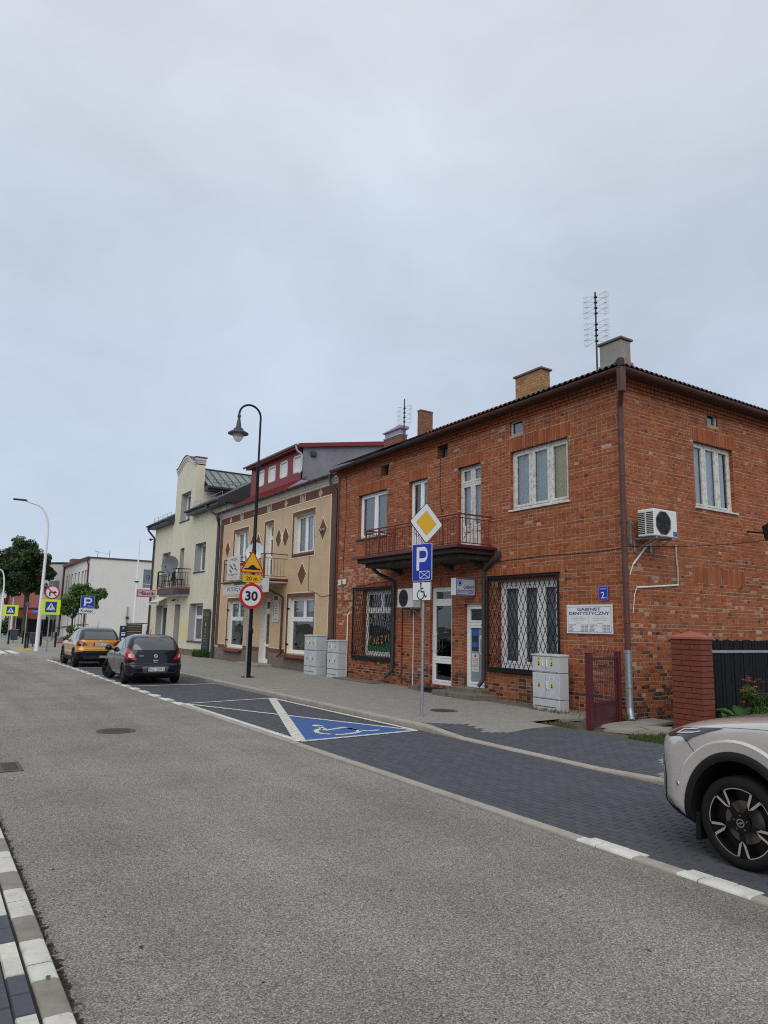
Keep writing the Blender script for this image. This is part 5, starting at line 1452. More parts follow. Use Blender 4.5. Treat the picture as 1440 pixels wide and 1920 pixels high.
# bay roof with standing seams and snow guard
q = MB(); ra, rb2 = (13.12, 18.5), (10.98, 9.62)
q.quad([(13.12, 41.4, 11.05), (18.5, 41.4, 11.05), (18.5, 38.9, 9.62), (13.12, 38.9, 9.62)]); q.quad([(13.12, 41.4, 11.05), (18.5, 41.4, 11.05), (18.5, 43.8, 9.62), (13.12, 43.8, 9.62)])
q.prism(Fr((0, 38.9, 0), (1, 0, 0), (0, 0, 1), (0, -1, 0)), [(13.05, 9.35), (18.5, 9.35), (18.5, 9.62), (13.05, 9.62)], -.5, .06, 1)
br = q.build('bay_roof', ['roof_green', 'dark_metal'], cream)
q = MB()
for k in range(11):
    x = 13.4 + k * .5; d = Vector((0, -2.5, -1.43)); q.tube([(x, 41.38, 11.08), (x, 38.92, 9.66)], .022, 4)
q.tube([(13.12, 41.4, 11.08), (18.5, 41.4, 11.08)], .06, 6); q.build('standing_seam', 'dark_metal', br)
q = MB()
for z in (.06, .24): q.tube([(13.5, 39.25, 9.85 + z), (16.3, 39.25, 9.85 + z)], .012, 4)
for k in range(18): q.box(WF, 13.5 + k * .165, 13.515 + k * .165, 39.24, 39.26, 9.86, 10.1)
q.build('snow_guard', 'dark_metal', br)
gutter(cream, [(13.05, 38.78, 9.5), (18.5, 38.78, 9.5)], .07, 'dark_metal')
# main roof either side of the bay
for ya, yb in ((CY0 - .25, 39.58), (43.27, CY1 + .25)):
    q = MB(); xe = CX - .45; s = .56
    q.prism(Fr((0, ya, 0), (1, 0, 0), (0, 0, 1), (0, -1, 0)), [(xe, 8.02), (CX + .5, 8.02), (xe + 6.5, 8.02 + 6.5 * s), (xe + 6.5, 8.32 + 6.5 * s), (xe, 8.16)], -(yb - ya), 0)
    q.box(WF, xe, CX, ya, yb, 7.86, 8.02, .01); rf = q.build('roof', 'dark_metal', cream)
    gutter(cream, [(xe - .07, yb, 8.08), (xe - .07, ya, 8.08)], .075, 'dark_metal', brackets=.7)
    q = MB()
    for z in (.30, .48): q.tube([(xe + .3, ya + .2, 8.1 + z), (xe + .3, yb - .3, 8.1 + z)], .01, 4)
    for k in range(5): y = ya + .2 + k * (yb - ya - .5) / 4; q.box(WF, xe + .29, xe + .31, y - .01, y + .01, 8.25, 8.6)
    q.build('snow_guard', 'galv', rf)
q = MB(); q.prism(Fr((0, CY0 - .06, 0), (1, 0, 0), (0, 0, 1), (0, -1, 0)), [(CX + .1, 6.0), (19, 6.0), (19, 11.6), (CX + .1, 8.02)], -.1, 0); q.build('gable_end', 'lavender', cream)
downpipe(cream, [(CX - .52, 36.0, 8.03), (CX - .52, 36.0, 7.8), (CX - .08, 35.2, 7.35), (CX - .08, 35.15, .25)], .06, 'dark_metal', [(CX - .08, 35.15, z) for z in (5.5, 3.0, 1.2)])
downpipe(cream, [(CX - .52, 47.3, 8.03), (CX - .52, 47.3, 7.8), (CX - .08, 47.25, 7.3), (CX - .08, 47.25, .25)], .06, 'dark_metal', [(CX - .08, 47.25, 3.)])
cw = lambda k, **kw: window(cream, CF, *C_OPS[k][:4], **kw)
cw('winR', rec=.36, mull=(.6,), curtain='curtain_grey', fw=.07, sash=.05, sill=(.05, 'dark_metal', .06)); cw('top', rec=.36, mull=(.55,), curtain='curtain_grey', fw=.07, sash=.05, sill=(.05, 'dark_metal', .06))
cw('slot', rec=.36, curtain='curtain_grey', fw=.06, sash=.05, name='balcony_door'); cw('winL', rec=.36, mull=(.5,), curtain='curtain_grey', fw=.07, sash=.05, name='balcony_door')
cw('gwin', rec=.36, mull=(.62,), trans=(2.2,), curtain='curtain_grey', fw=.07, sash=.05, sill=(.06, 'dark_metal', .06)); g = cw('gdoor', rec=.36, mull=(.5,), curtain=None, fw=.07, sash=.05, name='door', glass='glass_dark')
o = C_OPS['gdoor']; q = MB(); q.rect(CF, o[1] - .75, o[1] - .2, 1.45, 2.0, -.385); q.build('poster', 'fluor', g); q = MB(); q.rect(CF, o[1] - .7, o[1] - .2, .5, 1.2, -.385); q.build('poster', 'maroon', g)
q = MB(); o = C_OPS['gdoor2']; q.box(CF, o[0] + .01, o[1] - .01, o[2], o[3] - .01, -.4, -.34, .01); q.build('door', mat('olive_door', (.30, .26, .15), .7, .06, 5), cream)
# balcony
bx, ba, bb, bz = 11.82, 39.5, 43.75, 3.52
q = MB(); prb = [(CX, ba), (bx + .12, ba + .1), (bx, ba + .5), (bx, bb - .5), (bx + .12, bb - .1), (CX, bb)]
q.prism(WF, prb, bz - .05, bz + .24); b3 = q.build('balcony', 'dark_metal', cream)
q = MB(); q.prism(WF, [(x - (.03 if x < CX else 0), y) for x, y in prb], bz + .241, bz + .34); q.build('balcony_edge', 'orange_rail', b3)
q = MB(); q.prism(WF, [(CX, ba + .1), (bx + .2, ba + .3), (bx + .2, bb - .3), (CX, bb - .1)], bz - .14, bz - .051); q.build('soffit', 'cream_trim', b3)
q = MB(); zt, zb = 4.86, bz + .44; lp = [(CX, ba + .05), (bx + .1, ba + .1), (bx + .04, ba + .5), (bx + .04, bb - .5), (bx + .1, bb - .1), (CX, bb - .05)]
for z, r in ((zt, .025), (zt - .22, .014), (zb, .014)): q.tube([(x, y, z) for x, y in lp], r, 6)
for x, y in lp[1:-1]: q.box(WF, x - .02, x + .02, y - .02, y + .02, bz + .34, zt)
q.build('railing', 'black_iron', b3)
q = MB()
for (xa, ya), (xb, yb) in zip(lp[:-1], lp[1:]):
    k = max(2, int(math.hypot(xb - xa, yb - ya) / .13))
    for i in range(1, k): x, y = xa + (xb - xa) * i / k, ya + (yb - ya) * i / k; q.box(WF, x - .007, x + .007, y - .007, y + .007, zb, zt - .22)
q.build('baluster', 'black_iron', b3)
def chair(x, y, z, rz, label, m='black_plastic'):
    t = thing('garden_chair', (x, y, z), label, 'chair', None); R_ = Matrix.Rotation(rz, 3, 'Z')
    f = Fr((x, y, z), R_ @ Vector((1, 0, 0)), R_ @ Vector((0, 1, 0)), (0, 0, 1))
    q = MB(); q.box(f, -.25, .25, -.25, .25, .42, .45, .01); q.build('seat', m, t)
    q = MB(); bfr = Fr(f.p(0, .25, .45), f.U, (f.N + f.V * .25), f.V); q.box(bfr, -.25, .25, 0, .62, 0, .03, .01); q.build('backrest', m, t)
    for a in (-.22, .22):
        for b in (-.22, .22):
            q = MB(); q.cyl(f.p(a * 1.1, b * 1.1, 0), f.p(a, b, .43), .02, n=6); q.build('leg', m, t)
    return t
chair(12.2, 40.3, bz + .341, math.pi / 2, 'dark folding chair leaning on the cream house balcony railing'); chair(12.2, 42.6, bz + .341, -math.pi / 2, 'dark garden chair beside the dish on the cream house balcony')
dish((11.62, 40.25, 5.08), .52, (-.70, -.68, .2), 'dish_grey', 'large dark grey satellite dish on the cream house balcony', (11.9, 41.1, 4.5))
# Butik sign, small awning, entry lamp, menu banner
t = thing('shop_sign', (11.9, 46.6, 3.5), 'pink framed Butik sign sticking out from the cream house', 'shop sign')
bfm = Fr((12.15, 46.35, 3.66), (1, 0, 0), (0, 0, 1), (0, -1, 0))
q = MB(); q.box(bfm, -.72, .64, -.24, .24, -.06, .0, .01); q.build('frame', 'paint_pink', t)
q = MB(); q.rect(bfm, -.65, .57, -.18, .18, .003); q.build('panel', mat('pink_pale', (.52, .36, .38), .6, .06, 5), t)
q = MB(); q.text('Butik', bfm, -.0, -.11, .22, .84, .006, 0, 'C', .015); q.stroke(bfm, [(-.6, .0), (-.52, .07), (-.46, .02), (-.38, .10)], .025, .006); q.build('lettering', 'sign_black', t)
t = thing('shop_awning', (12.4, 45.0, 3.2), 'small scalloped cream awning over the cream house shop door', 'awning'); q = MB(); vs = []
for i in range(25):
    y = 43.7 + i * .09; vs += [(12.58, y, 3.34), (12.1, y, 3.10), (12.08, y, 2.95 - .05 * abs(math.sin(i * .8)))]
q.add(vs, [(3 * i + j, 3 * i + j + 1, 3 * i + j + 4, 3 * i + j + 3) for i in range(24) for j in range(2)]); q.build('canopy', 'cream_trim', t)
q = MB(); f = Fr((12.07, 0, 0), (0, -1, 0), (0, 0, 1), (-1, 0, 0)); q.text('PIZZERIA', f, -44.75, 2.97, .12, 1.8, .004); q.build('lettering', 'sign_black', t)
q = MB(); q.cyl((12.58, 41.5, 3.15), (12.35, 41.5, 3.2), .02, n=6); q.lathe([(.03, .1), (.06, .05), (.16, 0), (.14, -.01), (.001, .02)], (12.32, 41.5, 3.1), (0, 0, 1), 14); q.build('entry_lamp', 'dark_metal', cream)
t = thing('menu_banner', (12.5, 36.2, .3), 'tall dark menu banner with gold print standing against the cream house', 'banner')
bf_ = Fr((12.5, 36.2, .3), (0, -1, 0), (0, 0, 1), (-1, 0, 0)); q = MB(); q.box(bf_, -.52, .52, .05, 2.3, -.03, 0, .004); q.build('panel', 'banner_dark', t)
q = MB()
for k in range(7): q.poly(bf_, [(-.42 + k * .12, 2.0), (-.40 + k * .12, 1.9), (-.36 + k * .12, 2.2)], .002)
q.rect(bf_, -.08, .08, 1.42, 1.6, .002)
for k, (s, h, z) in enumerate((('Restauracja', .07, 1.75), ('MENU', .09, 1.22), ('DNIA', .09, 1.08), ('PIZZA', .08, .88), ('NA MIEJSCU', .07, .76), ('NA WYNOS', .07, .64), ('zapraszamy', .06, .35))): q.text(s, bf_, 0, z, h, min(.8, h * len(s) * .8), .002)
q.build('lettering', 'gold', t)
q = MB(); q.tube([bf_.p(0, 0, -.02), bf_.p(0, .06, -.02)], .2, 4); q.build('base', 'dark_metal', t)

# ------------------------------------------------------------------ white building and what stands beyond
WX, WY0, WY1, WT = 12.58, 68.5, 81.9, 7.45
white = thing('white_building', (WX, WY0, 0), 'long flat roofed white building with narrow tall windows', 'building')
WFf = Fr((WX, 0, 0), (0, -1, 0), (0, 0, 1), (-1, 0, 0)); WS = Fr((0, WY0, 0), (1, 0, 0), (0, 0, 1), (0, -1, 0))
w_ops = [Y(y + .45, y - .45, a, b) for y in (77.2, 75.2, 73.4, 71.6, 70.2) for a, b in ((4.5, 6.45), (.9, 3.0))] + [Y(80.4, 79.7, 4.5, 6.4), Y(79.0, 78.4, 4.5, 6.4)]
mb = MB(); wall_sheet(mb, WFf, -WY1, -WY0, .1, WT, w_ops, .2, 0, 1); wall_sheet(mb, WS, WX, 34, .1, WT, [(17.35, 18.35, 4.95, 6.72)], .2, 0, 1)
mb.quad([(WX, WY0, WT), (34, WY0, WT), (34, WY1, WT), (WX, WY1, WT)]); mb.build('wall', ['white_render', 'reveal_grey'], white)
for o in w_ops: window(white, WFf, *o[:4], rec=.12, curtain=None, fw=.05, sash=0, depth=.5, glass='glass_dark')
w = window(white, WS, 17.35, 18.35, 4.95, 6.72, rec=.12, trans=(5.35,), curtain='curtain_grey', fw=.05, sash=0, depth=.5)
q = MB(); q.ring(WS, 17.85, 6.05, .12, .16, -.14, 20); q.stroke(WS, [(17.85, 5.95), (17.95, 5.7)], .05, -.14); q.build('sticker', 'ink_navy', w)
q = MB(); q.box(WF, WX - .22, 34, WY0 - .10, WY1 + .05, WT + .001, WT + .13); q.box(WF, WX - .26, WX - .2, WY0 - .12, WY1, WT - .08, WT + .14); q.build('roof_edge', 'brown_metal', white)
downpipe(white, [(WX - .2, 68.7, WT - .05), (WX - .2, 68.7, WT - .3), (WX - .08, 68.75, WT - .6), (WX - .08, 68.75, .2)], .07, 'brown_metal'); downpipe(white, [(WX - .1, 81.7, WT - .05), (WX - .1, 81.7, .2)], .09, 'brown_metal')
q = MB(); q.tube([(13.3, 69.2, WT), (13.3, 69.2, WT + .7)], .02, 5); q.tube([(14.4, 69.5, WT), (14.4, 69.5, WT + .9)], .02, 5); q.tube([(13.3, 69.2, WT + .7), (13.0, 69.2, WT + .75)], .02, 5); q.tube([(13.3, 69.2, WT + .62), (14.4, 69.5, WT + .6)], .012, 4); q.build('roof_mast', 'dark_metal', white)
q = MB(); q.box(WF, 12.9, 14.2, 80, 81.6, WT + .05, WT + .75); q.build('chimney', 'chimney_red', white)
tower = thing('round_tower', (13.2, 86.2, 0), 'pale grey rounded tower block beside the white building', 'building'); q = MB(); q.lathe([(3.4, .1), (3.4, 7.8)], (14.6, 86, 0), (0, 0, 1), 40); q.build('wall', mat('tower_grey', (.47, .47, .45), .9, .04, 1), tower, 60)
q = MB(); q.lathe([(3.45, 7.8), (3.5, 7.85), (3.5, 8.0), (.001, 8.1)], (14.6, 86, 0), (0, 0, 1), 40); q.build('roof_edge', 'dark_metal', tower, 60)
for a0, z0, z1, m in ((math.radians(206), 4.6, 6.0, 'black_plastic'), (math.radians(206), .6, 3.0, 'black_plastic')):
    q = MB(); vs = []
    for i in range(9):
        a = a0 + i * .05; vs += [(14.6 + 3.43 * math.cos(a), 86 + 3.43 * math.sin(a), z0), (14.6 + 3.43 * math.cos(a), 86 + 3.43 * math.sin(a), z1)]
    q.add(vs, [(2 * i, 2 * i + 2, 2 * i + 3, 2 * i + 1) for i in range(8)]); q.build('window', 'car_glass', tower)
def simple_house(name, x0, x1, y0, y1, h, rh, wallm, roofm, label, axis='y', wins=()):
    t = thing(name, (x0, y0, 0), label, 'house'); q = MB()
    if axis == 'y':
        fr = Fr((0, y0, 0), (1, 0, 0), (0, 0, 1), (0, -1, 0)); q.prism(fr, [(x0, 0), (x1, 0), (x1, h), ((x0 + x1) / 2, h + rh), (x0, h)], -(y1 - y0), 0)
    else:
        fr = Fr((x0, 0, 0), (0, -1, 0), (0, 0, 1), (-1, 0, 0)); q.prism(fr, [(-y1, 0), (-y0, 0), (-y0, h), (-(y0 + y1) / 2, h + rh), (-y1, h)], -(x1 - x0), 0)
    q.build('wall', wallm, t); q = MB(); o = .3
    if axis == 'y':
        m_ = (x0 + x1) / 2; s = rh / (m_ - x0)
        for xa, sg in ((x0 - o, 1), (x1 + o, -1)):
            q.add([(xa, y0 - o, h - o * s + .05), (xa, y1 + o, h - o * s + .05), (m_, y1 + o, h + rh + .05), (m_, y0 - o, h + rh + .05), (xa, y0 - o, h - o * s + .17), (xa, y1 + o, h - o * s + .17), (m_, y1 + o, h + rh + .17), (m_, y0 - o, h + rh + .17)], [(0, 1, 2, 3), (4, 5, 6, 7), (0, 3, 7, 4), (0, 1, 5, 4)])
    else:
        m_ = (y0 + y1) / 2; s = rh / (m_ - y0)
        for ya in (y0 - o, y1 + o):
            sy = o * s; q.add([(x0 - o, ya, h - sy + .05), (x1 + o, ya, h - sy + .05), (x1 + o, m_, h + rh + .05), (x0 - o, m_, h + rh + .05), (x0 - o, ya, h - sy + .17), (x1 + o, ya, h - sy + .17), (x1 + o, m_, h + rh + .17), (x0 - o, m_, h + rh + .17)], [(0, 1, 2, 3), (4, 5, 6, 7), (0, 3, 7, 4), (0, 1, 5, 4)])
    q.build('roof', roofm, t)
    for u, v, w_, hh in wins:
        q = MB(); q.box(fr, u - w_ / 2, u + w_ / 2, v, v + hh, .01, .03); wo_ = q.build('window', 'white_pvc', t); q = MB(); q.rect(fr, u - w_ / 2 + .08, u + w_ / 2 - .08, v + .08, v + hh - .08, .035); q.build('pane', 'car_glass', wo_)
    return t
simple_house('barn', 9.6, 20, 98, 106, 3.3, 2.3, 'red_wood', 'roof_red', 'long red boarded barn behind the big street tree', 'x', ((-100.5, 1.2, 1., 1.), (-103.5, 1.2, 1., 1.)))
simple_house('white_cottage', 8.6, 13.5, 118, 126, 4.4, 2.6, 'white_render', 'roof_dark', 'small white house far down the street behind the tree', 'y', ((9.6, 1.2, .9, 1.2), (11.0, 1.2, .9, 1.2), (10.6, 3.8, .8, 1.1)))
simple_house('beige_cottage', 4.2, 8.4, 132, 142, 4.2, 3.0, 'beige_far', 'roof_red', 'beige house with red roof far off at the left edge', 'y', ((5.4, 1.2, .9, 1.2), (7.2, 1.2, .9, 1.2)))
simple_house('brown_cottage', 0, 4.4, 120, 128, 3.6, 2.8, 'terracotta_far', 'roof_dark', 'brown house beyond the far left street lamp', 'y', ((2.2, 1.2, .9, 1.2),))
# ------------------------------------------------------------------ street furniture
def post(t, x, y, z0, z1, r=.032, m='galv', name='pole'):
    q = MB(); q.cyl((x, y, z0), (x, y, z1), r, n=14); return q.build(name, m, t, 50)
def plate_pts(w, h, r, seg=5):
    pts = []
    for cx_, cy_, a0 in ((w / 2 - r, h / 2 - r, 0), (-w / 2 + r, h / 2 - r, 90), (-w / 2 + r, -h / 2 + r, 180), (w / 2 - r, -h / 2 + r, 270)):
        for i in range(seg + 1):
            a = math.radians(a0 + 90 * i / seg); pts.append((cx_ + r * math.cos(a), cy_ + r * math.sin(a)))
    return pts
def sign_plate(t, fr, w, h, r, face, border=None, bw=.012, back='galv', name='sign_plate'):
    q = MB(); P = plate_pts(w, h, r); q.prism(fr, P, -.022, 0, 1); q.poly(fr, P, .001, 2 if border else 0)
    if border: q.poly(fr, plate_pts(w - bw * 2, h - bw * 2, max(.002, r - bw)), .002, 0)
    return q.build(name, [face, back] + ([border] if border else []), t)
def pedestrian(q, fr, s, n, mi):
    """walking figure in a triangle, s = triangle height"""
    q.disc(fr, .02 * s, .30 * s, .055 * s, n, 14, mi)
    for pts, w in (([(0, .24), (-.03, .02)], .10), ([(-.03, .03), (.09, -.12), (.12, -.26)], .06), ([(-.03, .03), (-.10, -.13), (-.2, -.25)], .06), ([(.0, .21), (.12, .08), (.17, .02)], .045), ([(-.02, .21), (-.12, .1), (-.15, -.02)], .045)):
        q.stroke(fr, [(u * s, v * s) for u, v in pts], w * s, n, mi)
# main sign: priority road, reserved parking, wheelchair plate
sx, sy = 8.83, 12.14; gzs = zsw(sx, sy)
t = thing('parking_sign', (sx, sy, gzs), 'yellow diamond, blue parking and wheelchair plates on a grey pole', 'road sign')
post(t, sx, sy, gzs, 4.35); q = MB(); q.cyl((sx, sy, gzs - .01), (sx, sy, gzs + .012), .07, n=14); q.build('base', 'galv', t)
f = Fr((sx + .03, sy - .045, 4.10), (1, .02, 0), (0, 0, 1), (0, -1, 0)); q = MB()
dm = lambda s: [(0, -s), (s, 0), (0, s), (-s, 0)]
def rdm(s, r):
    P = []; 
    for k, (cx_, cy_) in enumerate(((s - r * 1.41, 0), (0, s - r * 1.41), (-s + r * 1.41, 0), (0, -s + r * 1.41))):
        for i in range(4):
            a = math.radians(90 * k - 45 + 30 * i); P.append((cx_ + r * math.cos(a), cy_ + r * math.sin(a)))
    return P
q.prism(f, rdm(.435, .04), -.022, 0, 1); q.poly(f, rdm(.427, .036), .001, 0); q.poly(f, rdm(.268, .012), .002, 2); q.poly(f, rdm(.262, .01), .003, 3)
q.build('priority_plate', ['sign_white', 'black_plastic', 'sign_black', 'amber'], t)
az = math.radians(-9.9); U_ = Vector((-math.sin(az), -math.cos(az), 0)); N_ = Vector((-math.cos(az), math.sin(az), 0)); 
f = Fr((sx + N_.x * .05, sy + N_.y * .05 , 3.262), U_, (0, 0, 1), N_)
pl = sign_plate(t, f, .57, .785, .035, 'sign_blue', 'sign_white', .008, name='parking_plate')
q = MB(); o_ = [(-.13, -.15)]; Pp = [(-.15, -.17), (-.15, .30)]
q.rect(f, -.155, -.075, -.17, .325, .004)
for i in range(10):
    a0, a1 = math.radians(90 - 18 * i), math.radians(90 - 18 * (i + 1)); c_ = (.055, .165)
    def pq(a, r, k): return f.p(c_[0] + r * math.cos(a) * k, c_[1] + r * math.sin(a), .0041)
    q.add([pq(a0, .08, 1), pq(a1, .08, 1), pq(a1, .16, .70), pq(a0, .16, .70)], [(0, 1, 2, 3)])
q.rect(f, -.076, .06, .245, .325, .0043); q.rect(f, -.076, .06, .005, .085, .0043)
for a in ([(-.06, -.335), (.22, -.335)], [(.22, -.335), (.22, -.19)], [(.22, -.19), (-.06, -.19)], [(-.06, -.19), (-.06, -.335)], [(-.06, -.335), (.22, -.19)], [(-.06, -.19), (.22, -.335)]): q.stroke(f, a, .012, .004)
q.build('symbol', 'sign_white', pl)
f2 = Fr(f.p(.0, -.605, 0), f.U, f.V, f.N); pl = sign_plate(t, f2, .53, .385, .02, 'sign_white', 'sign_black', .008, name='wheelchair_plate')
def wheelchair(q, fr, s, n, mi=0):
    q.disc(fr, -.05 * s, .40 * s, .062 * s, n, 16, mi)
    st = lambda pts, w: q.stroke(fr, [(u * s, v * s) for u, v in pts], w * s, n, mi)
    st([(-.05, .33), (-.03, -.03), (.17, -.03), (.27, -.30), (.36, -.25)], .07); st([(-.04, .14), (.12, .14)], .055)
    st([(-.06 + .24 * math.cos(math.radians(a)), -.18 + .24 * math.sin(math.radians(a))) for a in range(110, 371, 20)], .06)
q = MB(); wheelchair(q, f2, .40, .004); q.build('symbol', 'sign_black', pl)

# street lamp with speed hump and speed limit signs
lx, ly = 9.46, 22.9; gl0 = zsw(lx, ly)
t = thing('street_lamp', (lx, ly, gl0), 'tall black street lamp with curved neck and bell shade', 'street lamp')
q = MB(); q.lathe([(.11, 0), (.11, .04), (.09, .06), (.088, 1.45), (.105, 1.48), (.105, 1.56), (.085, 1.6), (.075, 1.66)], (lx, ly, gl0), (0, 0, 1), 12); q.box(WF, lx - .17, lx + .17, ly - .17, ly + .17, gl0, gl0 + .025, .005); q.build('base', 'black_iron', t, 40)
q = MB(); q.lathe([(.072, 1.6), (.066, 4.1), (.078, 4.14), (.078, 4.25), (.062, 4.3), (.055, 7.1), (.075, 7.14), (.075, 7.24), (.05, 7.28)], (lx, ly, gl0), (0, 0, 1), 14); q.build('pole', 'black_iron', t, 40)
q = MB(); R_ = .40; zc = 9.1
arc = [(lx, ly, 7.3)] + [(lx, ly, 7.3 + i * .45) for i in range(1, 4)] + [(lx - R_ + R_ * math.cos(a), ly, zc + R_ * math.sin(a)) for a in [i * math.pi / 14 for i in range(15)]] + [(lx - 2 * R_, ly, zc - .05)]
q.tube(arc, .036, 10); q.build('neck', 'black_iron', t, 60); hx = lx - 2 * R_
q = MB(); q.lathe([(.04, 9.1), (.06, 9.06), (.06, 9.0), (.045, 8.97), (.05, 8.92), (.085, 8.7), (.10, 8.62), (.16, 8.58), (.18, 8.52), (.35, 8.42), (.355, 8.39), (.30, 8.40), (.001, 8.45)], (hx, ly, 0), (0, 0, 1), 28); q.build('lamp_shade', 'dark_metal', t, 50)
q = MB(); q.lathe([(.19, 8.41), (.185, 8.3), (.14, 8.19), (.07, 8.12), (.001, 8.10)], (hx, ly, 0), (0, 0, 1), 24); q.build('globe', 'lamp_glass', t, 60)
px_ = lx - .15; py_ = ly - .16
t = thing('speed_sign', (px_, py_, gl0), 'speed hump, 20 m and round 30 speed limit signs on one grey post', 'road sign')
post(t, px_, py_, gl0, 4.25, .034)
f = Fr((px_ + .03, py_ - .05, 3.60), (1, 0, 0), (0, 0, 1), (0, -1, 0))
def rtri(s, r):
    """rounded triangle, base at v=0, side s"""
    h = s * .866; P = []
    for (cx_, cy_), a0 in (((s / 2 - r * 1.732, r), -90), ((0, h - 2 * r), 30), ((-s / 2 + r * 1.732, r), 150)):
        for i in range(5): a = math.radians(a0 + 30 * i); P.append((cx_ + r * math.cos(a), cy_ + r * math.sin(a)))
    return P
q = MB(); P0 = rtri(.92, .045); cv = .92 * .289; P1 = [(u * .84, cv + (v - cv) * .84) for u, v in P0]
q.prism(f, [(u * .985, v) for u, v in P0], -.022, 0, 1); q.poly(f, P0, .001, 2); q.poly(f, P1, .002, 0); warn = q.build('warning_plate', ['amber', 'galv', 'sign_red'], t)
q = MB(); q.poly(f, [(-.29, .11), (.29, .11), (.29, .155), (.17, .17), (.09, .24), (.04, .275), (-.03, .275), (-.08, .24), (-.15, .17), (-.29, .155)], .0035); q.build('symbol', 'sign_black', warn)
f = Fr((px_ + .03, py_ - .05, 3.415), (1, 0, 0), (0, 0, 1), (0, -1, 0)); d = sign_plate(t, f, .66, .275, .025, 'amber', 'sign_black', .006, name='distance_plate'); q = MB(); q.text('20 m', f, 0, -.07, .14, .40, .004, 0, 'C', .02); q.build('lettering', 'sign_black', d)
f = Fr((px_ + .05, py_ - .05, 2.83), (1, 0, 0), (0, 0, 1), (0, -1, 0)); q = MB(); q.cyl(f.p(0, 0, -.022), f.p(0, 0, 0), .43, n=48, mi=1); q.disc(f, 0, 0, .43, .001, 48, 2); q.disc(f, 0, 0, .335, .002, 48, 0); s30 = q.build('speed_limit_plate', ['sign_white', 'galv', 'sign_red'], t)
q = MB(); q.text('30', f, 0, -.165, .33, .45, .004, 0, 'C', .035); q.build('lettering', 'sign_black', s30)

# electricity cabinets
def cabinet(x0, x1, y0, y1, z0, z1, split, base, label, cols, tagtxt=None):
    t = thing('electricity_cabinet', (x0, (y0 + y1) / 2, z0), label, 'electricity cabinet', 'grey electricity cabinets along the house fronts')
    fr = Fr((x0, 0, 0), (0, -1, 0), (0, 0, 1), (-1, 0, 0)); ua, ub = -y1, -y0
    q = MB(); q.box(WF, x0, x1, y0, y1, z0, z0 + base, .008); q.box(fr, ua + .05, ub - .12, z0 + base * .36, z0 + base * .44, -.002, .001, 0, 1); q.build('plinth', ['cabinet', 'cabinet_seam'], t)
    q = MB(); q.box(WF, x0 + .012, x1, y0 + .012, y1 - .012, z0 + base, z0 + base + .012, 0, 1); q.box(WF, x0, x1, y0, y1, z0 + base + .012, split, .006); q.box(WF, x0 + .012, x1, y0 + .012, y1 - .012, split, split + .014, 0, 1); q.box(WF, x0, x1, y0, y1, split + .014, z1 - .05, .006); q.build('housing', ['cabinet', 'cabinet_seam'], t)
    q = MB(); q.box(WF, x0 - .025, x1 + .01, y0 - .02, y1 + .02, z1 - .05, z1 - .012, .01); q.box(WF, x0 + .04, x1 - .03, y0 + .04, y1 - .04, z1 - .012, z1, .01); q.build('lid', 'cabinet', t)
    for za, zb_, n in ((z0 + base + .03, split - .02, 2), (split + .035, z1 - .07, cols)):
        w = (ub - ua - .04) / n
        for i in range(n):
            a = ua + .02 + i * w; q = MB(); q.box(fr, a + .006, a + w - .006, za, zb_, .0, .012, .006); d = q.build('door', 'cabinet', t)
            for k in range(1, 7):
                pass
            zc = (za + zb_) / 2 + .02; uc = a + w * (.5 if n < 3 else .35)
            q = MB(); q.rect(fr, uc - .035, uc + .035, zc - .06, zc + .06, .0135); q.poly(fr, [(uc - .026, zc - .012), (uc + .026, zc - .012), (uc, zc + .04)], .0145, 1); q.rect(fr, uc - .026, uc + .026, zc - .05, zc - .022, .0145, 1); q.build('warning_label', ['yellow_sign', 'sign_black'], d)
            if za > split:
                q = MB(); q.disc(fr, uc, zb_ - .035, .035, .0137, 16); q.stroke(fr, [(uc + .01, zb_ - .02), (uc - .008, zb_ - .036), (uc + .008, zb_ - .036), (uc - .008, zb_ - .055)], .007, .0147, 1); q.build('warning_label', ['yellow_sign', 'sign_black'], d)
            hu = a + w - .06 if i % 2 == 0 else a + .06
            if za > split or i == n - 1:
                q = MB(); q.box(fr, hu - .014, hu + .014, zc - .10, zc + .08, .012, .032, .006); q.disc(fr, hu, zc - .08, .012, .0345, 10, 1); q.build('handle', ['white_metal', 'sign_black'], d)
            if tagtxt and za < split and i == n - 1:
                q = MB(); q.rect(fr, a + .05, a + .25, zb_ - .13, zb_ - .05, .0135); q.text(tagtxt, fr, a + .15, zb_ - .115, .05, .17, .0145, 1); q.build('number_label', ['sign_white', 'sign_blue'], d)
    return t
cabinet(11.80, 12.09, 11.18, 11.99, .145, 1.385, .97, .26, 'grey double door electricity cabinet below the barred dentist window', 2, 'ZK-6782')
cabinet(11.96, 12.30, 21.24, 22.02, .16, 1.42, .98, .28, 'grey electricity cabinet by the red pipe, nearer of the far pair', 2, 'ZK-2')
cabinet(11.92, 12.34, 22.75, 23.68, .16, 1.56, 1.0, .28, 'taller grey electricity cabinet in front of the bookshop window', 3, 'ZK-1')

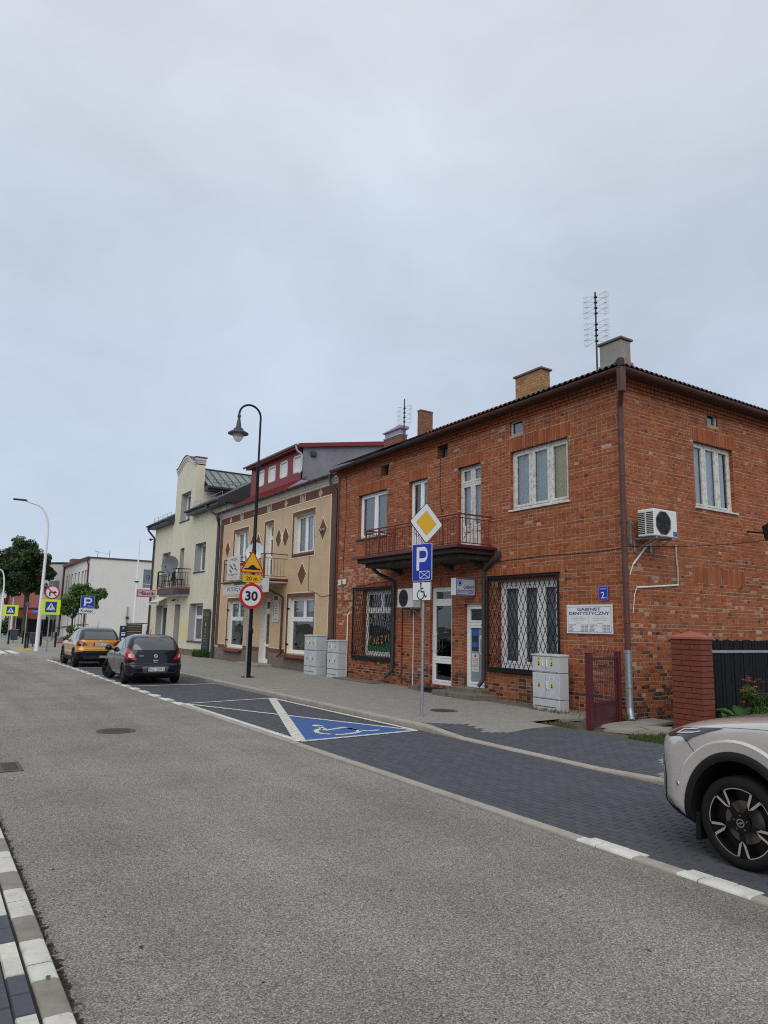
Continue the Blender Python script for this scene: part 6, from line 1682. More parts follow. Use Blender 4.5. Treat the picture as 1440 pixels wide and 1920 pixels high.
# dentist signs and house number
t = thing('dentist_sign', (12.2, 14.63, 3.0), 'small projecting light box sign of the dentist above the door', 'shop sign')
fb = Fr((0, 14.60, 0), (1, 0, 0), (0, 0, 1), (0, -1, 0)); q = MB(); q.box(fb, 11.66, 12.33, 2.755, 3.205, -.20, 0, .008); q.build('light_box', 'ac_white', t)
q = MB(); q.rect(fb, 11.665, 12.325, 2.76, 3.2, .002); q.rect(fb, 11.69, 12.30, 2.785, 3.175, .003, 1); q.build('face', ['blue_print', mat('sign_pale', (.50, .53, .58), .5, .03, 4)], t)
q = MB(); q.text('GABINET', fb, 12.28, 2.935, .085, .36, .005, 0, 'R', .02); q.text('DENTYSTYCZNY', fb, 11.995, 2.81, .095, .58, .005, 0, 'C', .02); q.ring(fb, 11.80, 3.08, .07, .085, .005, 24); q.poly(fb, [(11.755, 3.04), (11.845, 3.04), (11.83, 3.10), (11.81, 3.135), (11.79, 3.135), (11.77, 3.10)], .005); q.build('lettering', 'ink_navy', t)
t = thing('dentist_board', (HX - .02, 10.8, 2.1), 'white opening hours board of the dentist screwed to the brick wall', 'notice board')
q = MB(); q.box(FF, -11.42, -10.14, 1.85, 2.475, .018, .034, .003); q.build('panel', 'sign_white', t)
q = MB(); n_ = .0355
for a in ((-11.38, -10.18, 2.428, 2.436), (-11.38, -10.18, 1.885, 1.893), (-11.384, -11.376, 1.885, 2.436), (-10.184, -10.176, 1.885, 2.436), (-10.783, -10.779, 1.87, 2.25)): q.rect(FF, *a, n_, 0)
def serif(txt, uc, v, h, w): q.text(txt, FF, uc, v, h, w, n_, 0, 'C', .022)
serif('GABINET', -10.78, 2.345, .068, .66); serif('DENTYSTYCZNY', -10.78, 2.255, .072, 1.13); q.build('lettering', 'ink_navy', t)
q = MB()
for cx_, hrs in ((-11.08, ('9.00-15.00', '13.00-18.00', '9.00-15.00', '14.00-18.00', '13.00-15.00')), (-10.48, ('14.00-19.00', '9.00-18.00', '13.00-19.00', '9.00-15.00', '14.00-17.00'))):
    q.text('lek. stomatolog', FF, cx_, 2.205, .016, .26, n_); q.text('przyjmuje', FF, cx_, 2.07, .018, .16, n_)
    q.text('stomatologia zachowawcza', FF, cx_, 2.165, .018, .42, n_); q.text('protetyka i chirurgia', FF, cx_, 2.135, .018, .34, n_)
    for i, (dn, hh) in enumerate(zip(('PONIEDZIALEK', 'WTOREK', 'SRODA', 'CZWARTEK', 'PIATEK'), hrs)):
        v = 2.028 - i * .031; q.text(dn, FF, cx_ - .27, v, .020, .030 * len(dn) * .58, n_, 0, 'L', .02); q.text(hh, FF, cx_ + .27, v, .020, .2, n_, 0, 'R', .02)
q.text('TEL. 85 731 41 42', FF, -10.78, 1.882, .02, .5, n_); tag(q.build('small_print', 'sign_black', t), kind='stuff')
t = thing('house_number', (HX - .02, 10.37, 2.7), 'blue house number plate 2A on the brick wall near the corner', 'house number'); q = MB(); q.box(FF, -10.50, -10.24, 2.56, 2.875, .018, .03, .003); q.build('panel', 'sign_blue', t)
q = MB(); q.text('2', FF, -10.385, 2.61, .14, .095, .032, 0, 'C', .01); q.text('A', FF, -10.295, 2.61, .045, .035, .032); q.text('KOPERNIKA', FF, -10.37, 2.80, .028, .18, .032)
for a in ((-10.49, -10.25, 2.57, 2.574), (-10.49, -10.25, 2.861, 2.865), (-10.49, -10.486, 2.57, 2.865), (-10.254, -10.25, 2.57, 2.865)): q.rect(FF, *a, .0315)
q.build('lettering', 'sign_white', t)

# air conditioners
def aircon(fr, u0, u1, v0, v1, n0, n1, label, octa, louvre_left=True, sticker=False):
    t = thing('air_conditioner', fr.p(u0, v0, n0), label, 'air conditioner', 'air conditioners on the brick house'); q = MB(); q.box(fr, u0, u1, v0, v1, n0, n1, .015); q.box(fr, u0 + .01, u1 - .01, v1 - .012, v1 + .006, n0 + .01, n1 - .01, .004); q.build('casing', 'ac_white', t)
    cu, cv_, r = u0 + (u1 - u0) * .40, (v0 + v1) / 2, min(u1 - u0, v1 - v0) * .46
    q = MB(); seg = 8 if octa else 40; a_off = math.pi / 8 if octa else 0; sx_ = .95
    q.poly(fr, [(cu + r * 1.06 * math.cos(a_off + 2 * math.pi * i / seg) * sx_, cv_ + r * 1.06 * math.sin(a_off + 2 * math.pi * i / seg)) for i in range(seg)], n1 + .002, 1)
    q.poly(fr, [(cu + r * math.cos(a_off + 2 * math.pi * i / seg) * sx_, cv_ + r * math.sin(a_off + 2 * math.pi * i / seg)) for i in range(seg)], n1 + .003, 0); q.build('fan_opening', ['interior', 'cabinet'], t)
    q = MB()
    for k in range(5):
        a = k * 2 * math.pi / 5; q.poly(fr, [(cu + .03 * math.cos(a), cv_ + .03 * math.sin(a)), (cu + r * .9 * math.cos(a - .1), cv_ + r * .9 * math.sin(a - .1)), (cu + r * .9 * math.cos(a + .5), cv_ + r * .9 * math.sin(a + .5)), (cu + r * .4 * math.cos(a + .5), cv_ + r * .4 * math.sin(a + .5))], n1 + .004)
    q.disc(fr, cu, cv_, r * .2, n1 + .005, 16); q.build('fan', 'black_plastic', t)
    q = MB()
    if octa:
        for k in range(-8, 9):
            x = k * r * .115; hh = math.sqrt(max(0, 1 - (x / r) ** 2)) * r * .95; q.box(fr, cu + x - .003, cu + x + .003, cv_ - hh, cv_ + hh, n1 + .006, n1 + .012)
    else:
        for rr in (.25, .45, .65, .85): q.ring(fr, cu, cv_, r * rr - .003, r * rr + .003, n1 + .008, 32)
    q.build('grille', 'dark_metal', t)
    q = MB()
    for k in range(12):
        z = v0 + .05 + (v1 - v0 - .1) * k / 12
        for ua, ub in ((.03, .46), (.54, .97)):
            nn0, nn1 = n0 + (n1 - n0) * ua, n0 + (n1 - n0) * ub; q.box(fr, u0 - .002, u0 + .004, z, z + (v1 - v0) * .045, nn0, nn1)
    q.build('louvre', 'sign_black', t)
    if sticker:
        q = MB(); q.rect(fr, u1 - .15, u1 - .02, v0 + .03, v0 + .13, n1 + .002); q.build('energy_label', 'blue_print', t)
    else:
        q = MB(); q.rect(fr, u1 - .16, u1 - .05, v1 - .2, v1 - .1, n1 + .002); q.build('energy_label', 'sign_white', t)
    for u in (u0 + .12, u1 - .12):
        q = MB(); q.box(fr, u - .02, u + .02, v0 - .04, v0, .012, n1 - .03); q.box(fr, u - .018, u + .018, v0 - .30, v0 - .04, .012, .04); q.tube([fr.p(u, v0 - .28, .03), fr.p(u, v0 - .05, n1 - .12)], .013, 6); q.build('bracket', 'galv', t)
    return t
aircon(SF, 12.55, 13.33, 3.885, 4.45, .22, .62, 'white air conditioner with square corners high on the side wall', True, sticker=True)
q = MB(); q.box(SF, 12.50, 12.54, 3.75, 4.28, .012, .07); q.build('pipe_cover', 'galv', D.objects['air_conditioner'])
aircon(FF, -17.72, -16.93, 2.47, 3.02, .12, .42, 'white air conditioner beside the parking sign under the balcony', False)
for pts, r, m, lab in (([SF.p(13.08, 3.86, .3), SF.p(13.05, 3.75, .05), SF.p(12.60, 3.32, .03)], .02, 'white_metal', 'sloping white pipe cover below the side wall air conditioner'),
                  ([SF.p(14.10, 3.86, .03), SF.p(14.10, 3.55, .03), SF.p(14.13, 3.3, .035), SF.p(14.12, 2.98, .03)], .016, 'curtain_grey', 'ragged pale hose hanging on the side brick wall'),
                  ([SF.p(14.13, 2.96, .03), SF.p(12.70, 2.84, .03)], .019, 'white_metal', 'white cable trunking running along the side brick wall'),
                  ([SF.p(12.70, 2.84, .03), SF.p(12.62, 2.7, .03), SF.p(12.58, 2.45, .03), SF.p(12.56, 2.3, .02)], .009, 'curtain', 'thin white wire curling down near the brown downpipe'),
                  ([SF.p(12.60, 3.32, .03), SF.p(12.55, 3.22, .03), SF.p(12.50, 3.1, .02)], .012, 'white_metal', 'short pale hose end beside the brown downpipe')):
    q = MB(); q.tube(pts, r, 6); tag(q.build('pipe', m, None, 50, pts[0]), lab, 'pipe')
# overhead cable and wall cables
def cable(pts, r, label, m='sign_black'):
    q = MB(); q.tube(pts, r, 5); tag(q.build('cable', m, None, None, pts[0]), label, 'cable')
cp = [(17.6, 8.4, 4.32)] + [(17.6 - 5.3 * k / 10, 8.4 + 1.38 * k / 10, 4.32 - .64 * k / 10 - .12 * math.sin(math.pi * k / 10)) for k in range(1, 10)] + [(12.33, 9.78, 3.68)]
cable(cp, .009, 'black cable strung across in front of the side brick wall')
cable([FF.p(-9.85, 3.66, .03)] + [FF.p(-10.2 - k * .4, 3.64 - .012 * math.sin(k), .024) for k in range(9)] + [FF.p(-13.8, 3.6, .024)], .008, 'dark cable fixed along the brick front above the wide grille')
cable([FF.p(-16.2, 6.8, .02), FF.p(-16.19, 5.6, .022), FF.p(-16.05, 4.9, .022), FF.p(-16.0, 4.05, .022)], .007, 'thin dark wire running down the brick front between the balcony doors')
cable([FF.p(-18.6, 3.34, .02), FF.p(-19.6, 3.30, .02), FF.p(-20.9, 3.2, .02), FF.p(-21.2, 3.15, .02), FF.p(-21.6, 3.2, .02)], .008, 'dark wire sagging across the bricks above the fruit shop grille')
cable([FF.p(-21.7, 7.2, .02), FF.p(-21.66, 5.5, .02), FF.p(-21.75, 4.2, .02), FF.p(-21.7, 2.75, .02), FF.p(-20.95, 2.75, .02)], .007, 'dark wire hanging down the brick front next to the red pipe')
cable([TF.p(-24.62, 4.55, .015), TF.p(-24.6, 3.2, .015), TF.p(-24.1, 3.15, .015), TF.p(-23.5, 2.95, .015), TF.p(-22.5, 3.0, .02)], .008, 'thin dark wire on the tan wall beside the bookshop window')
q = MB(); q.box(FF, -21.98, -21.86, 3.3, 3.5, .015, .07, .006); q.cyl(FF.p(-22.1, 3.45, .03), FF.p(-21.6, 3.45, .03), .012, n=6); q.box(FF, -21.62, -21.5, 3.32, 3.5, .015, .10, .01); tag(q.build('wall_bracket', 'ac_white', None, None, FF.p(-21.9, 3.4)), 'small white bracket and box on the bricks near the red pipe', 'bracket')
# television aerials
def aerial(x, y, z0, z1, grids, label):
    t = thing('roof_aerial', (x, y, z0), label, 'aerial', 'roof aerials'); q = MB(); q.cyl((x, y, z0), (x, y, z1), .022, n=8); q.build('mast', 'dark_metal', t)
    d = Vector((.35, -.94, 0)).normalized(); pn = Vector((-d.y, d.x, 0)); 
    for za, zb, w in grids:
        q = MB(); 
        for s in (-1, -.72, .72, 1): q.tube([tuple(Vector((x, y, za)) + d * w * s + pn * .04), tuple(Vector((x, y, zb)) + d * w * s + pn * .04)], .003, 3)
        k = 16
        for i in range(k + 1):
            z = za + (zb - za) * i / k
            for s in (-1, 1): q.tube([tuple(Vector((x, y, z)) + d * w * s + pn * .04), tuple(Vector((x, y, z)) + d * w * .6 * s + pn * .03)], .0022, 3)
            if i % 4 == 0: q.tube([tuple(Vector((x, y, z)) - d * w + pn * .04), tuple(Vector((x, y, z)) + d * w + pn * .04)], .0022, 3)
        q.build('reflector_grid', 'galv', t); q = MB()
        for i in range(4):
            z = za + (zb - za) * (i + .5) / 4
            for s in (-1, 1):
                for b in (-.05, .05): q.tube([(x, y, z), tuple(Vector((x, y, z + b * 1.6)) + d * .25 * s - pn * .02), tuple(Vector((x, y, z + b * 1.3)) + d * .55 * w / .33 * .55 * s - pn * .02)], .003, 4)
            q.box(WF, x - .03, x + .03, y - .04, y + .02, z - .022, z + .022, .005)
        q.build('dipole', 'black_plastic', t)
    return t
aerial(13.44, 11.30, 7.9, 10.32, ((9.68, 10.25, .33), (8.95, 9.53, .33)), 'double grid television aerial beside the grey chimney')
aerial(13.46, 19.75, 7.8, 9.75, ((8.85, 9.5, .31),), 'single grid television aerial next to the hooded chimney')

# maroon gate, clinker pillar, black plank fence
gA, gB = Vector((10.62, 9.32, 0)), Vector((12.02, 9.80, 0)); gd = (gB - gA).normalized(); gfr = Fr(gA, gd, (0, 0, 1), Vector((gd.y, -gd.x, 0))); gw = (gB - gA).length
t = thing('garden_gate', tuple(gA), 'maroon steel garden gate with thin bars between two posts', 'gate')
for u in (0, gw): q = MB(); q.box(gfr, u - .055, u + .055, .02, 1.50, -.055, .055, .008); q.box(gfr, u - .06, u + .06, 1.50, 1.515, -.06, .06, .004); q.build('post', 'maroon', t)
q = MB()
for a in ((.10, gw - .10, 1.36, 1.41), (.10, gw - .10, .52, .58), (.10, gw - .10, .14, .19), (.10, .15, .14, 1.41), (gw - .15, gw - .10, .14, 1.41), (.10, gw - .1, .94, .955), (.10, gw - .1, 1.20, 1.215)): q.box(gfr, a[0], a[1], a[2], a[3], -.02, .02, .004)
q.build('frame', 'maroon', t); q = MB(); q.box(gfr, .15, gw - .15, .19, .52, -.006, .006); q.box(gfr, .24, gw - .24, .25, .46, .006, .012, .004); q.build('panel', 'maroon', t)
k = 13
for i in range(k):
    u = .19 + (gw - .38) * i / (k - 1); q = MB(); q.tube([gfr.p(u, .55, 0), gfr.p(u, 1.46, 0), gfr.p(u + .015, 1.52, .02), gfr.p(u - .01, 1.575, .05)] if i % 2 == 0 else [gfr.p(u, .55, 0), gfr.p(u, 1.40, 0)], .006, 5); q.build('bar', 'maroon', t)
q = MB(); q.box(gfr, .06, .12, .8, .95, .02, .05, .004); q.build('lock', 'dark_metal', t)
pX0, pX1, pY0, pY1, pZ = 12.15, 12.48, 8.0, 8.64, .12
t = thing('brick_pillar', (pX0, pY0, pZ), 'square dark red clinker fence pillar with a pyramid cap', 'pillar')
q = MB(); q.box(WF, pX0 + .008, pX1 - .008, pY0 + .008, pY1 - .008, pZ - .05, 1.80); q.build('core', 'pillar_mortar', t)
ch = (1.80 - pZ) / 17
for r in range(17):
    z = pZ + r * ch
    for fr_, L_ in ((Fr((pX0, pY1, 0), (0, -1, 0), (0, 0, 1), (-1, 0, 0)), pY1 - pY0), (Fr((pX0, pY0, 0), (1, 0, 0), (0, 0, 1), (0, -1, 0)), pX1 - pX0)):
        if L_ > .5: ed = [0, .40, L_] if r % 2 else [0, .22, L_]
        else: ed = [0, .22, L_] if r % 2 else [0, L_]
        for a, b in zip(ed[:-1], ed[1:]):
            q = MB(); brick_shape(q, fr_, a + (.005 if a else -.002), b - (.005 if b < L_ else -.002), z + .006, z + ch - .006, .004 + rnd.uniform(0, .002), None, -.004 + .004, .002); q.build('brick', 'pillar_brick', t)
q = MB(); e = .035; cxp, cyp = (pX0 + pX1) / 2, (pY0 + pY1) / 2
a_, b_, c_, d_ = pX0 - e, pX1 + e, pY0 - e, pY1 + e
q.add([(a_, c_, 1.80), (b_, c_, 1.80), (b_, d_, 1.80), (a_, d_, 1.80), (a_, c_, 1.84), (b_, c_, 1.84), (b_, d_, 1.84), (a_, d_, 1.84), (cxp, cyp, 1.95)], [(0, 3, 2, 1), (0, 1, 5, 4), (1, 2, 6, 5), (2, 3, 7, 6), (3, 0, 4, 7), (4, 5, 8), (5, 6, 8), (6, 7, 8), (7, 4, 8)]); q.build('cap', 'pillar_cap', t)
t = thing('plank_fence', (12.5, 8.5, .1), 'black wooden plank fence with a galvanised rail beside the pillar', 'fence')
for i in range(46):
    x = 12.56 + i * .112; q = MB(); h = 1.79 + rnd.uniform(-.012, .012); w = .094; fr_ = Fr((x, 8.52 + rnd.uniform(-.006, .006), .15), (1, 0, rnd.uniform(-.008, .008)), (0, 0, 1), (0, -1, 0))
    q.prism(fr_, [(0, 0), (w, 0), (w, h - .17), (w * .8, h - .15), (w * .2, h - .15), (0, h - .17)], -.012, .012); q.build('plank', 'black_wood', t)
q = MB(); q.box(WF, 12.5, 17.8, 8.495, 8.507, 1.53, 1.585, .003); q.build('rail', 'galv', t)
q = MB(); q.box(WF, 12.5, 17.8, 8.54, 8.58, .35, .45); q.build('rail', 'black_wood', t)
q = MB(); q.lathe([(.02, .5), (.05, .45), (.17, .38), (.16, .34), (.12, .05), (.02, 0)], (17.02, 9.25, 4.12), (0, 0, 1), 6); q.cyl((17.02, 9.25, 4.32), (17.02, 9.8, 4.42), .02, n=6); tag(q.build('wall_lantern', 'black_iron', None, None, (17.02, 9.25, 4.12)), 'black lantern on the side wall cut by the right edge', 'lantern')
# ------------------------------------------------------------------ cars: horizontal slices with rounded plan outlines
class Body:
    """local axes: x across, y from rear (0) to front, z up. keys: z, y_rear, y_front, half width"""
    def __init__(s, keys, rr, rf, bowr, bowf):
        s.K = np.array(keys, float); s.rr, s.rf, s.bowr, s.bowf = rr, rf, bowr, bowf
        z = s.K[:, 0]; s.sl = []
        for c in (1, 2, 3):
            v = s.K[:, c]; d = np.diff(v) / np.diff(z); m = np.zeros(len(v)); m[0] = d[0]; m[-1] = d[-1]
            for i in range(1, len(v) - 1):
                m[i] = 0 if d[i - 1] * d[i] <= 0 else 2 * d[i - 1] * d[i] / (d[i - 1] + d[i])
            s.sl.append(m)
    def at(s, z):
        K = s.K; z = min(max(z, K[0, 0]), K[-1, 0]); i = min(int(np.searchsorted(K[:, 0], z, 'right')) - 1, len(K) - 2)
        h = K[i + 1, 0] - K[i, 0]; t = (z - K[i, 0]) / h; out = []
        for c in (1, 2, 3):
            a, b, m0, m1 = K[i, c], K[i + 1, c], s.sl[c - 1][i] * h, s.sl[c - 1][i + 1] * h
            out.append((2 * t ** 3 - 3 * t * t + 1) * a + (t ** 3 - 2 * t * t + t) * m0 + (3 * t * t - 2 * t ** 3) * b + (t ** 3 - t * t) * m1)
        yr, yf, hw = out; L_ = yf - yr
        rr = min(s.rr, hw * .8, L_ * .45); rf = min(s.rf, hw * .8, L_ * .45)
        return yr, yf, hw, rr, rf
    def half(s, z, n=(6, 8, 14, 10, 7)):
        """half outline, rear centre to front centre, x >= 0"""
        yr, yf, hw, rr, rf = s.at(z); P = []
        xr, xf = hw - rr, hw - rf
        br = lambda x: yr + s.bowr * (x / max(hw, .01)) ** 2; bf = lambda x: yf - s.bowf * (x / max(hw, .01)) ** 2
        for i in range(n[0]): x = xr * i / n[0]; P.append((x, br(x)))
        y0 = br(xr); y1 = bf(xf)
        for i in range(n[1]): a = math.pi / 2 * i / n[1]; P.append((xr + rr * math.sin(a), y0 + rr * (1 - math.cos(a))))
        ya, yb = y0 + rr, max(y0 + rr + .02, y1 - rf)
        for i in range(n[2]): t = i / n[2]; P.append((hw, ya + (yb - ya) * t))
        for i in range(n[3]): a = math.pi / 2 * i / n[3]; P.append((xf + rf * math.cos(a), yb + rf * math.sin(a)))
        for i in range(n[4] + 1): x = xf * (1 - i / n[4]); P.append((x, bf(x)))
        return P
    def mesh(s, nz=56):
        K = s.K; zs = []
        for i in range(len(K) - 1):
            k = max(2, int(round(nz * (K[i + 1, 0] - K[i, 0]) / (K[-1, 0] - K[0, 0])))); zs += [K[i, 0] + (K[i + 1, 0] - K[i, 0]) * t / k for t in range(k)]
        zs.append(K[-1, 0]); rows = []
        for z in zs:
            h = s.half(z); rows.append([(x, y, z) for x, y in h] + [(-x, y, z) for x, y in h[-2:0:-1]])
        k = len(rows[0]); vs = [p for r in rows for p in r]; fs = []
        for i in range(len(rows) - 1):
            for j in range(k): fs.append((i * k + j, i * k + (j + 1) % k, (i + 1) * k + (j + 1) % k, (i + 1) * k + j))
        fs.append(tuple(range(k))[::-1]); fs.append(tuple((len(rows) - 1) * k + j for j in range(k))); return vs, fs
    def peri(s, a, z, off=0., front=False):
        """point on the outline at arc length a from the rear (or front) centre, sign = side"""
        sg = 1 if a >= 0 else -1; a = abs(a); P = s.half(z)
        if front: P = P[::-1]
        for (x0, y0), (x1, y1) in zip(P[:-1], P[1:]):
            l = math.hypot(x1 - x0, y1 - y0)
            if a <= l or (x1, y1) == P[-1]:
                t = a / l if l else 0; x, y = x0 + (x1 - x0) * t, y0 + (y1 - y0) * t; nx, ny = (y1 - y0), -(x1 - x0)
                if front: nx, ny = -nx, -ny
                n = math.hypot(nx, ny) or 1; return (sg * (x + nx / n * off), y + ny / n * off, z)
            a -= l
    def side(s, y, z, off=0., sg=-1):
        P = s.half(z); best = None
        for (x0, y0), (x1, y1) in zip(P[:-1], P[1:]):
            if (y0 - y) * (y1 - y) <= 0 and abs(y1 - y0) > 1e-6:
                t = (y - y0) / (y1 - y0); x = x0 + (x1 - x0) * t; nx, ny = (y1 - y0), -(x1 - x0); n = math.hypot(nx, ny) or 1
                if best is None or x > best[0]: best = (x, nx / n, ny / n)
        if best is None: return (sg * .2, y, z)
        return (sg * (best[0] + best[1] * off), y + best[2] * off, z)

def patch(body, poly, how, off=.004, cuts=3, thick=0):
    """a flat polygon mapped onto the body surface"""
    bm = bmesh.new(); vs = [bm.verts.new((u, v, 0)) for u, v in poly]; bm.faces.new(vs)
    bmesh.ops.triangulate(bm, faces=bm.faces[:])
    for _ in range(cuts):
        es = [e for e in bm.edges if e.calc_length() > .07]
        if not es: break
        bmesh.ops.subdivide_edges(bm, edges=es, cuts=1, use_grid_fill=True); bmesh.ops.triangulate(bm, faces=[f for f in bm.faces if len(f.verts) > 3])
    q = MB(); pts = []
    for v in bm.verts:
        u, w = v.co.x, v.co.y
        pts.append(body.peri(u, w, off) if how == 'rear' else body.peri(u, w, off, True) if how == 'front' else body.side(u, w, off, -1 if how == 'left' else 1))
    bm.verts.index_update(); q.add(pts, [tuple(v.index for v in f.verts) for f in bm.faces]); bm.free(); return q

def rpoly(pts, r=.04, seg=4):
    out = []; k = len(pts)
    for i in range(k):
        p, a, b = Vector(pts[i]), Vector(pts[i - 1]), Vector(pts[(i + 1) % k]); da, db = (a - p), (b - p); rr = min(r, da.length * .45, db.length * .45)
        A, B = p + da.normalized() * rr, p + db.normalized() * rr
        for j in range(seg + 1):
            t = j / seg; q = A * (1 - t) ** 2 + p * 2 * t * (1 - t) + B * t * t; out.append((q.x, q.y))
    return out

def car_body(root, body, paint, axles, R, name='body', top=None, ztop=9):
    """loft, then cut the wheel arches"""
    q = MB(); vs, fs = body.mesh(); q.add(vs, fs); o = q.build(name, [paint, 'black_plastic', top or paint], root, 35)
    cut = MB()
    ra, rb = R if isinstance(R, tuple) else (R, R); cf = Fr((0, 0, 0), (0, 1, 0), (0, 0, 1), (1, 0, 0))
    for ya, zc in axles: cut.prism(cf, [(ya + ra * math.cos(i * math.pi / 28), zc + rb * math.sin(i * math.pi / 28)) for i in range(56)], -1.4, 1.4)
    c = cut.build('cut', ['black_plastic', 'black_plastic', 'black_plastic']); 
    for p in c.data.polygons: p.material_index = 1
    c.location = (0, 0, 0); oloc = root.location.copy(); root.location = (0, 0, 0); bpy.context.view_layer.update()
    md = o.modifiers.new('b', 'BOOLEAN'); md.operation = 'DIFFERENCE'; md.object = c; md.solver = 'EXACT'
    try: md.material_mode = 'INDEX'
    except Exception: pass
    bpy.context.view_layer.update(); dg = bpy.context.evaluated_depsgraph_get(); me = D.meshes.new_from_object(o.evaluated_get(dg)); o.modifiers.clear()
    if len(me.polygons) > 100: o.data = me
    for p in o.data.polygons:
        if p.material_index == 0 and p.center.z > ztop: p.material_index = 2
    D.objects.remove(c); root.location = oloc; me.set_sharp_from_angle(angle=math.radians(35))
    return o

def wheel(root, x, y, z, R, w, side, style, rim_r, steer=0.):
    """tyre mesh with rim, spokes and hub as children; side -1 = left"""
    fr = Fr((x, y, z), (0, -side, 0), (0, 0, 1), (side, 0, 0))          # seen from outside
    if steer:
        rot = Matrix.Rotation(steer, 3, 'Z'); fr = Fr((x, y, z), rot @ fr.U, rot @ fr.V, rot @ fr.N)
    P0 = origin_of(root); fr.O = fr.O + P0
    q = MB(); q.lathe([(rim_r, -w / 2), (R - .03, -w / 2), (R, -w / 2 + .035), (R, w / 2 - .035), (R - .012, w / 2 - .015), (R - .035, w / 2), (rim_r + .02, w / 2), (rim_r, w / 2 - .012)], fr.O, fr.N, 48); t = q.build('wheel', 'rubber', root, 40)
    q = MB(); q.lathe([(rim_r + .004, -w / 2 + .02), (rim_r - .006, w / 2 - .012), (rim_r - .014, w / 2 - .03), (rim_r - .02, w / 2 - .09), (.10, w / 2 - .10), (.001, w / 2 - .10)], fr.O, fr.N, 48); q.build('rim', style['rim'], t, 40)
    q = MB(); q.lathe([(.06, w / 2 - .085), (rim_r * .62, w / 2 - .085), (rim_r * .62, w / 2 - .095)], fr.O, fr.N, 40); q.build('brake_disc', 'disc_steel', t)
    n_ = w / 2 - .008; q = MB(); k = style['n']; a_off = style.get('a', 0)
    if style['kind'] == 'petal':
        # dark blades joined to the hub, bright edges: rim arcs between notches shaped like a V
        for i in range(k):
            a = a_off + 2 * math.pi * i / k; g = .155; half = math.pi / k
            pts = [(rim_r * .985 * math.cos(a + half * s_), rim_r * .985 * math.sin(a + half * s_)) for s_ in ()]
            def pol(r, b): return (r * math.cos(b), r * math.sin(b))
            q.poly(fr, [pol(.06, a - .5), pol(rim_r * .60, a - .16), pol(rim_r * .985, a - g)] + [pol(rim_r * .985, a + g * s_) for s_ in (-.5, 0, .5, 1)] + [pol(rim_r * .60, a + .16), pol(.06, a + .5)], n_ - .02)
        q.disc(fr, 0, 0, .085, n_ - .012, 28); q.build('spoke', style['rim'], t)
        q = MB()
        for i in range(k):
            a = a_off + 2 * math.pi * i / k; half = math.pi / k
            for s_ in (-1, 1):
                q.poly(fr, [pol(rim_r * .985, a + s_ * .21), pol(rim_r * .985, a + s_ * .13), pol(rim_r * .56, a + s_ * .03), pol(rim_r * .50, a + s_ * .0), pol(rim_r * .62, a + s_ * .17)], n_ - .008 + .0004 * s_)
            q.ring(fr, 0, 0, rim_r * .972, rim_r * 1.0, n_ - .004, 16, 0, a + .2, a + 2 * half - .2)
        q.build('bright_edge', 'alloy_silver', t)
        q = MB(); q.ring(fr, 0, 0, .026, .034, n_ - .008, 24); q.stroke(fr, [(-.026, .008), (.004, .004), (-.004, -.004), (.026, -.008)], .008, n_ - .008); q.build('emblem', 'chrome', t)
        q = MB()
        for i in range(5): a = 2 * math.pi * i / 5 + .3; q.cyl(fr.p(.058 * math.cos(a), .058 * math.sin(a), n_ - .02), fr.p(.058 * math.cos(a), .058 * math.sin(a), n_ - .006), .008, n=8)
        q.build('wheel_bolt', 'disc_steel', t)
    else:
        for i in range(k):
            a = a_off + 2 * math.pi * i / k; d = Vector((math.cos(a), math.sin(a))); e = Vector((-d.y, d.x))
            for s_ in ((-1, 1) if style['kind'] == 'double' else (0,)):
                c0, c1 = d * .05 + e * s_ * .012, d * rim_r * .97 + e * s_ * .035; wd = .013 if style['kind'] == 'double' else .024
                q.poly(fr, [tuple(c0 - e * wd), tuple(c1 - e * wd), tuple(c1 + e * wd), tuple(c0 + e * wd)], n_ - .012)
        q.ring(fr, 0, 0, rim_r * .94, rim_r * 1.0, n_ - .01, 36); q.disc(fr, 0, 0, .06, n_ - .008, 20); q.build('spoke', style['spoke'], t)
    return t

def car(name, loc, yaw, label, group=None):
    t = thing(name, (0, 0, 0), label, 'car', group); return t
def number_plate(root, body, zc, y, txt, x=0):
    fr = Fr((x, y, zc), (1, 0, 0), (0, 0, 1), (0, -1, 0)); q = MB(); q.box(fr, -.265, .265, -.06, .06, -.012, 0, .003, 1); q.rect(fr, -.26, .26, -.055, .055, .001); p = q.build('number_plate', ['plate_white', 'black_plastic'], root)
    q = MB(); q.rect(fr, -.26, -.215, -.055, .055, .002); q.build('country_band', 'sign_blue', p); q = MB(); q.text(txt, fr, .022, -.037, .074, .43, .003, 0, 'C', .008); q.build('lettering', 'sign_black', p); return p

# --- dark grey hatchback
hb = car('hatchback', None, 0, 'dark grey small hatchback parked nearer, its front wheel turned out')
B = Body([(.17, .30, 3.75, .72), (.24, .10, 3.90, .79), (.34, .03, 3.97, .83), (.48, .0, 3.99, .852), (.58, .02, 3.97, .856), (.63, .075, 3.94, .855), (.74, .09, 3.85, .852), (.84, .105, 3.62, .848), (.93, .125, 3.20, .835), (1.0, .145, 2.88, .815),
          (1.1, .19, 2.66, .785), (1.2, .25, 2.42, .752), (1.3, .33, 2.15, .71), (1.38, .42, 1.90, .66), (1.44, .56, 1.60, .585), (1.478, .82, 1.40, .46), (1.492, 1.05, 1.28, .28)], .30, .55, .10, .22)
hy_r, hy_f, hr = .66, 3.17, .30
body = car_body(hb, B, 'paint_grey', [(hy_r, .30), (hy_f, .30)], .345)
patch(B, rpoly([(-.66, 1.03), (.66, 1.03), (.63, 1.31), (.52, 1.385), (-.52, 1.385), (-.63, 1.31)], .07), 'rear', .006).build('rear_window', 'rear_glass', hb, 60)
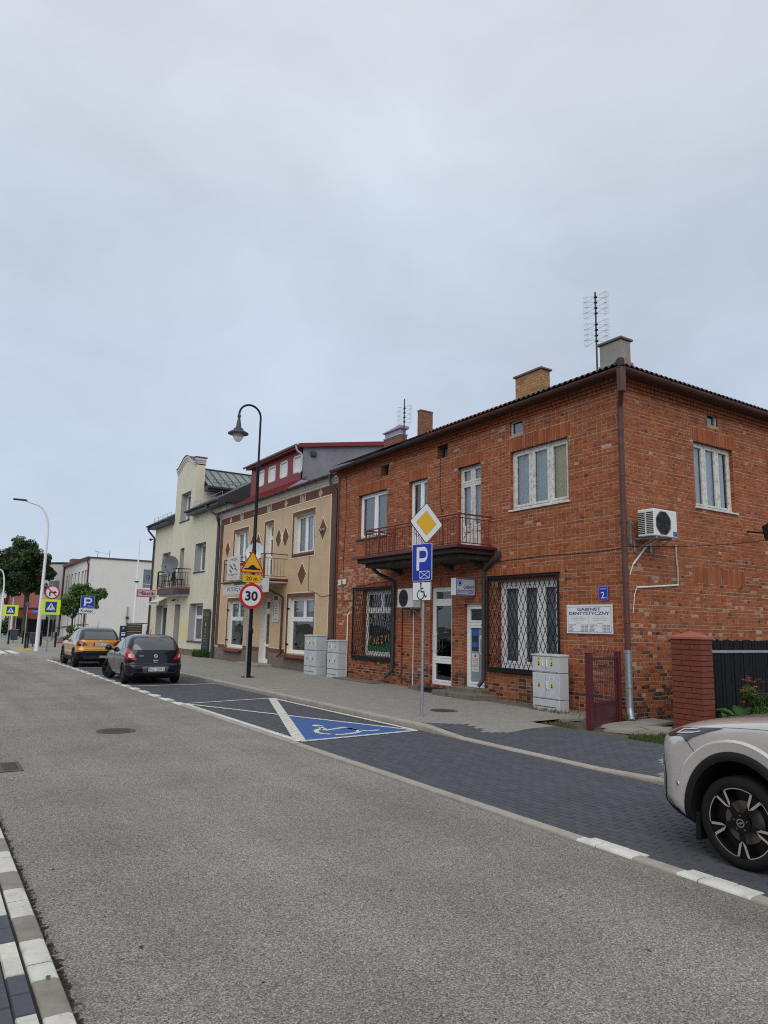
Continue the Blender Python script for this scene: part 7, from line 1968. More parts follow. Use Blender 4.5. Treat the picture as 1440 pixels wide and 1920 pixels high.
q = patch(B, rpoly([(-.20, 1.40), (.20, 1.40), (.17, 1.425), (-.17, 1.425)], .01), 'rear', .012); q.build('brake_light', 'lamp_red', hb)
for sg in (-1, 1):
    m_ = lambda P: [(sg * u, v) for u, v in P]
    patch(B, rpoly(m_([(.54, .73), (.86, .75), (1.02, .88), (1.00, 1.06), (.80, 1.08), (.67, .93)]), .04), 'rear', .012).build('tail_light', 'lamp_red', hb, 60)
    patch(B, rpoly(m_([(.68, .79), (.80, .81), (.80, .91), (.73, .91)]), .02), 'rear', .018).build('reversing_light', 'lamp_clear', hb, 60)
    sd_ = 'left' if sg < 0 else 'right'
    patch(B, rpoly([(1.15, 1.02), (1.95, 1.0), (1.93, 1.36), (1.65, 1.385), (1.22, 1.33)], .05), sd_, .006).build('side_window', 'car_glass', hb, 60)
    patch(B, rpoly([(2.02, 1.0), (2.72, 1.0), (2.62, 1.08), (2.15, 1.31), (2.0, 1.35)], .05), sd_, .006).build('side_window', 'car_glass', hb, 60)
    patch(B, rpoly([(.72, 1.08), (1.08, 1.03), (1.12, 1.27)], .04), sd_, .006).build('quarter_window', 'car_glass', hb, 60)
    patch(B, [(1.985, .32), (2.0, .32), (1.99, 1.0), (1.975, 1.0)], sd_, .003).build('door_seam', 'black_plastic', hb)
    patch(B, [(1.02, .45), (1.035, .45), (1.12, 1.0), (1.105, 1.0)], sd_, .003).build('door_seam', 'black_plastic', hb)
    for yy in (1.22, 2.12): patch(B, rpoly([(yy, .86), (yy + .19, .86), (yy + .19, .89), (yy, .89)], .01), sd_, .02).build('door_handle', 'paint_grey', hb)
    q = MB(); q.lathe([(.001, -.10), (.07, -.08), (.10, -.02), (.105, .05), (.08, .09), (.001, .11)], (sg * .95, 2.55, 1.02), (sg * .25, .97, 0), 14); q.tube([(sg * .80, 2.56, .97), (sg * .95, 2.56, 1.0)], .03, 6); q.build('wing_mirror', 'paint_grey', hb, 60)
patch(B, [(-.80, .605), (.80, .605), (.80, .62), (-.80, .62)], 'rear', .004).build('bumper_seam', 'black_plastic', hb)
patch(B, rpoly([(-.36, .36), (.36, .36), (.40, .54), (-.40, .54)], .04), 'rear', .004).build('plate_recess', 'disc_steel', hb)
patch(B, [(-.85, .20), (.85, .20), (.85, .27), (-.85, .27)], 'rear', .006).build('lower_bumper', 'black_plastic', hb)
number_plate(hb, B, .455, -.014, 'BAU 22863')
fr = Fr((0, .098, .845), (1, 0, .0), (0, .22, 1), (0, -1, .22)); q = MB(); q.ring(fr, 0, 0, .043, .056, .012, 28); q.stroke(fr, [(-.05, .012), (.01, .006), (-.01, -.006), (.05, -.012)], .012, .013); q.build('badge', 'chrome', hb)
fr = Fr((0, .083, .70), (1, 0, 0), (0, .1, 1), (0, -1, .1)); q = MB(); q.box(fr, -.075, .075, .01, .03, 0, .012, .003); q.box(fr, -.06, .06, -.045, -.028, 0, .01, .003); q.build('hatch_handle', 'chrome', hb)
fr = Fr((-.42, .117, .85), (1, -.08, 0), (0, .2, 1), (0, -1, .2)); q = MB(); q.rect(fr, -.07, .06, -.008, .008, .004); q.build('badge', 'chrome', hb)
q = MB(); q.tube([(.05, .235, 1.055), (-.30, .245, 1.07)], .014, 6); q.cyl((.05, .24, 1.05), (.05, .20, 1.05), .03, n=10); q.build('rear_wiper', 'black_plastic', hb)
q = MB(); q.tube([(0, 1.0, 1.475), (0, .80, 1.72)], [.008, .003], 6); q.build('aerial_rod', 'black_plastic', hb)
patch(B, rpoly([(-.62, 1.04), (.62, 1.04), (.5, 1.36), (-.5, 1.36)], .06), 'front', .006).build('windscreen', 'car_glass', hb, 60)
st = dict(kind='single', n=7, rim='alloy_dark', spoke='alloy_dark'); st2 = dict(kind='double', n=5, rim='black_plastic', spoke='alloy_dark', a=.3)
for x, y, sg, sr in ((-.755, hy_r, -1, 0), (.755, hy_r, 1, 0), (-.755, hy_f, -1, math.radians(27)), (.755, hy_f, 1, math.radians(27))): wheel(hb, x, y, hr, hr, .195, sg, st2, .21, sr)
hb.location = (6.23, 22.32, LZ); hb.rotation_euler = (0, 0, math.radians(-2.0))

# --- orange SUV
sv = car('small_suv', None, 0, 'orange small SUV with black roof parked beyond the dark hatchback')
B = Body([(.22, .30, 3.80, .76), (.32, .10, 4.0, .84), (.45, .03, 4.12, .875), (.58, .0, 4.17, .887), (.70, .01, 4.17, .888), (.78, .05, 4.14, .885), (.90, .07, 4.05, .88), (.99, .08, 3.70, .86), (1.06, .10, 3.10, .83), (1.12, .13, 2.95, .80),
          (1.22, .21, 2.72, .77), (1.32, .30, 2.50, .735), (1.42, .41, 2.25, .695), (1.50, .52, 2.0, .65), (1.56, .68, 1.75, .58), (1.60, .95, 1.5, .46), (1.61, 1.15, 1.3, .25)], .27, .5, .07, .2)
body = car_body(sv, B, 'paint_orange', [(.80, .34), (3.30, .34)], .40, 'body', 'paint_black', 1.10)
patch(B, rpoly([(-.64, 1.11), (.64, 1.11), (.57, 1.43), (-.57, 1.43)], .05), 'rear', .007).build('rear_window', 'rear_glass', sv, 60)
for sg in (-1, 1):
    m_ = lambda P: [(sg * u, v) for u, v in P]; sd_ = 'left' if sg < 0 else 'right'
    patch(B, rpoly(m_([(.48, .90), (.64, .86), (.94, .86), (1.05, .98), (.96, 1.08), (.66, 1.05)]), .03), 'rear', .014).build('tail_light', 'lamp_dark_red', sv, 60)
    patch(B, rpoly([(.95, 1.12), (1.98, 1.10), (1.96, 1.44), (1.1, 1.44)], .05), sd_, .006).build('side_window', 'car_glass', sv, 60)
    patch(B, rpoly([(2.04, 1.10), (2.80, 1.10), (2.72, 1.17), (2.28, 1.42), (2.02, 1.44)], .05), sd_, .006).build('side_window', 'car_glass', sv, 60)
    for yy in (1.99, 1.02): patch(B, [(yy, .42), (yy + .015, .42), (yy + .03, 1.1), (yy + .015, 1.1)], sd_, .003).build('door_seam', 'black_plastic', sv)
    for yy in (1.2, 2.2): patch(B, rpoly([(yy, .96), (yy + .2, .96), (yy + .2, .99), (yy, .99)], .01), sd_, .02).build('door_handle', 'paint_orange', sv)
    for ya in (.80, 3.30):
        ring = [(ya + .47 * math.cos(a), .34 + .47 * math.sin(a)) for a in [math.radians(d) for d in range(-5, 186, 12)]]; inr = [(ya + .40 * math.cos(a), .34 + .40 * math.sin(a)) for a in [math.radians(d) for d in range(185, -6, -12)]]
        q = MB(); pr_ = list(zip(ring, inr[::-1])); vs = []
        for (a, b) in pr_: vs += [B.side(a[0], max(a[1], .23), .012, sg), B.side(b[0], max(b[1], .23), .014, sg)]
        q.add(vs, [(2 * i, 2 * i + 1, 2 * i + 3, 2 * i + 2) for i in range(len(pr_) - 1)]); q.build('arch_cladding', 'black_plastic', sv, 60)
    patch(B, [(1.22, .25), (2.88, .25), (2.88, .42), (1.22, .42)], sd_, .010).build('sill_cladding', 'black_plastic', sv, 60)
    q = MB(); q.tube([(sg * .60, .80, 1.515), (sg * .60, .95, 1.57), (sg * .61, 1.75, 1.575), (sg * .62, 2.0, 1.515)], .017, 6); q.build('roof_rail', 'chrome', sv, 60)
    q = MB(); q.lathe([(.001, -.07), (.06, -.06), (.085, -.02), (.085, .03), (.06, .07), (.001, .08)], (sg * .96, 2.62, 1.10), (sg * .25, .97, 0), 14); q.tube([(sg * .83, 2.62, 1.05), (sg * .98, 2.62, 1.08)], .03, 6); q.build('wing_mirror', 'paint_black', sv, 60)
patch(B, [(-1.10, .24), (1.10, .24), (1.10, .58), (.60, .66), (-.60, .66), (-1.10, .58)], 'rear', .012, 4).build('lower_bumper', 'black_plastic', sv, 60)
patch(B, [(-.6, .34), (.6, .34), (.66, .48), (-.66, .48)], 'rear', .016).build('skid_plate', 'dark_metal', sv, 60)
patch(B, [(-.58, .70), (.58, .70), (.58, .715), (-.58, .715)], 'rear', .004).build('hatch_seam', 'black_plastic', sv)
number_plate(sv, B, .93, .045, 'NOC 173')
fr = Fr((0, .078, 1.06), (1, 0, 0), (0, .2, 1), (0, -1, .2)); q = MB(); q.stroke(fr, [(.035, .035), (-.03, .01), (.03, -.01), (-.035, -.035)], .018, .02); q.build('badge', 'chrome', sv)
fr = Fr((-.42, .07, .76), (1, -.06, 0), (0, 0, 1), (0, -1, 0)); q = MB(); q.rect(fr, -.09, .09, -.012, .012, .008); q.build('badge', 'chrome', sv)
fr = Fr((.12, .0, .43), (1, 0, 0), (0, 0, 1), (0, -1, 0)); q = MB(); q.tube([(.05, -.02, .41), (.05, -.12, .42)], .025, 8); q.box(fr, -.14, .14, -.05, .04, .0, .03, .008); q.build('tow_socket', 'galv', sv)
q = MB(); q.tube([(0, .36, 1.13), (.38, .33, 1.135)], .015, 6); q.build('rear_wiper', 'black_plastic', sv); q = MB(); q.tube([(0, 1.0, 1.6), (.05, .82, 1.82)], [.008, .003], 6); q.build('aerial_rod', 'black_plastic', sv)
patch(B, rpoly([(-.62, 1.14), (.62, 1.14), (.5, 1.47), (-.5, 1.47)], .06), 'front', .007).build('windscreen', 'car_glass', sv, 60)
for x, y, sg, sr in ((-.79, .80, -1, 0), (.79, .80, 1, 0), (-.79, 3.30, -1, math.radians(5)), (.79, 3.30, 1, math.radians(5))): wheel(sv, x, y, .335, .335, .21, sg, dict(kind='single', n=6, rim='black_plastic', spoke='alloy_dark'), .215, sr)
sv.location = (6.36, 30.95, LZ)

# --- champagne silver SUV in the right foreground
sb = car('silver_suv', None, 0, 'champagne silver SUV with black wheels cut off by the right edge')
B = Body([(.20, .35, 4.20, .84), (.26, .15, 4.45, .885), (.34, .06, 4.60, .912), (.42, .03, 4.645, .92), (.58, .0, 4.65, .922), (.72, .0, 4.65, .922), (.84, .02, 4.645, .921), (.93, .04, 4.63, .918), (.98, .05, 4.585, .912), (1.03, .06, 4.48, .905), (1.08, .07, 4.35, .895), (1.12, .08, 4.20, .885), (1.16, .09, 3.98, .87), (1.20, .11, 3.66, .855), (1.235, .12, 3.34, .84), (1.27, .14, 3.12, .825),
          (1.36, .20, 2.92, .79), (1.46, .30, 2.66, .745), (1.54, .40, 2.42, .70), (1.60, .52, 2.15, .645), (1.645, .75, 1.8, .55), (1.67, 1.0, 1.5, .40), (1.678, 1.2, 1.35, .25)], .40, .44, .08, .17)
AX, WR = 3.70, .362
body = car_body(sb, B, 'paint_silver', [(.98, .36), (AX, .36)], (.43, .49))
for sg in (-1, 1):
    sd_ = 'left' if sg < 0 else 'right'
    for ya in (.98, AX):
        q = MB(); vs = []; degs = list(range(-16, 197, 6))
        for d in degs:
            a = math.radians(d)
            for r, o_ in ((.488, -.05), (.49, .012), (.502, .018), (.556, .012), (.564, .0)): vs.append(B.side(ya + (r - .06) * math.cos(a), max(.21, .36 + r * math.sin(a)), o_, sg))
        q.add(vs, [(5 * i + j, 5 * i + j + 1, 5 * i + j + 6, 5 * i + j + 5) for i in range(len(degs) - 1) for j in range(4)]); q.build('arch_cladding', 'black_plastic', sb, 60)
        q = MB(); vs = []                                       # pressed crease of the wing above the arch
        degs = list(range(12, 169, 6))
        for d in degs:
            a = math.radians(d); f_ = math.sin((d - 12) / 156 * math.pi) ** .7
            for r, o_ in ((.560, .001), (.565, .002), (.640, .024 * f_ + .001), (.660, .0005)): vs.append(B.side(ya + (r - .05) * math.cos(a), .36 + r * math.sin(a), o_, sg))
        q.add(vs, [(4 * i + j, 4 * i + j + 1, 4 * i + j + 5, 4 * i + j + 4) for i in range(len(degs) - 1) for j in range(3)]); q.build('wing_flare', 'paint_silver', sb, 14)
    patch(B, [(1.43, .24), (3.25, .24), (3.25, .44), (1.43, .44)], sd_, .012).build('sill_cladding', 'black_plastic', sb, 60)
    s_ = -sg
    mf = lambda P: [(-sg * -1 * u, v) for u, v in P]
    hl = [(.70, .985), (.90, .962), (.99, .985), (1.06, .985), (1.16, .945), (1.38, 1.105), (1.10, 1.105), (.96, 1.075), (.84, 1.05), (.74, 1.03)]
    hl = [(.70, .985), (.90, .962), (.99, .985), (1.06, .985), (1.16, .945), (1.135, 1.10), (1.10, 1.103), (.95, 1.072), (.84, 1.05), (.74, 1.03)]
    patch(B, rpoly([(sg * u, v) for u, v in hl], .008), 'front', .010, 5).build('headlight', 'lamp_black', sb, 60)
    for P in ([(.93, 1.0), (.865, 1.046), (.885, 1.052), (.955, 1.008)], [(.875, 1.046), (1.0, 1.078), (1.0, 1.066), (.90, 1.036)], [(.93, 1.0), (1.06, 1.026), (1.055, 1.040), (.94, 1.012)], [(1.06, 1.026), (1.09, 1.052), (1.065, 1.056), (1.045, 1.035)]):
        patch(B, [(sg * u, v) for u, v in P], 'front', .016, 3).build('daytime_light', 'lamp_clear', sb, 60)
    patch(B, [(sg * u, v) for u, v in ((1.16, .945), (1.168, .945), (1.328, .81), (1.32, .81))], 'front', .004).build('wing_seam', 'black_plastic', sb)
    patch(B, rpoly([(sg * u, v) for u, v in ((.60, .40), (.86, .42), (.90, .60), (.80, .80), (.72, .80), (.70, .56))], .03), 'front', .008).build('air_curtain', 'lamp_black', sb, 60)
    q = MB(); p = B.peri(sg * 1.08, .575, .004, True); n_ = Vector((sg * .80, .6, 0)); q.cyl(tuple(Vector(p) - n_ * .01), tuple(Vector(p) + n_ * .006), .021, n=18); q.cyl(tuple(Vector(p) + n_ * .006), tuple(Vector(p) + n_ * .008), .014, n=14, mi=1); q.build('parking_sensor', ['paint_silver', 'black_plastic'], sb)
    patch(B, rpoly([(2.15, 1.16), (3.0, 1.2), (2.7, 1.36), (2.2, 1.5)], .05), sd_, .006).build('side_window', 'car_glass', sb, 60); patch(B, rpoly([(1.0, 1.16), (2.08, 1.16), (2.1, 1.5), (1.2, 1.5)], .05), sd_, .006).build('side_window', 'car_glass', sb, 60)
    q = MB(); q.lathe([(.001, -.11), (.08, -.09), (.115, -.02), (.115, .05), (.08, .1), (.001, .12)], (sg * 1.04, 2.75, 1.15), (sg * .25, .97, 0), 14); q.tube([(sg * .84, 2.75, 1.10), (sg * 1.0, 2.75, 1.13)], .03, 6); q.build('wing_mirror', 'paint_silver', sb, 60)
patch(B, [(-1.0, .205), (1.0, .205), (1.02, .36), (.97, .36), (.86, .40), (-.86, .40), (-.97, .36), (-1.02, .36)], 'front', .010, 5).build('lower_bumper', 'black_plastic', sb, 60)
patch(B, [(-.97, .365), (-.88, .40), (.88, .40), (.97, .365), (.985, .40), (.94, .445), (.88, .43), (-.88, .43), (-.94, .445), (-.985, .40)], 'front', .018).build('skid_trim', 'chrome', sb, 60)
patch(B, rpoly([(-.62, .60), (.62, .60), (.66, .94), (-.66, .94)], .04), 'front', .008).build('grille', 'lamp_black', sb, 60)
patch(B, rpoly([(-.70, 1.285), (.70, 1.285), (.56, 1.57), (-.56, 1.57)], .06), 'front', .007).build('windscreen', 'car_glass', sb, 60)
patch(B, rpoly([(-.60, 1.20), (.60, 1.20), (.54, 1.55), (-.54, 1.55)], .06), 'rear', .007).build('rear_window', 'car_glass', sb, 60)
q = MB(); vs = []                                               # bonnet shut line
for i in range(13):
    u, v = 1.10 + .5 * i / 12, 1.103 + .035 * (1 - (1 - i / 12) ** 2); vs += [B.peri(-u, v, .0035, True), B.peri(-u, v + .004, .0035, True)]
q.add(vs, [(2 * i, 2 * i + 1, 2 * i + 3, 2 * i + 2) for i in range(12)]); q.build('bonnet_seam', 'black_plastic', sb)
for sg in (-1, 1): q = MB(); q.box(WF, sg * .70, sg * .88, AX + .385, AX + .43, .13, .36, .01); q.build('mud_flap', 'rubber', sb)
for x, y, sg in ((-.80, .98, -1), (.80, .98, 1), (-.80, AX, -1), (.80, AX, 1)): wheel(sb, x, y, WR, WR, .235, sg, dict(kind='petal', n=5, rim='alloy_black', a=math.radians(90 + 180 - 3)), .272)
sb.location = (6.74, 3.57 - AX, LZ)
# ------------------------------------------------------------------ far street: lamps, signs, bollards, bins
FZ = .118
def white_lamp(x, y, h, L_, label, head=True, d=(-1, 0, 0)):
    t = thing('street_lamp', (x, y, FZ), label, 'street lamp'); q = MB(); q.lathe([(.13, 0), (.12, .05), (.115, 1.0), (.06, h - 1.6)], (x, y, FZ), (0, 0, 1), 14); q.build('pole', 'white_metal', t, 60)
    dv = Vector(d); q = MB(); P = []
    for i in range(13):
        a = math.pi / 2 * i / 12; P.append(tuple(Vector((x, y, FZ + h - 1.6 + 1.6 * math.sin(a) * .95)) + dv * (L_ * .6 * (1 - math.cos(a)))))
    P.append(tuple(Vector((x, y, FZ + h + .08)) + dv * L_)); q.tube(P, [.06] * 6 + [.05] * 8, 8); q.build('neck', 'white_metal', t, 60)
    hp = Vector((x, y, FZ + h + .10)) + dv * L_; fr = Fr(hp, dv, (0, 1, 0) if abs(dv.y) < .5 else (1, 0, 0), (0, 0, 1)); q = MB(); q.box(fr, -.1, .62, -.12, .12, -.05, .04, .03); q.build('lamp_head', 'dark_metal', t); return t
white_lamp(5.85, 45.29, 8.45, 1.35, 'tall white street lamp with curved arm beside the pedestrian crossing')
white_lamp(5.85, 68.3, 5.9, .6, 'lower white street lamp at the far left edge')
white_lamp(7.9, 80.5, 8.6, 1.9, 'far white street lamp whose arm shows inside the tree crown')
t = thing('street_lamp', (15.7, 64, FZ), 'slim white mast with a ring standing before the white wall', 'street lamp'); q = MB(); q.lathe([(.11, 0), (.10, 1.0), (.05, 8.9)], (15.7, 64, FZ), (0, 0, 1), 12); q.build('pole', 'white_metal', t, 60)
q = MB(); q.lathe([(.03, 8.85), (.08, 8.95), (.20, 9.0), (.18, 9.06), (.001, 9.1)], (15.75, 64, FZ), (.1, 0, 1), 12); q.build('lamp_head', 'dark_metal', t); q = MB(); q.lathe([(.09, 5.1), (.22, 5.18), (.22, 5.22), (.09, 5.2)], (15.7, 64, FZ), (0, 0, 1), 12); q.build('ring', 'dark_metal', t)
def crossing_sign(x, y, zc, w, h, label, extra=False):
    t = thing('crossing_sign', (x, y, FZ), label, 'road sign', 'pedestrian crossing signs'); post(t, x, y, FZ, zc + h / 2 + (.85 if extra else 0), .035)
    fr = Fr((x + .02, y - .06, zc), (1, 0, 0), (0, 0, 1), (0, -1, 0)); p = sign_plate(t, fr, w, h, .02, 'fluor', None, name='backing_plate'); s = h * .70
    q = MB(); q.poly(fr, plate_pts(s, s, .02), .003); q.build('blue_panel', 'sign_blue', p)
    q = MB(); k = s * .40; q.poly(fr, [(-k, -k * .72), (k, -k * .72), (0, k * 1.02)], .005); q.build('triangle', 'sign_white', p)
    q = MB(); pedestrian(q, Fr(fr.p(0, -k * .05, 0), fr.U, fr.V, fr.N), k * 1.75, .008, 0); q.rect(fr, -k * .8, -k * .25, -k * .60, -k * .52, .008); q.rect(fr, k * .25, k * .8, -k * .60, -k * .52, .008); q.build('symbol', 'sign_black', p)
    if extra:
        f2 = Fr((x + .02, y - .06, zc + h / 2 + .40), (1, 0, 0), (0, 0, 1), (0, -1, 0)); q = MB(); q.cyl(f2.p(0, 0, -.02), f2.p(0, 0, 0), .40, n=40, mi=1); q.disc(f2, 0, 0, .40, .002, 40, 2); q.disc(f2, 0, 0, .315, .004, 40, 0); r = q.build('no_right_turn_plate', ['sign_white', 'galv', 'sign_red'], t)
        q = MB(); q.stroke(f2, [(-.12, -.2), (-.12, -.03)], .075, .007); q.stroke(f2, [(-.13, .0), (.13, .0)], .075, .0075); q.poly(f2, [(.1, -.09), (.25, 0), (.1, .09)], .007); q.ring(f2, -.085, -.04, .0, .075, .0077, 12, 0, math.pi / 2, math.pi); q.build('symbol', 'sign_black', r)
        q = MB(); q.stroke(f2, [(-.24, .23), (.24, -.23)], .06, .01); q.build('slash', 'sign_red', r)
    return t
crossing_sign(6.16, 43.83, 2.585, .97, .84, 'nearer yellow pedestrian crossing sign below a no right turn disc', True)
crossing_sign(5.58, 58.48, 2.48, .98, .79, 'farther yellow pedestrian crossing sign beside the left edge')
t = thing('parking_sign', (8.0, 43.5, FZ), 'blue P sign over a white Koniec plate behind the orange car', 'road sign'); post(t, 8.0, 43.5, FZ, 3.25, .035)
fr = Fr((8.02, 43.44, 2.93), (1, 0, 0), (0, 0, 1), (0, -1, 0)); p = sign_plate(t, fr, .74, .68, .04, 'sign_blue', 'sign_white', .012, name='parking_plate'); q = MB()
q.rect(fr, -.19, -.09, -.24, .24, .006); q.rect(fr, -.09, .08, .15, .24, .006); q.rect(fr, -.09, .08, -.08, .01, .0063); q.ring(fr, .08, .08, .07, .16, .0066, 16, 0, -math.pi / 2, math.pi / 2); q.text('Płatny', fr, .16, -.28, .08, .28, .006); q.build('symbol', 'sign_white', p)
fr = Fr((8.02, 43.44, 2.42), (1, 0, 0), (0, 0, 1), (0, -1, 0)); p = sign_plate(t, fr, .86, .30, .03, 'sign_white', 'sign_black', .01, name='end_plate'); q = MB(); q.text('Koniec', fr, 0, -.08, .17, .66, .005, 0, 'C', .02); q.build('lettering', 'sign_black', p)
BOL = [(7.68, 51.2, 'black bollard nearest the orange car, standing alone'), (7.53, 56.4, 'black bollard right of the white lamp pole, before the dark fence'), (5.66, 48.87, 'front one of two black bollards close together left of the white lamp'), (5.95, 50.2, 'rear one of two black bollards close together left of the white lamp'),
       (6.52, 58.0, 'black bollard between the grey bin and the pair of bollards'), (5.5, 56.8, 'black bollard at the foot of the farther crossing sign'), (6.95, 52.4, 'black bollard half hidden behind the white lamp pole')]
for x, y, l in BOL:
    t = thing('bollard', (x, y, FZ), l, 'bollard', 'black bollards along the far pavement'); q = MB(); q.lathe([(.085, 0), (.075, .04), (.062, .06), (.06, .86), (.075, .88), (.075, .92), (.05, .96), (.001, .98)], (x, y, FZ), (0, 0, 1), 12); q.build('post', 'black_iron', t, 40)
for a, b, lab in (((7.68, 51.2), (7.53, 56.4), 'sagging chain between the two right hand bollards'), ((5.95, 50.2), (6.95, 52.4), 'sagging chain passing behind the dark bin'), ((6.52, 58.0), (5.5, 56.8), 'sagging chain behind the grey bin at the left')):
    q = MB(); q.tube([(a[0] + (b[0] - a[0]) * i / 14, a[1] + (b[1] - a[1]) * i / 14, FZ + .78 - .50 * math.sin(math.pi * i / 14)) for i in range(15)], .016, 5); tag(q.build('chain', 'black_iron', None, None, (*a, FZ)), lab, 'chain')
for x, y, s, l in ((6.5, 52.1, 1, 'dark litter bin standing beside the white lamp pole'), (6.25, 61.1, 1.1, 'grey litter bin between the far crossing sign and the tree')):
    t = thing('litter_bin', (x, y, FZ), l, 'litter bin'); q = MB(); f = Fr((x, y, FZ), (1, 0, 0), (0, 1, 0), (0, 0, 1)); a, b = .20 * s, .25 * s
    q.add([f.p(u * a, v * a, .18) for u, v in ((-1, -1), (1, -1), (1, 1), (-1, 1))] + [f.p(u * b, v * b, .84 * s) for u, v in ((-1, -1), (1, -1), (1, 1), (-1, 1))], [(0, 1, 2, 3), (0, 1, 5, 4), (1, 2, 6, 5), (2, 3, 7, 6), (3, 0, 4, 7), (4, 5, 6, 7)]); q.build('bin_body', mat('bin_grey', (.045, .06, .075), .5, .08, 5), t)
    q = MB(); q.box(f, -b - .02, b + .02, -b - .02, b + .02, .84 * s, .90 * s, .02); q.build('lid', 'disc_steel', t); q = MB(); q.cyl((x, y + b, FZ), (x, y + b, FZ + .9 * s), .03, n=8); q.build('post', 'black_iron', t)
# parking meter, brown screen, leaning pole, grey box
t = thing('parking_meter', (11.15, 48, FZ), 'dark blue parking meter with P sign before the white wall', 'parking meter'); f = Fr((11.15, 47.9, FZ), (1, -.1, 0), (0, 0, 1), (-.1, -1, 0))
q = MB(); q.box(f, -.20, .20, 0, 1.48, -.30, 0, .03); q.build('housing', 'banner_dark', t); q = MB(); q.rect(f, -.15, .15, .3, 1.42, .003); q.build('face', mat('meter_blue', (.01, .02, .10), .4, .05, 4), t); q = MB(); q.text('P', f, .0, 1.22, .16, None, .006); q.rect(f, -.12, .12, 1.0, 1.06, .006); q.rect(f, -.12, .12, .85, .95, .006); q.rect(f, -.1, .1, .6, .72, .006); q.build('lettering', 'sign_white', t)
t = thing('wood_screen', (12.6, 52, FZ), 'dark brown boarded screen between the cream and white houses', 'screen'); fr = Fr((12.35, 52, FZ), (1, 0, 0), (0, 0, 1), (0, -1, 0))
for k in range(9):
    q = MB(); q.box(fr, 0, .95, .05 + k * .17, .05 + k * .17 + .158, 0, .03, .004); q.build('board', 'brown_wood', t)
for u in (-.05, .95): q = MB(); q.box(fr, u, u + .06, 0, 1.62, -.03, .045, .004); q.build('post', 'brown_wood', t)
q = MB(); q.box(fr, -.1, 1.9, 1.60, 1.66, -.05, .06, .006); q.build('rail', 'dark_metal', t)
t = thing('electricity_cabinet', (13.6, 51, FZ), 'small pale grey cabinet behind the dark boarded screen', 'electricity cabinet'); fr = Fr((13.42, 51, FZ), (1, 0, 0), (0, 0, 1), (0, -1, 0)); q = MB(); q.box(fr, 0, .5, 0, 1.45, -.3, 0, .01); q.build('housing', 'cabinet', t); q = MB(); q.box(fr, .03, .47, .35, 1.38, 0, .012, .006); q.build('door', 'cabinet', t); q = MB(); q.rect(fr, .2, .3, .9, 1.02, .014); q.build('warning_label', 'yellow_sign', t)
t = thing('leaning_pole', (13.2, 50, FZ), 'dark leaning wooden pole beside the cream house corner', 'pole'); q = MB(); q.tube([(13.05, 50, FZ), (13.55, 50, 3.1)], [.10, .085], 8); q.build('shaft', 'brown_wood', t, 60); q = MB(); q.box(WF, 13.25, 13.5, 49.9, 50.1, 2.0, 2.06); q.build('strap', 'dark_metal', t)
q = MB(); q.box(WS, 16.1, 16.2, .8, 3.2, .01, .12, .01); q.build('cable_duct', 'galv', white); q = MB(); q.box(WS, 16.02, 16.28, 2.05, 2.3, .12, .25, .02); q.build('cable_box', 'dark_metal', white)
# street name sign, far poles, dark fence, hedges
t = thing('street_name_sign', (8.0, 70, FZ), 'blue street name sign with a red end on a grey post', 'road sign'); post(t, 8.0, 70, FZ, 3.35, .04); fr = Fr((8.0, 69.9, 2.55), (1, 0, 0), (0, 0, 1), (0, -1, 0)); q = MB(); q.box(fr, .05, .40, -.14, .14, -.02, 0); q.box(fr, .40, 1.6, -.14, .14, -.02, 0, 0, 1); q.build('name_plate', ['sign_red', mat('sky_blue_sign', (.02, .16, .55), .5)], t); q = MB(); q.text('ul. Lipowa', fr, 1.0, -.05, .12, .8, .004); q.build('lettering', 'sign_white', t); q = MB(); q.cyl(fr.p(0, .62, -.05), fr.p(0, .62, -.03), .2, n=24); q.build('round_plate', 'disc_steel', t)
for x, y, h, l in ((6.35, 66, 2.6, 'plain grey post between the far bin and the tree trunk'), (7.4, 72, 3.0, 'thin grey post just left of the thick tree trunk')): t = thing('metal_post', (x, y, FZ), l, 'post'); post(t, x, y, FZ, h, .035)
t = thing('dark_fence', (8.5, 84, FZ), 'dark close boarded fence behind the big street tree', 'fence'); fr = Fr((8.6, 83.0, FZ), (1, 0, 0), (0, 0, 1), (0, -1, 0))
for k in range(21):
    q = MB(); q.box(fr, k * .16, k * .16 + .15, 0, 1.75, 0, .03); q.build('board', 'black_wood', t)
t = thing('brown_fence', (3.5, 76, FZ), 'low brown fence beyond the pavement at the left edge', 'fence'); fr = Fr((2.6, 76.0, FZ), (1, 0, 0), (0, 0, 1), (0, -1, 0))
for k in range(24):
    q = MB(); q.box(fr, k * .16, k * .16 + .12, 0, 1.15, 0, .03); q.build('picket', 'brown_wood', t)
q = MB(); q.box(fr, 0, 3.9, .8, .9, -.05, 0); q.build('rail', 'brown_wood', t)
t = thing('rail_steps', (10.2, 66, FZ), 'low entrance steps with dark handrails by the white building', 'steps')
for k in range(3): q = MB(); q.box(WF, 10.2 + k * .4, 12.5, 65.4, 68.0, FZ + k * .16, FZ + (k + 1) * .16, .01); q.build('step', 'concrete_dark', t)
q = MB()
for y in (65.5, 67.9): q.tube([(9.9, y, FZ), (9.9, y, 1.15), (12.3, y, 1.55), (12.3, y, .6)], .03, 6)
for k in range(7): q.tube([(9.9 + k * .4, 65.5, FZ), (9.9 + k * .4, 65.5, 1.15 + k * .065)], .014, 4)
q.build('handrail', 'black_iron', t)
q = MB(); q.box(WF, 9.0, 9.6, 59.5, 60.6, FZ, FZ + .12, .02); tag(q.build('red_slab', 'terracotta_far', None, None, (9.3, 60, FZ)), 'reddish slab lying on the pavement by the planter', 'slab')

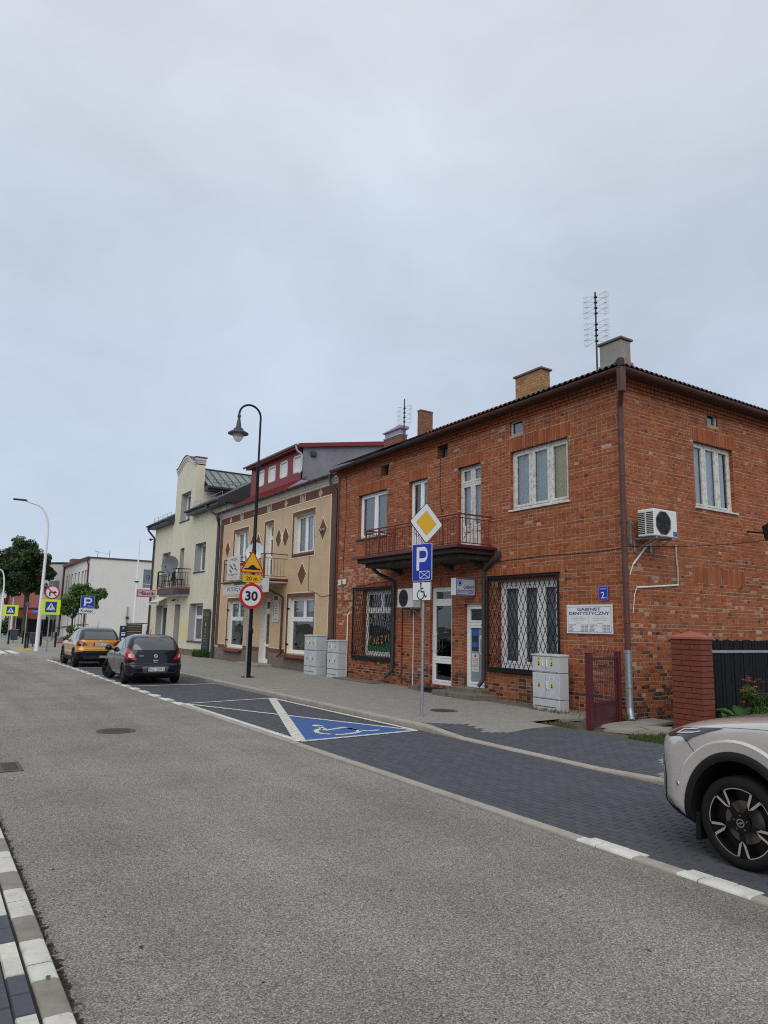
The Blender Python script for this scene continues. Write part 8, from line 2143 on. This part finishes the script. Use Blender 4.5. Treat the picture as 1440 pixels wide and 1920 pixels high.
# ------------------------------------------------------------------ trees and plants
def leaf_cloud(mb, rng, blobs, n, size, flat=.5, jitter=.35):
    """leaf sized quads scattered through clumps; each clump has its own tone"""
    tot = sum(b[1] ** 2 for b in blobs)
    for (c, r, sq, tone) in blobs:
        k = int(n * r * r / tot)
        for _ in range(k):
            v = Vector((rng.gauss(0, 1), rng.gauss(0, 1), rng.gauss(0, 1))); v.normalize(); rad = r * (rng.random() ** .45); p = Vector(c) + Vector((v.x * rad, v.y * rad, v.z * rad * sq))
            nrm = (v + Vector((rng.uniform(-1, 1), rng.uniform(-1, 1), rng.uniform(-.2, 1.2)))).normalized(); a = nrm.orthogonal().normalized(); a = (a * math.cos(rng.uniform(0, 6.28)) + nrm.cross(a) * math.sin(rng.uniform(0, 6.28))).normalized(); b = nrm.cross(a); s = size * rng.uniform(.55, 1.25)
            kk = tone * rng.uniform(1 - jitter, 1 + jitter); col = (kk * rng.uniform(.9, 1.15), kk, kk * rng.uniform(.8, 1.1))
            P = [p - a * s, p - a * s * .2 + b * s * .5, p + a * s, p - a * s * .2 - b * s * .5]
            mb.add([tuple(x) for x in P], [(0, 1, 2, 3)], 0, col)
def limbs(mb, base, h, r, targets, rng):
    B0 = Vector(base); top = B0 + Vector((rng.uniform(-.1, .1), 0, h)); mb.tube([tuple(B0), tuple(B0 + Vector((.02, 0, h * .1))), tuple(B0.lerp(top, .6)), tuple(top)], [r * 1.35, r, r * .85, r * .75], 10)
    for t in targets:
        T = Vector(t); m = top.lerp(T, .5) + Vector((rng.uniform(-.2, .2), rng.uniform(-.2, .2), .15 * (T - top).length)); mb.tube([tuple(top - Vector((0, 0, .15))), tuple(m), tuple(T)], [r * .55, r * .32, r * .12], 6)
def tree(name, base, trunk_h, r, blobs, n, size, m, label, seed, group=None, sub=3):
    rng = random.Random(seed); t = thing(name, base, label, 'tree', group)
    q = MB(); limbs(q, base, trunk_h, r, [b[0] for b in blobs[::sub]], rng); q.build('trunk', 'bark', t, 60)
    q = MB(); leaf_cloud(q, rng, blobs, n, size); q.build('crown', m, t); return t
rg = random.Random(5); bl = []
TC = Vector((8.2, 78.46, 7.0))
for _ in range(60):
    v = Vector((rg.gauss(0, 1), rg.gauss(0, 1), rg.gauss(0, 1))).normalized(); k = rg.uniform(.35, 1.0); p = TC + Vector((v.x * 2.75 * k, v.y * 2.75 * k, v.z * 2.45 * k)); bl.append((tuple(p), rg.uniform(.6, 1.05), .8, rg.uniform(.55, 1.5)))
bl.append((tuple(TC + Vector((-.5, 0, 2.4))), .75, .9, 1.2)); bl.append((tuple(TC + Vector((-2.9, 0, -.6))), .9, .8, .8))
tree('street_tree', (8.87, 78.46, FZ), 4.1, .30, bl, 30000, .16, 'leaf_dark', 'large dark round crowned street tree behind the white lamp', 3)
rg = random.Random(9); bl = []
SCt = Vector((9.9, 57.84, 3.5))
for dx_, dz, r in ((-1.25, -.75, .60), (-.95, -.35, .62), (-.4, .0, .8), (0, .6, .75), (.35, .85, .55), (.6, .3, .85), (1.1, .25, .75), (1.6, .35, .65), (1.95, .40, .55), (.3, -.35, .8), (1.0, -.45, .6), (-.75, -.95, .55), (1.35, -.3, .55), (.5, -.8, .5), (.1, .2, .9)):
    for _ in range(2): bl.append(((SCt.x + dx_ * .88 + rg.uniform(-.15, .15), SCt.y + rg.uniform(-.8, .8) - dx_ * .45, SCt.z + dz + rg.uniform(-.12, .12)), r * .8, .85, rg.uniform(.6, 1.4)))
tree('small_tree', (9.77, 57.84, FZ), 2.0, .07, bl, 6500, .13, 'leaf_mid', 'small round headed young tree behind the blue P sign', 4)
def bush(name, c, rx, ry, h, n, size, m, label, seed, cat='bush', group=None, tones=(.6, 1.4), stuff=False):
    rng = random.Random(seed); bl = []
    k = max(5, int(rx * ry * 9))
    for _ in range(min(k, 60)):
        bl.append(((c[0] + rng.uniform(-rx, rx) * .8, c[1] + rng.uniform(-ry, ry) * .8, c[2] + h * rng.uniform(.25, .8)), min(rx, ry, h) * rng.uniform(.35, .6), .9, rng.uniform(*tones)))
    q = MB(); leaf_cloud(q, rng, bl, n, size); t = thing(name, c, label, cat, group); q.build('foliage', m, t); q = MB()
    for _ in range(6): q.tube([(c[0] + rng.uniform(-rx, rx) * .3, c[1] + rng.uniform(-ry, ry) * .3, c[2]), bl[rng.randrange(len(bl))][0]], [.012, .005], 5)
    q.build('stem', 'bark', t); return t
bush('planter_bush', (9.4, 54.6, FZ + .3), .55, .55, 1.35, 1100, .09, 'leaf_mid', 'leafy green bush in a dark planter behind the orange car', 21)
t = thing('planter', (9.4, 54.6, FZ), 'dark round planter holding the green bush behind the orange car', 'planter'); q = MB(); q.lathe([(.3, 0), (.42, .45), (.45, .5), (.36, .5)], (9.4, 54.6, FZ), (0, 0, 1), 16); q.build('pot', 'black_plastic', t, 40)
bush('tall_hedge', (6.0, 87, FZ), 2.8, 1.0, 2.3, 3400, .17, 'leaf_hedge', 'green hedge behind the far crossing sign', 22, 'hedge')
bush('tall_hedge', (10.3, 85.5, FZ), 1.9, .8, 2.4, 2400, .17, 'leaf_dark', 'dark hedge rising above the close boarded fence', 23, 'hedge')
bush('roadside_tree', (3.4, 96, FZ + .4), 2.6, 2.0, 5.6, 3200, .24, 'leaf_dark', 'dark leafy tree at the far left edge behind the lamp', 24, 'tree')
for x, y, h, r, s, lab in ((.5, 118, 8, 4, 31, 'far green tree beyond the left edge houses'), (14.5, 112, 9, 3.4, 32, 'far tree between the barn and the round tower')):
    rg = random.Random(s); bl = [((x + rg.uniform(-r, r) * .7, y + rg.uniform(-2, 2), FZ + h * .6 + rg.uniform(-h * .3, h * .3)), r * rg.uniform(.3, .5), .9, rg.uniform(.6, 1.3)) for _ in range(16)]
    tree('far_tree', (x, y, FZ), h * .35, .25, bl, 2500, .3, 'leaf_dark', lab, s)
bush('flowering_shrub', (13.35, 7.55, .12), .52, .38, 1.0, 6500, .022, 'leaf_mid', 'small leaved shrub with rusty flower heads before the black fence', 25, tones=(.5, 1.3))
q = MB(); rng = random.Random(8)
fs_obj = D.objects['flowering_shrub']
for _ in range(30):
    c = (13.3 + rng.uniform(-.4, .45), 7.55 + rng.uniform(-.3, .3), .80 + rng.uniform(-.2, .34)); leaf_cloud(q, rng, [(c, .055, .35, rng.uniform(.6, 1.4))], 46, .013)
    q.tube([(c[0] + rng.uniform(-.05, .05), c[1], c[2] - .25), c], .003, 4, 0, True, (.4, .6, .3))
q.build('flower_head', 'leaf_orange', fs_obj)
t = thing('broad_leaved_plant', (12.72, 7.72, .12), 'plant with large broad green leaves beside the brick pillar', 'plant', None)
rng = random.Random(12)
for k in range(22):
    a = rng.uniform(0, 6.28); L_ = rng.uniform(.28, .46); w = L_ * .42; lift = rng.uniform(.12, .5); base = Vector((12.72 + rng.uniform(-.05, .05), 7.72 + rng.uniform(-.05, .05), .14)); d = Vector((math.cos(a), math.sin(a), 0)); sd2 = Vector((-d.y, d.x, 0)); q = MB(); vs = []
    for i in range(9):
        tt = i / 8; c = base + d * (L_ * (.15 + tt * .85)) + Vector((0, 0, lift * (.55 + .9 * tt - .75 * tt * tt))); ww = w * math.sin(math.pi * min(1, .12 + tt * .88)) ** .8
        for s_ in (-1, -.5, 0, .5, 1): vs.append(tuple(c + sd2 * ww * s_ + Vector((0, 0, .05 * abs(s_) + .008 * math.sin(tt * 20 + s_ * 3)))))
    kk = rng.uniform(.7, 1.5); q.add(vs, [(5 * i + j, 5 * i + j + 1, 5 * i + j + 6, 5 * i + j + 5) for i in range(8) for j in range(4)], 0, (kk, kk * 1.1, kk)); q.tube([tuple(base - Vector((0, 0, .05))), tuple(base + d * L_ * .2 + Vector((0, 0, lift * .6)))], .008, 5, 0, True, (.8, 1, .6)); q.build('leaf', 'leaf_mid', t, 70)
bush('low_weeds', (12.35, 7.55, .10), .22, .2, .24, 320, .02, 'leaf_hedge', 'low weeds growing at the foot of the brick pillar', 26, 'weeds')
bush('garden_shrub', (14.6, 7.2, .12), .8, .6, .9, 1600, .04, 'leaf_hedge', 'green garden shrub before the fence, cut by the right edge', 28)
bush('corner_weed', (12.2, 9.66, .13), .12, .1, .16, 90, .03, 'leaf_mid', 'small green weed at the foot of the corner downpipe', 27, 'weed')
q = MB(); blades(q, 12.1, 12.5, 35.6, 36.9, 900, .42, lambda x, y: .13, (.6, 1.3)); tag(q.build('weed_clump', 'grass', None, None, (12.3, 36.2, .13)), 'tall grass clump at the foot of the dark menu banner', 'weeds')

# houses on the other side of the street: they show as reflections in the windows and car bodies
for k, (y0, y1, h, rh, wm, rm, lab) in enumerate(((-16, -4, 5.6, 3.0, 'beige_far', 'roof_red', 'beige gabled house across the street opposite the silver car'), (-2, 9, 4.2, 3.4, 'cream', 'roof_dark', 'cream gabled house across the street opposite the gate'), (12, 24, 6.4, 2.6, 'terracotta_far', 'roof_dark', 'brown gabled house across the street opposite the brick house'), (27, 40, 4.6, 3.2, 'white_render', 'roof_red', 'white gabled house across the street opposite the bookshop'))):
    hh = simple_house('house', -18.5, -8.5, y0, y1, h, rh, wm, rm, lab, 'y'); q = MB(); f = Fr((-8.5, 0, 0), (0, 1, 0), (0, 0, 1), (1, 0, 0))
    for i in range(4):
        for z in ((1.2, 3.9) if h > 5 else (1.2,)):
            w = MB(); u = y0 + 1.6 + i * (y1 - y0 - 3.2) / 3; w.box(f, u - .6, u + .6, z, z + 1.4, .01, .05); wo_ = w.build('window', 'white_pvc', hh); w = MB(); w.rect(f, u - .5, u + .5, z + .1, z + 1.3, .055); w.build('pane', 'car_glass', wo_)
mb = MB(); mb.rect(WF, -8.5, -1.6, -20, 43, .09); mb.build('far_pavers', 'side_bed', left_pave)
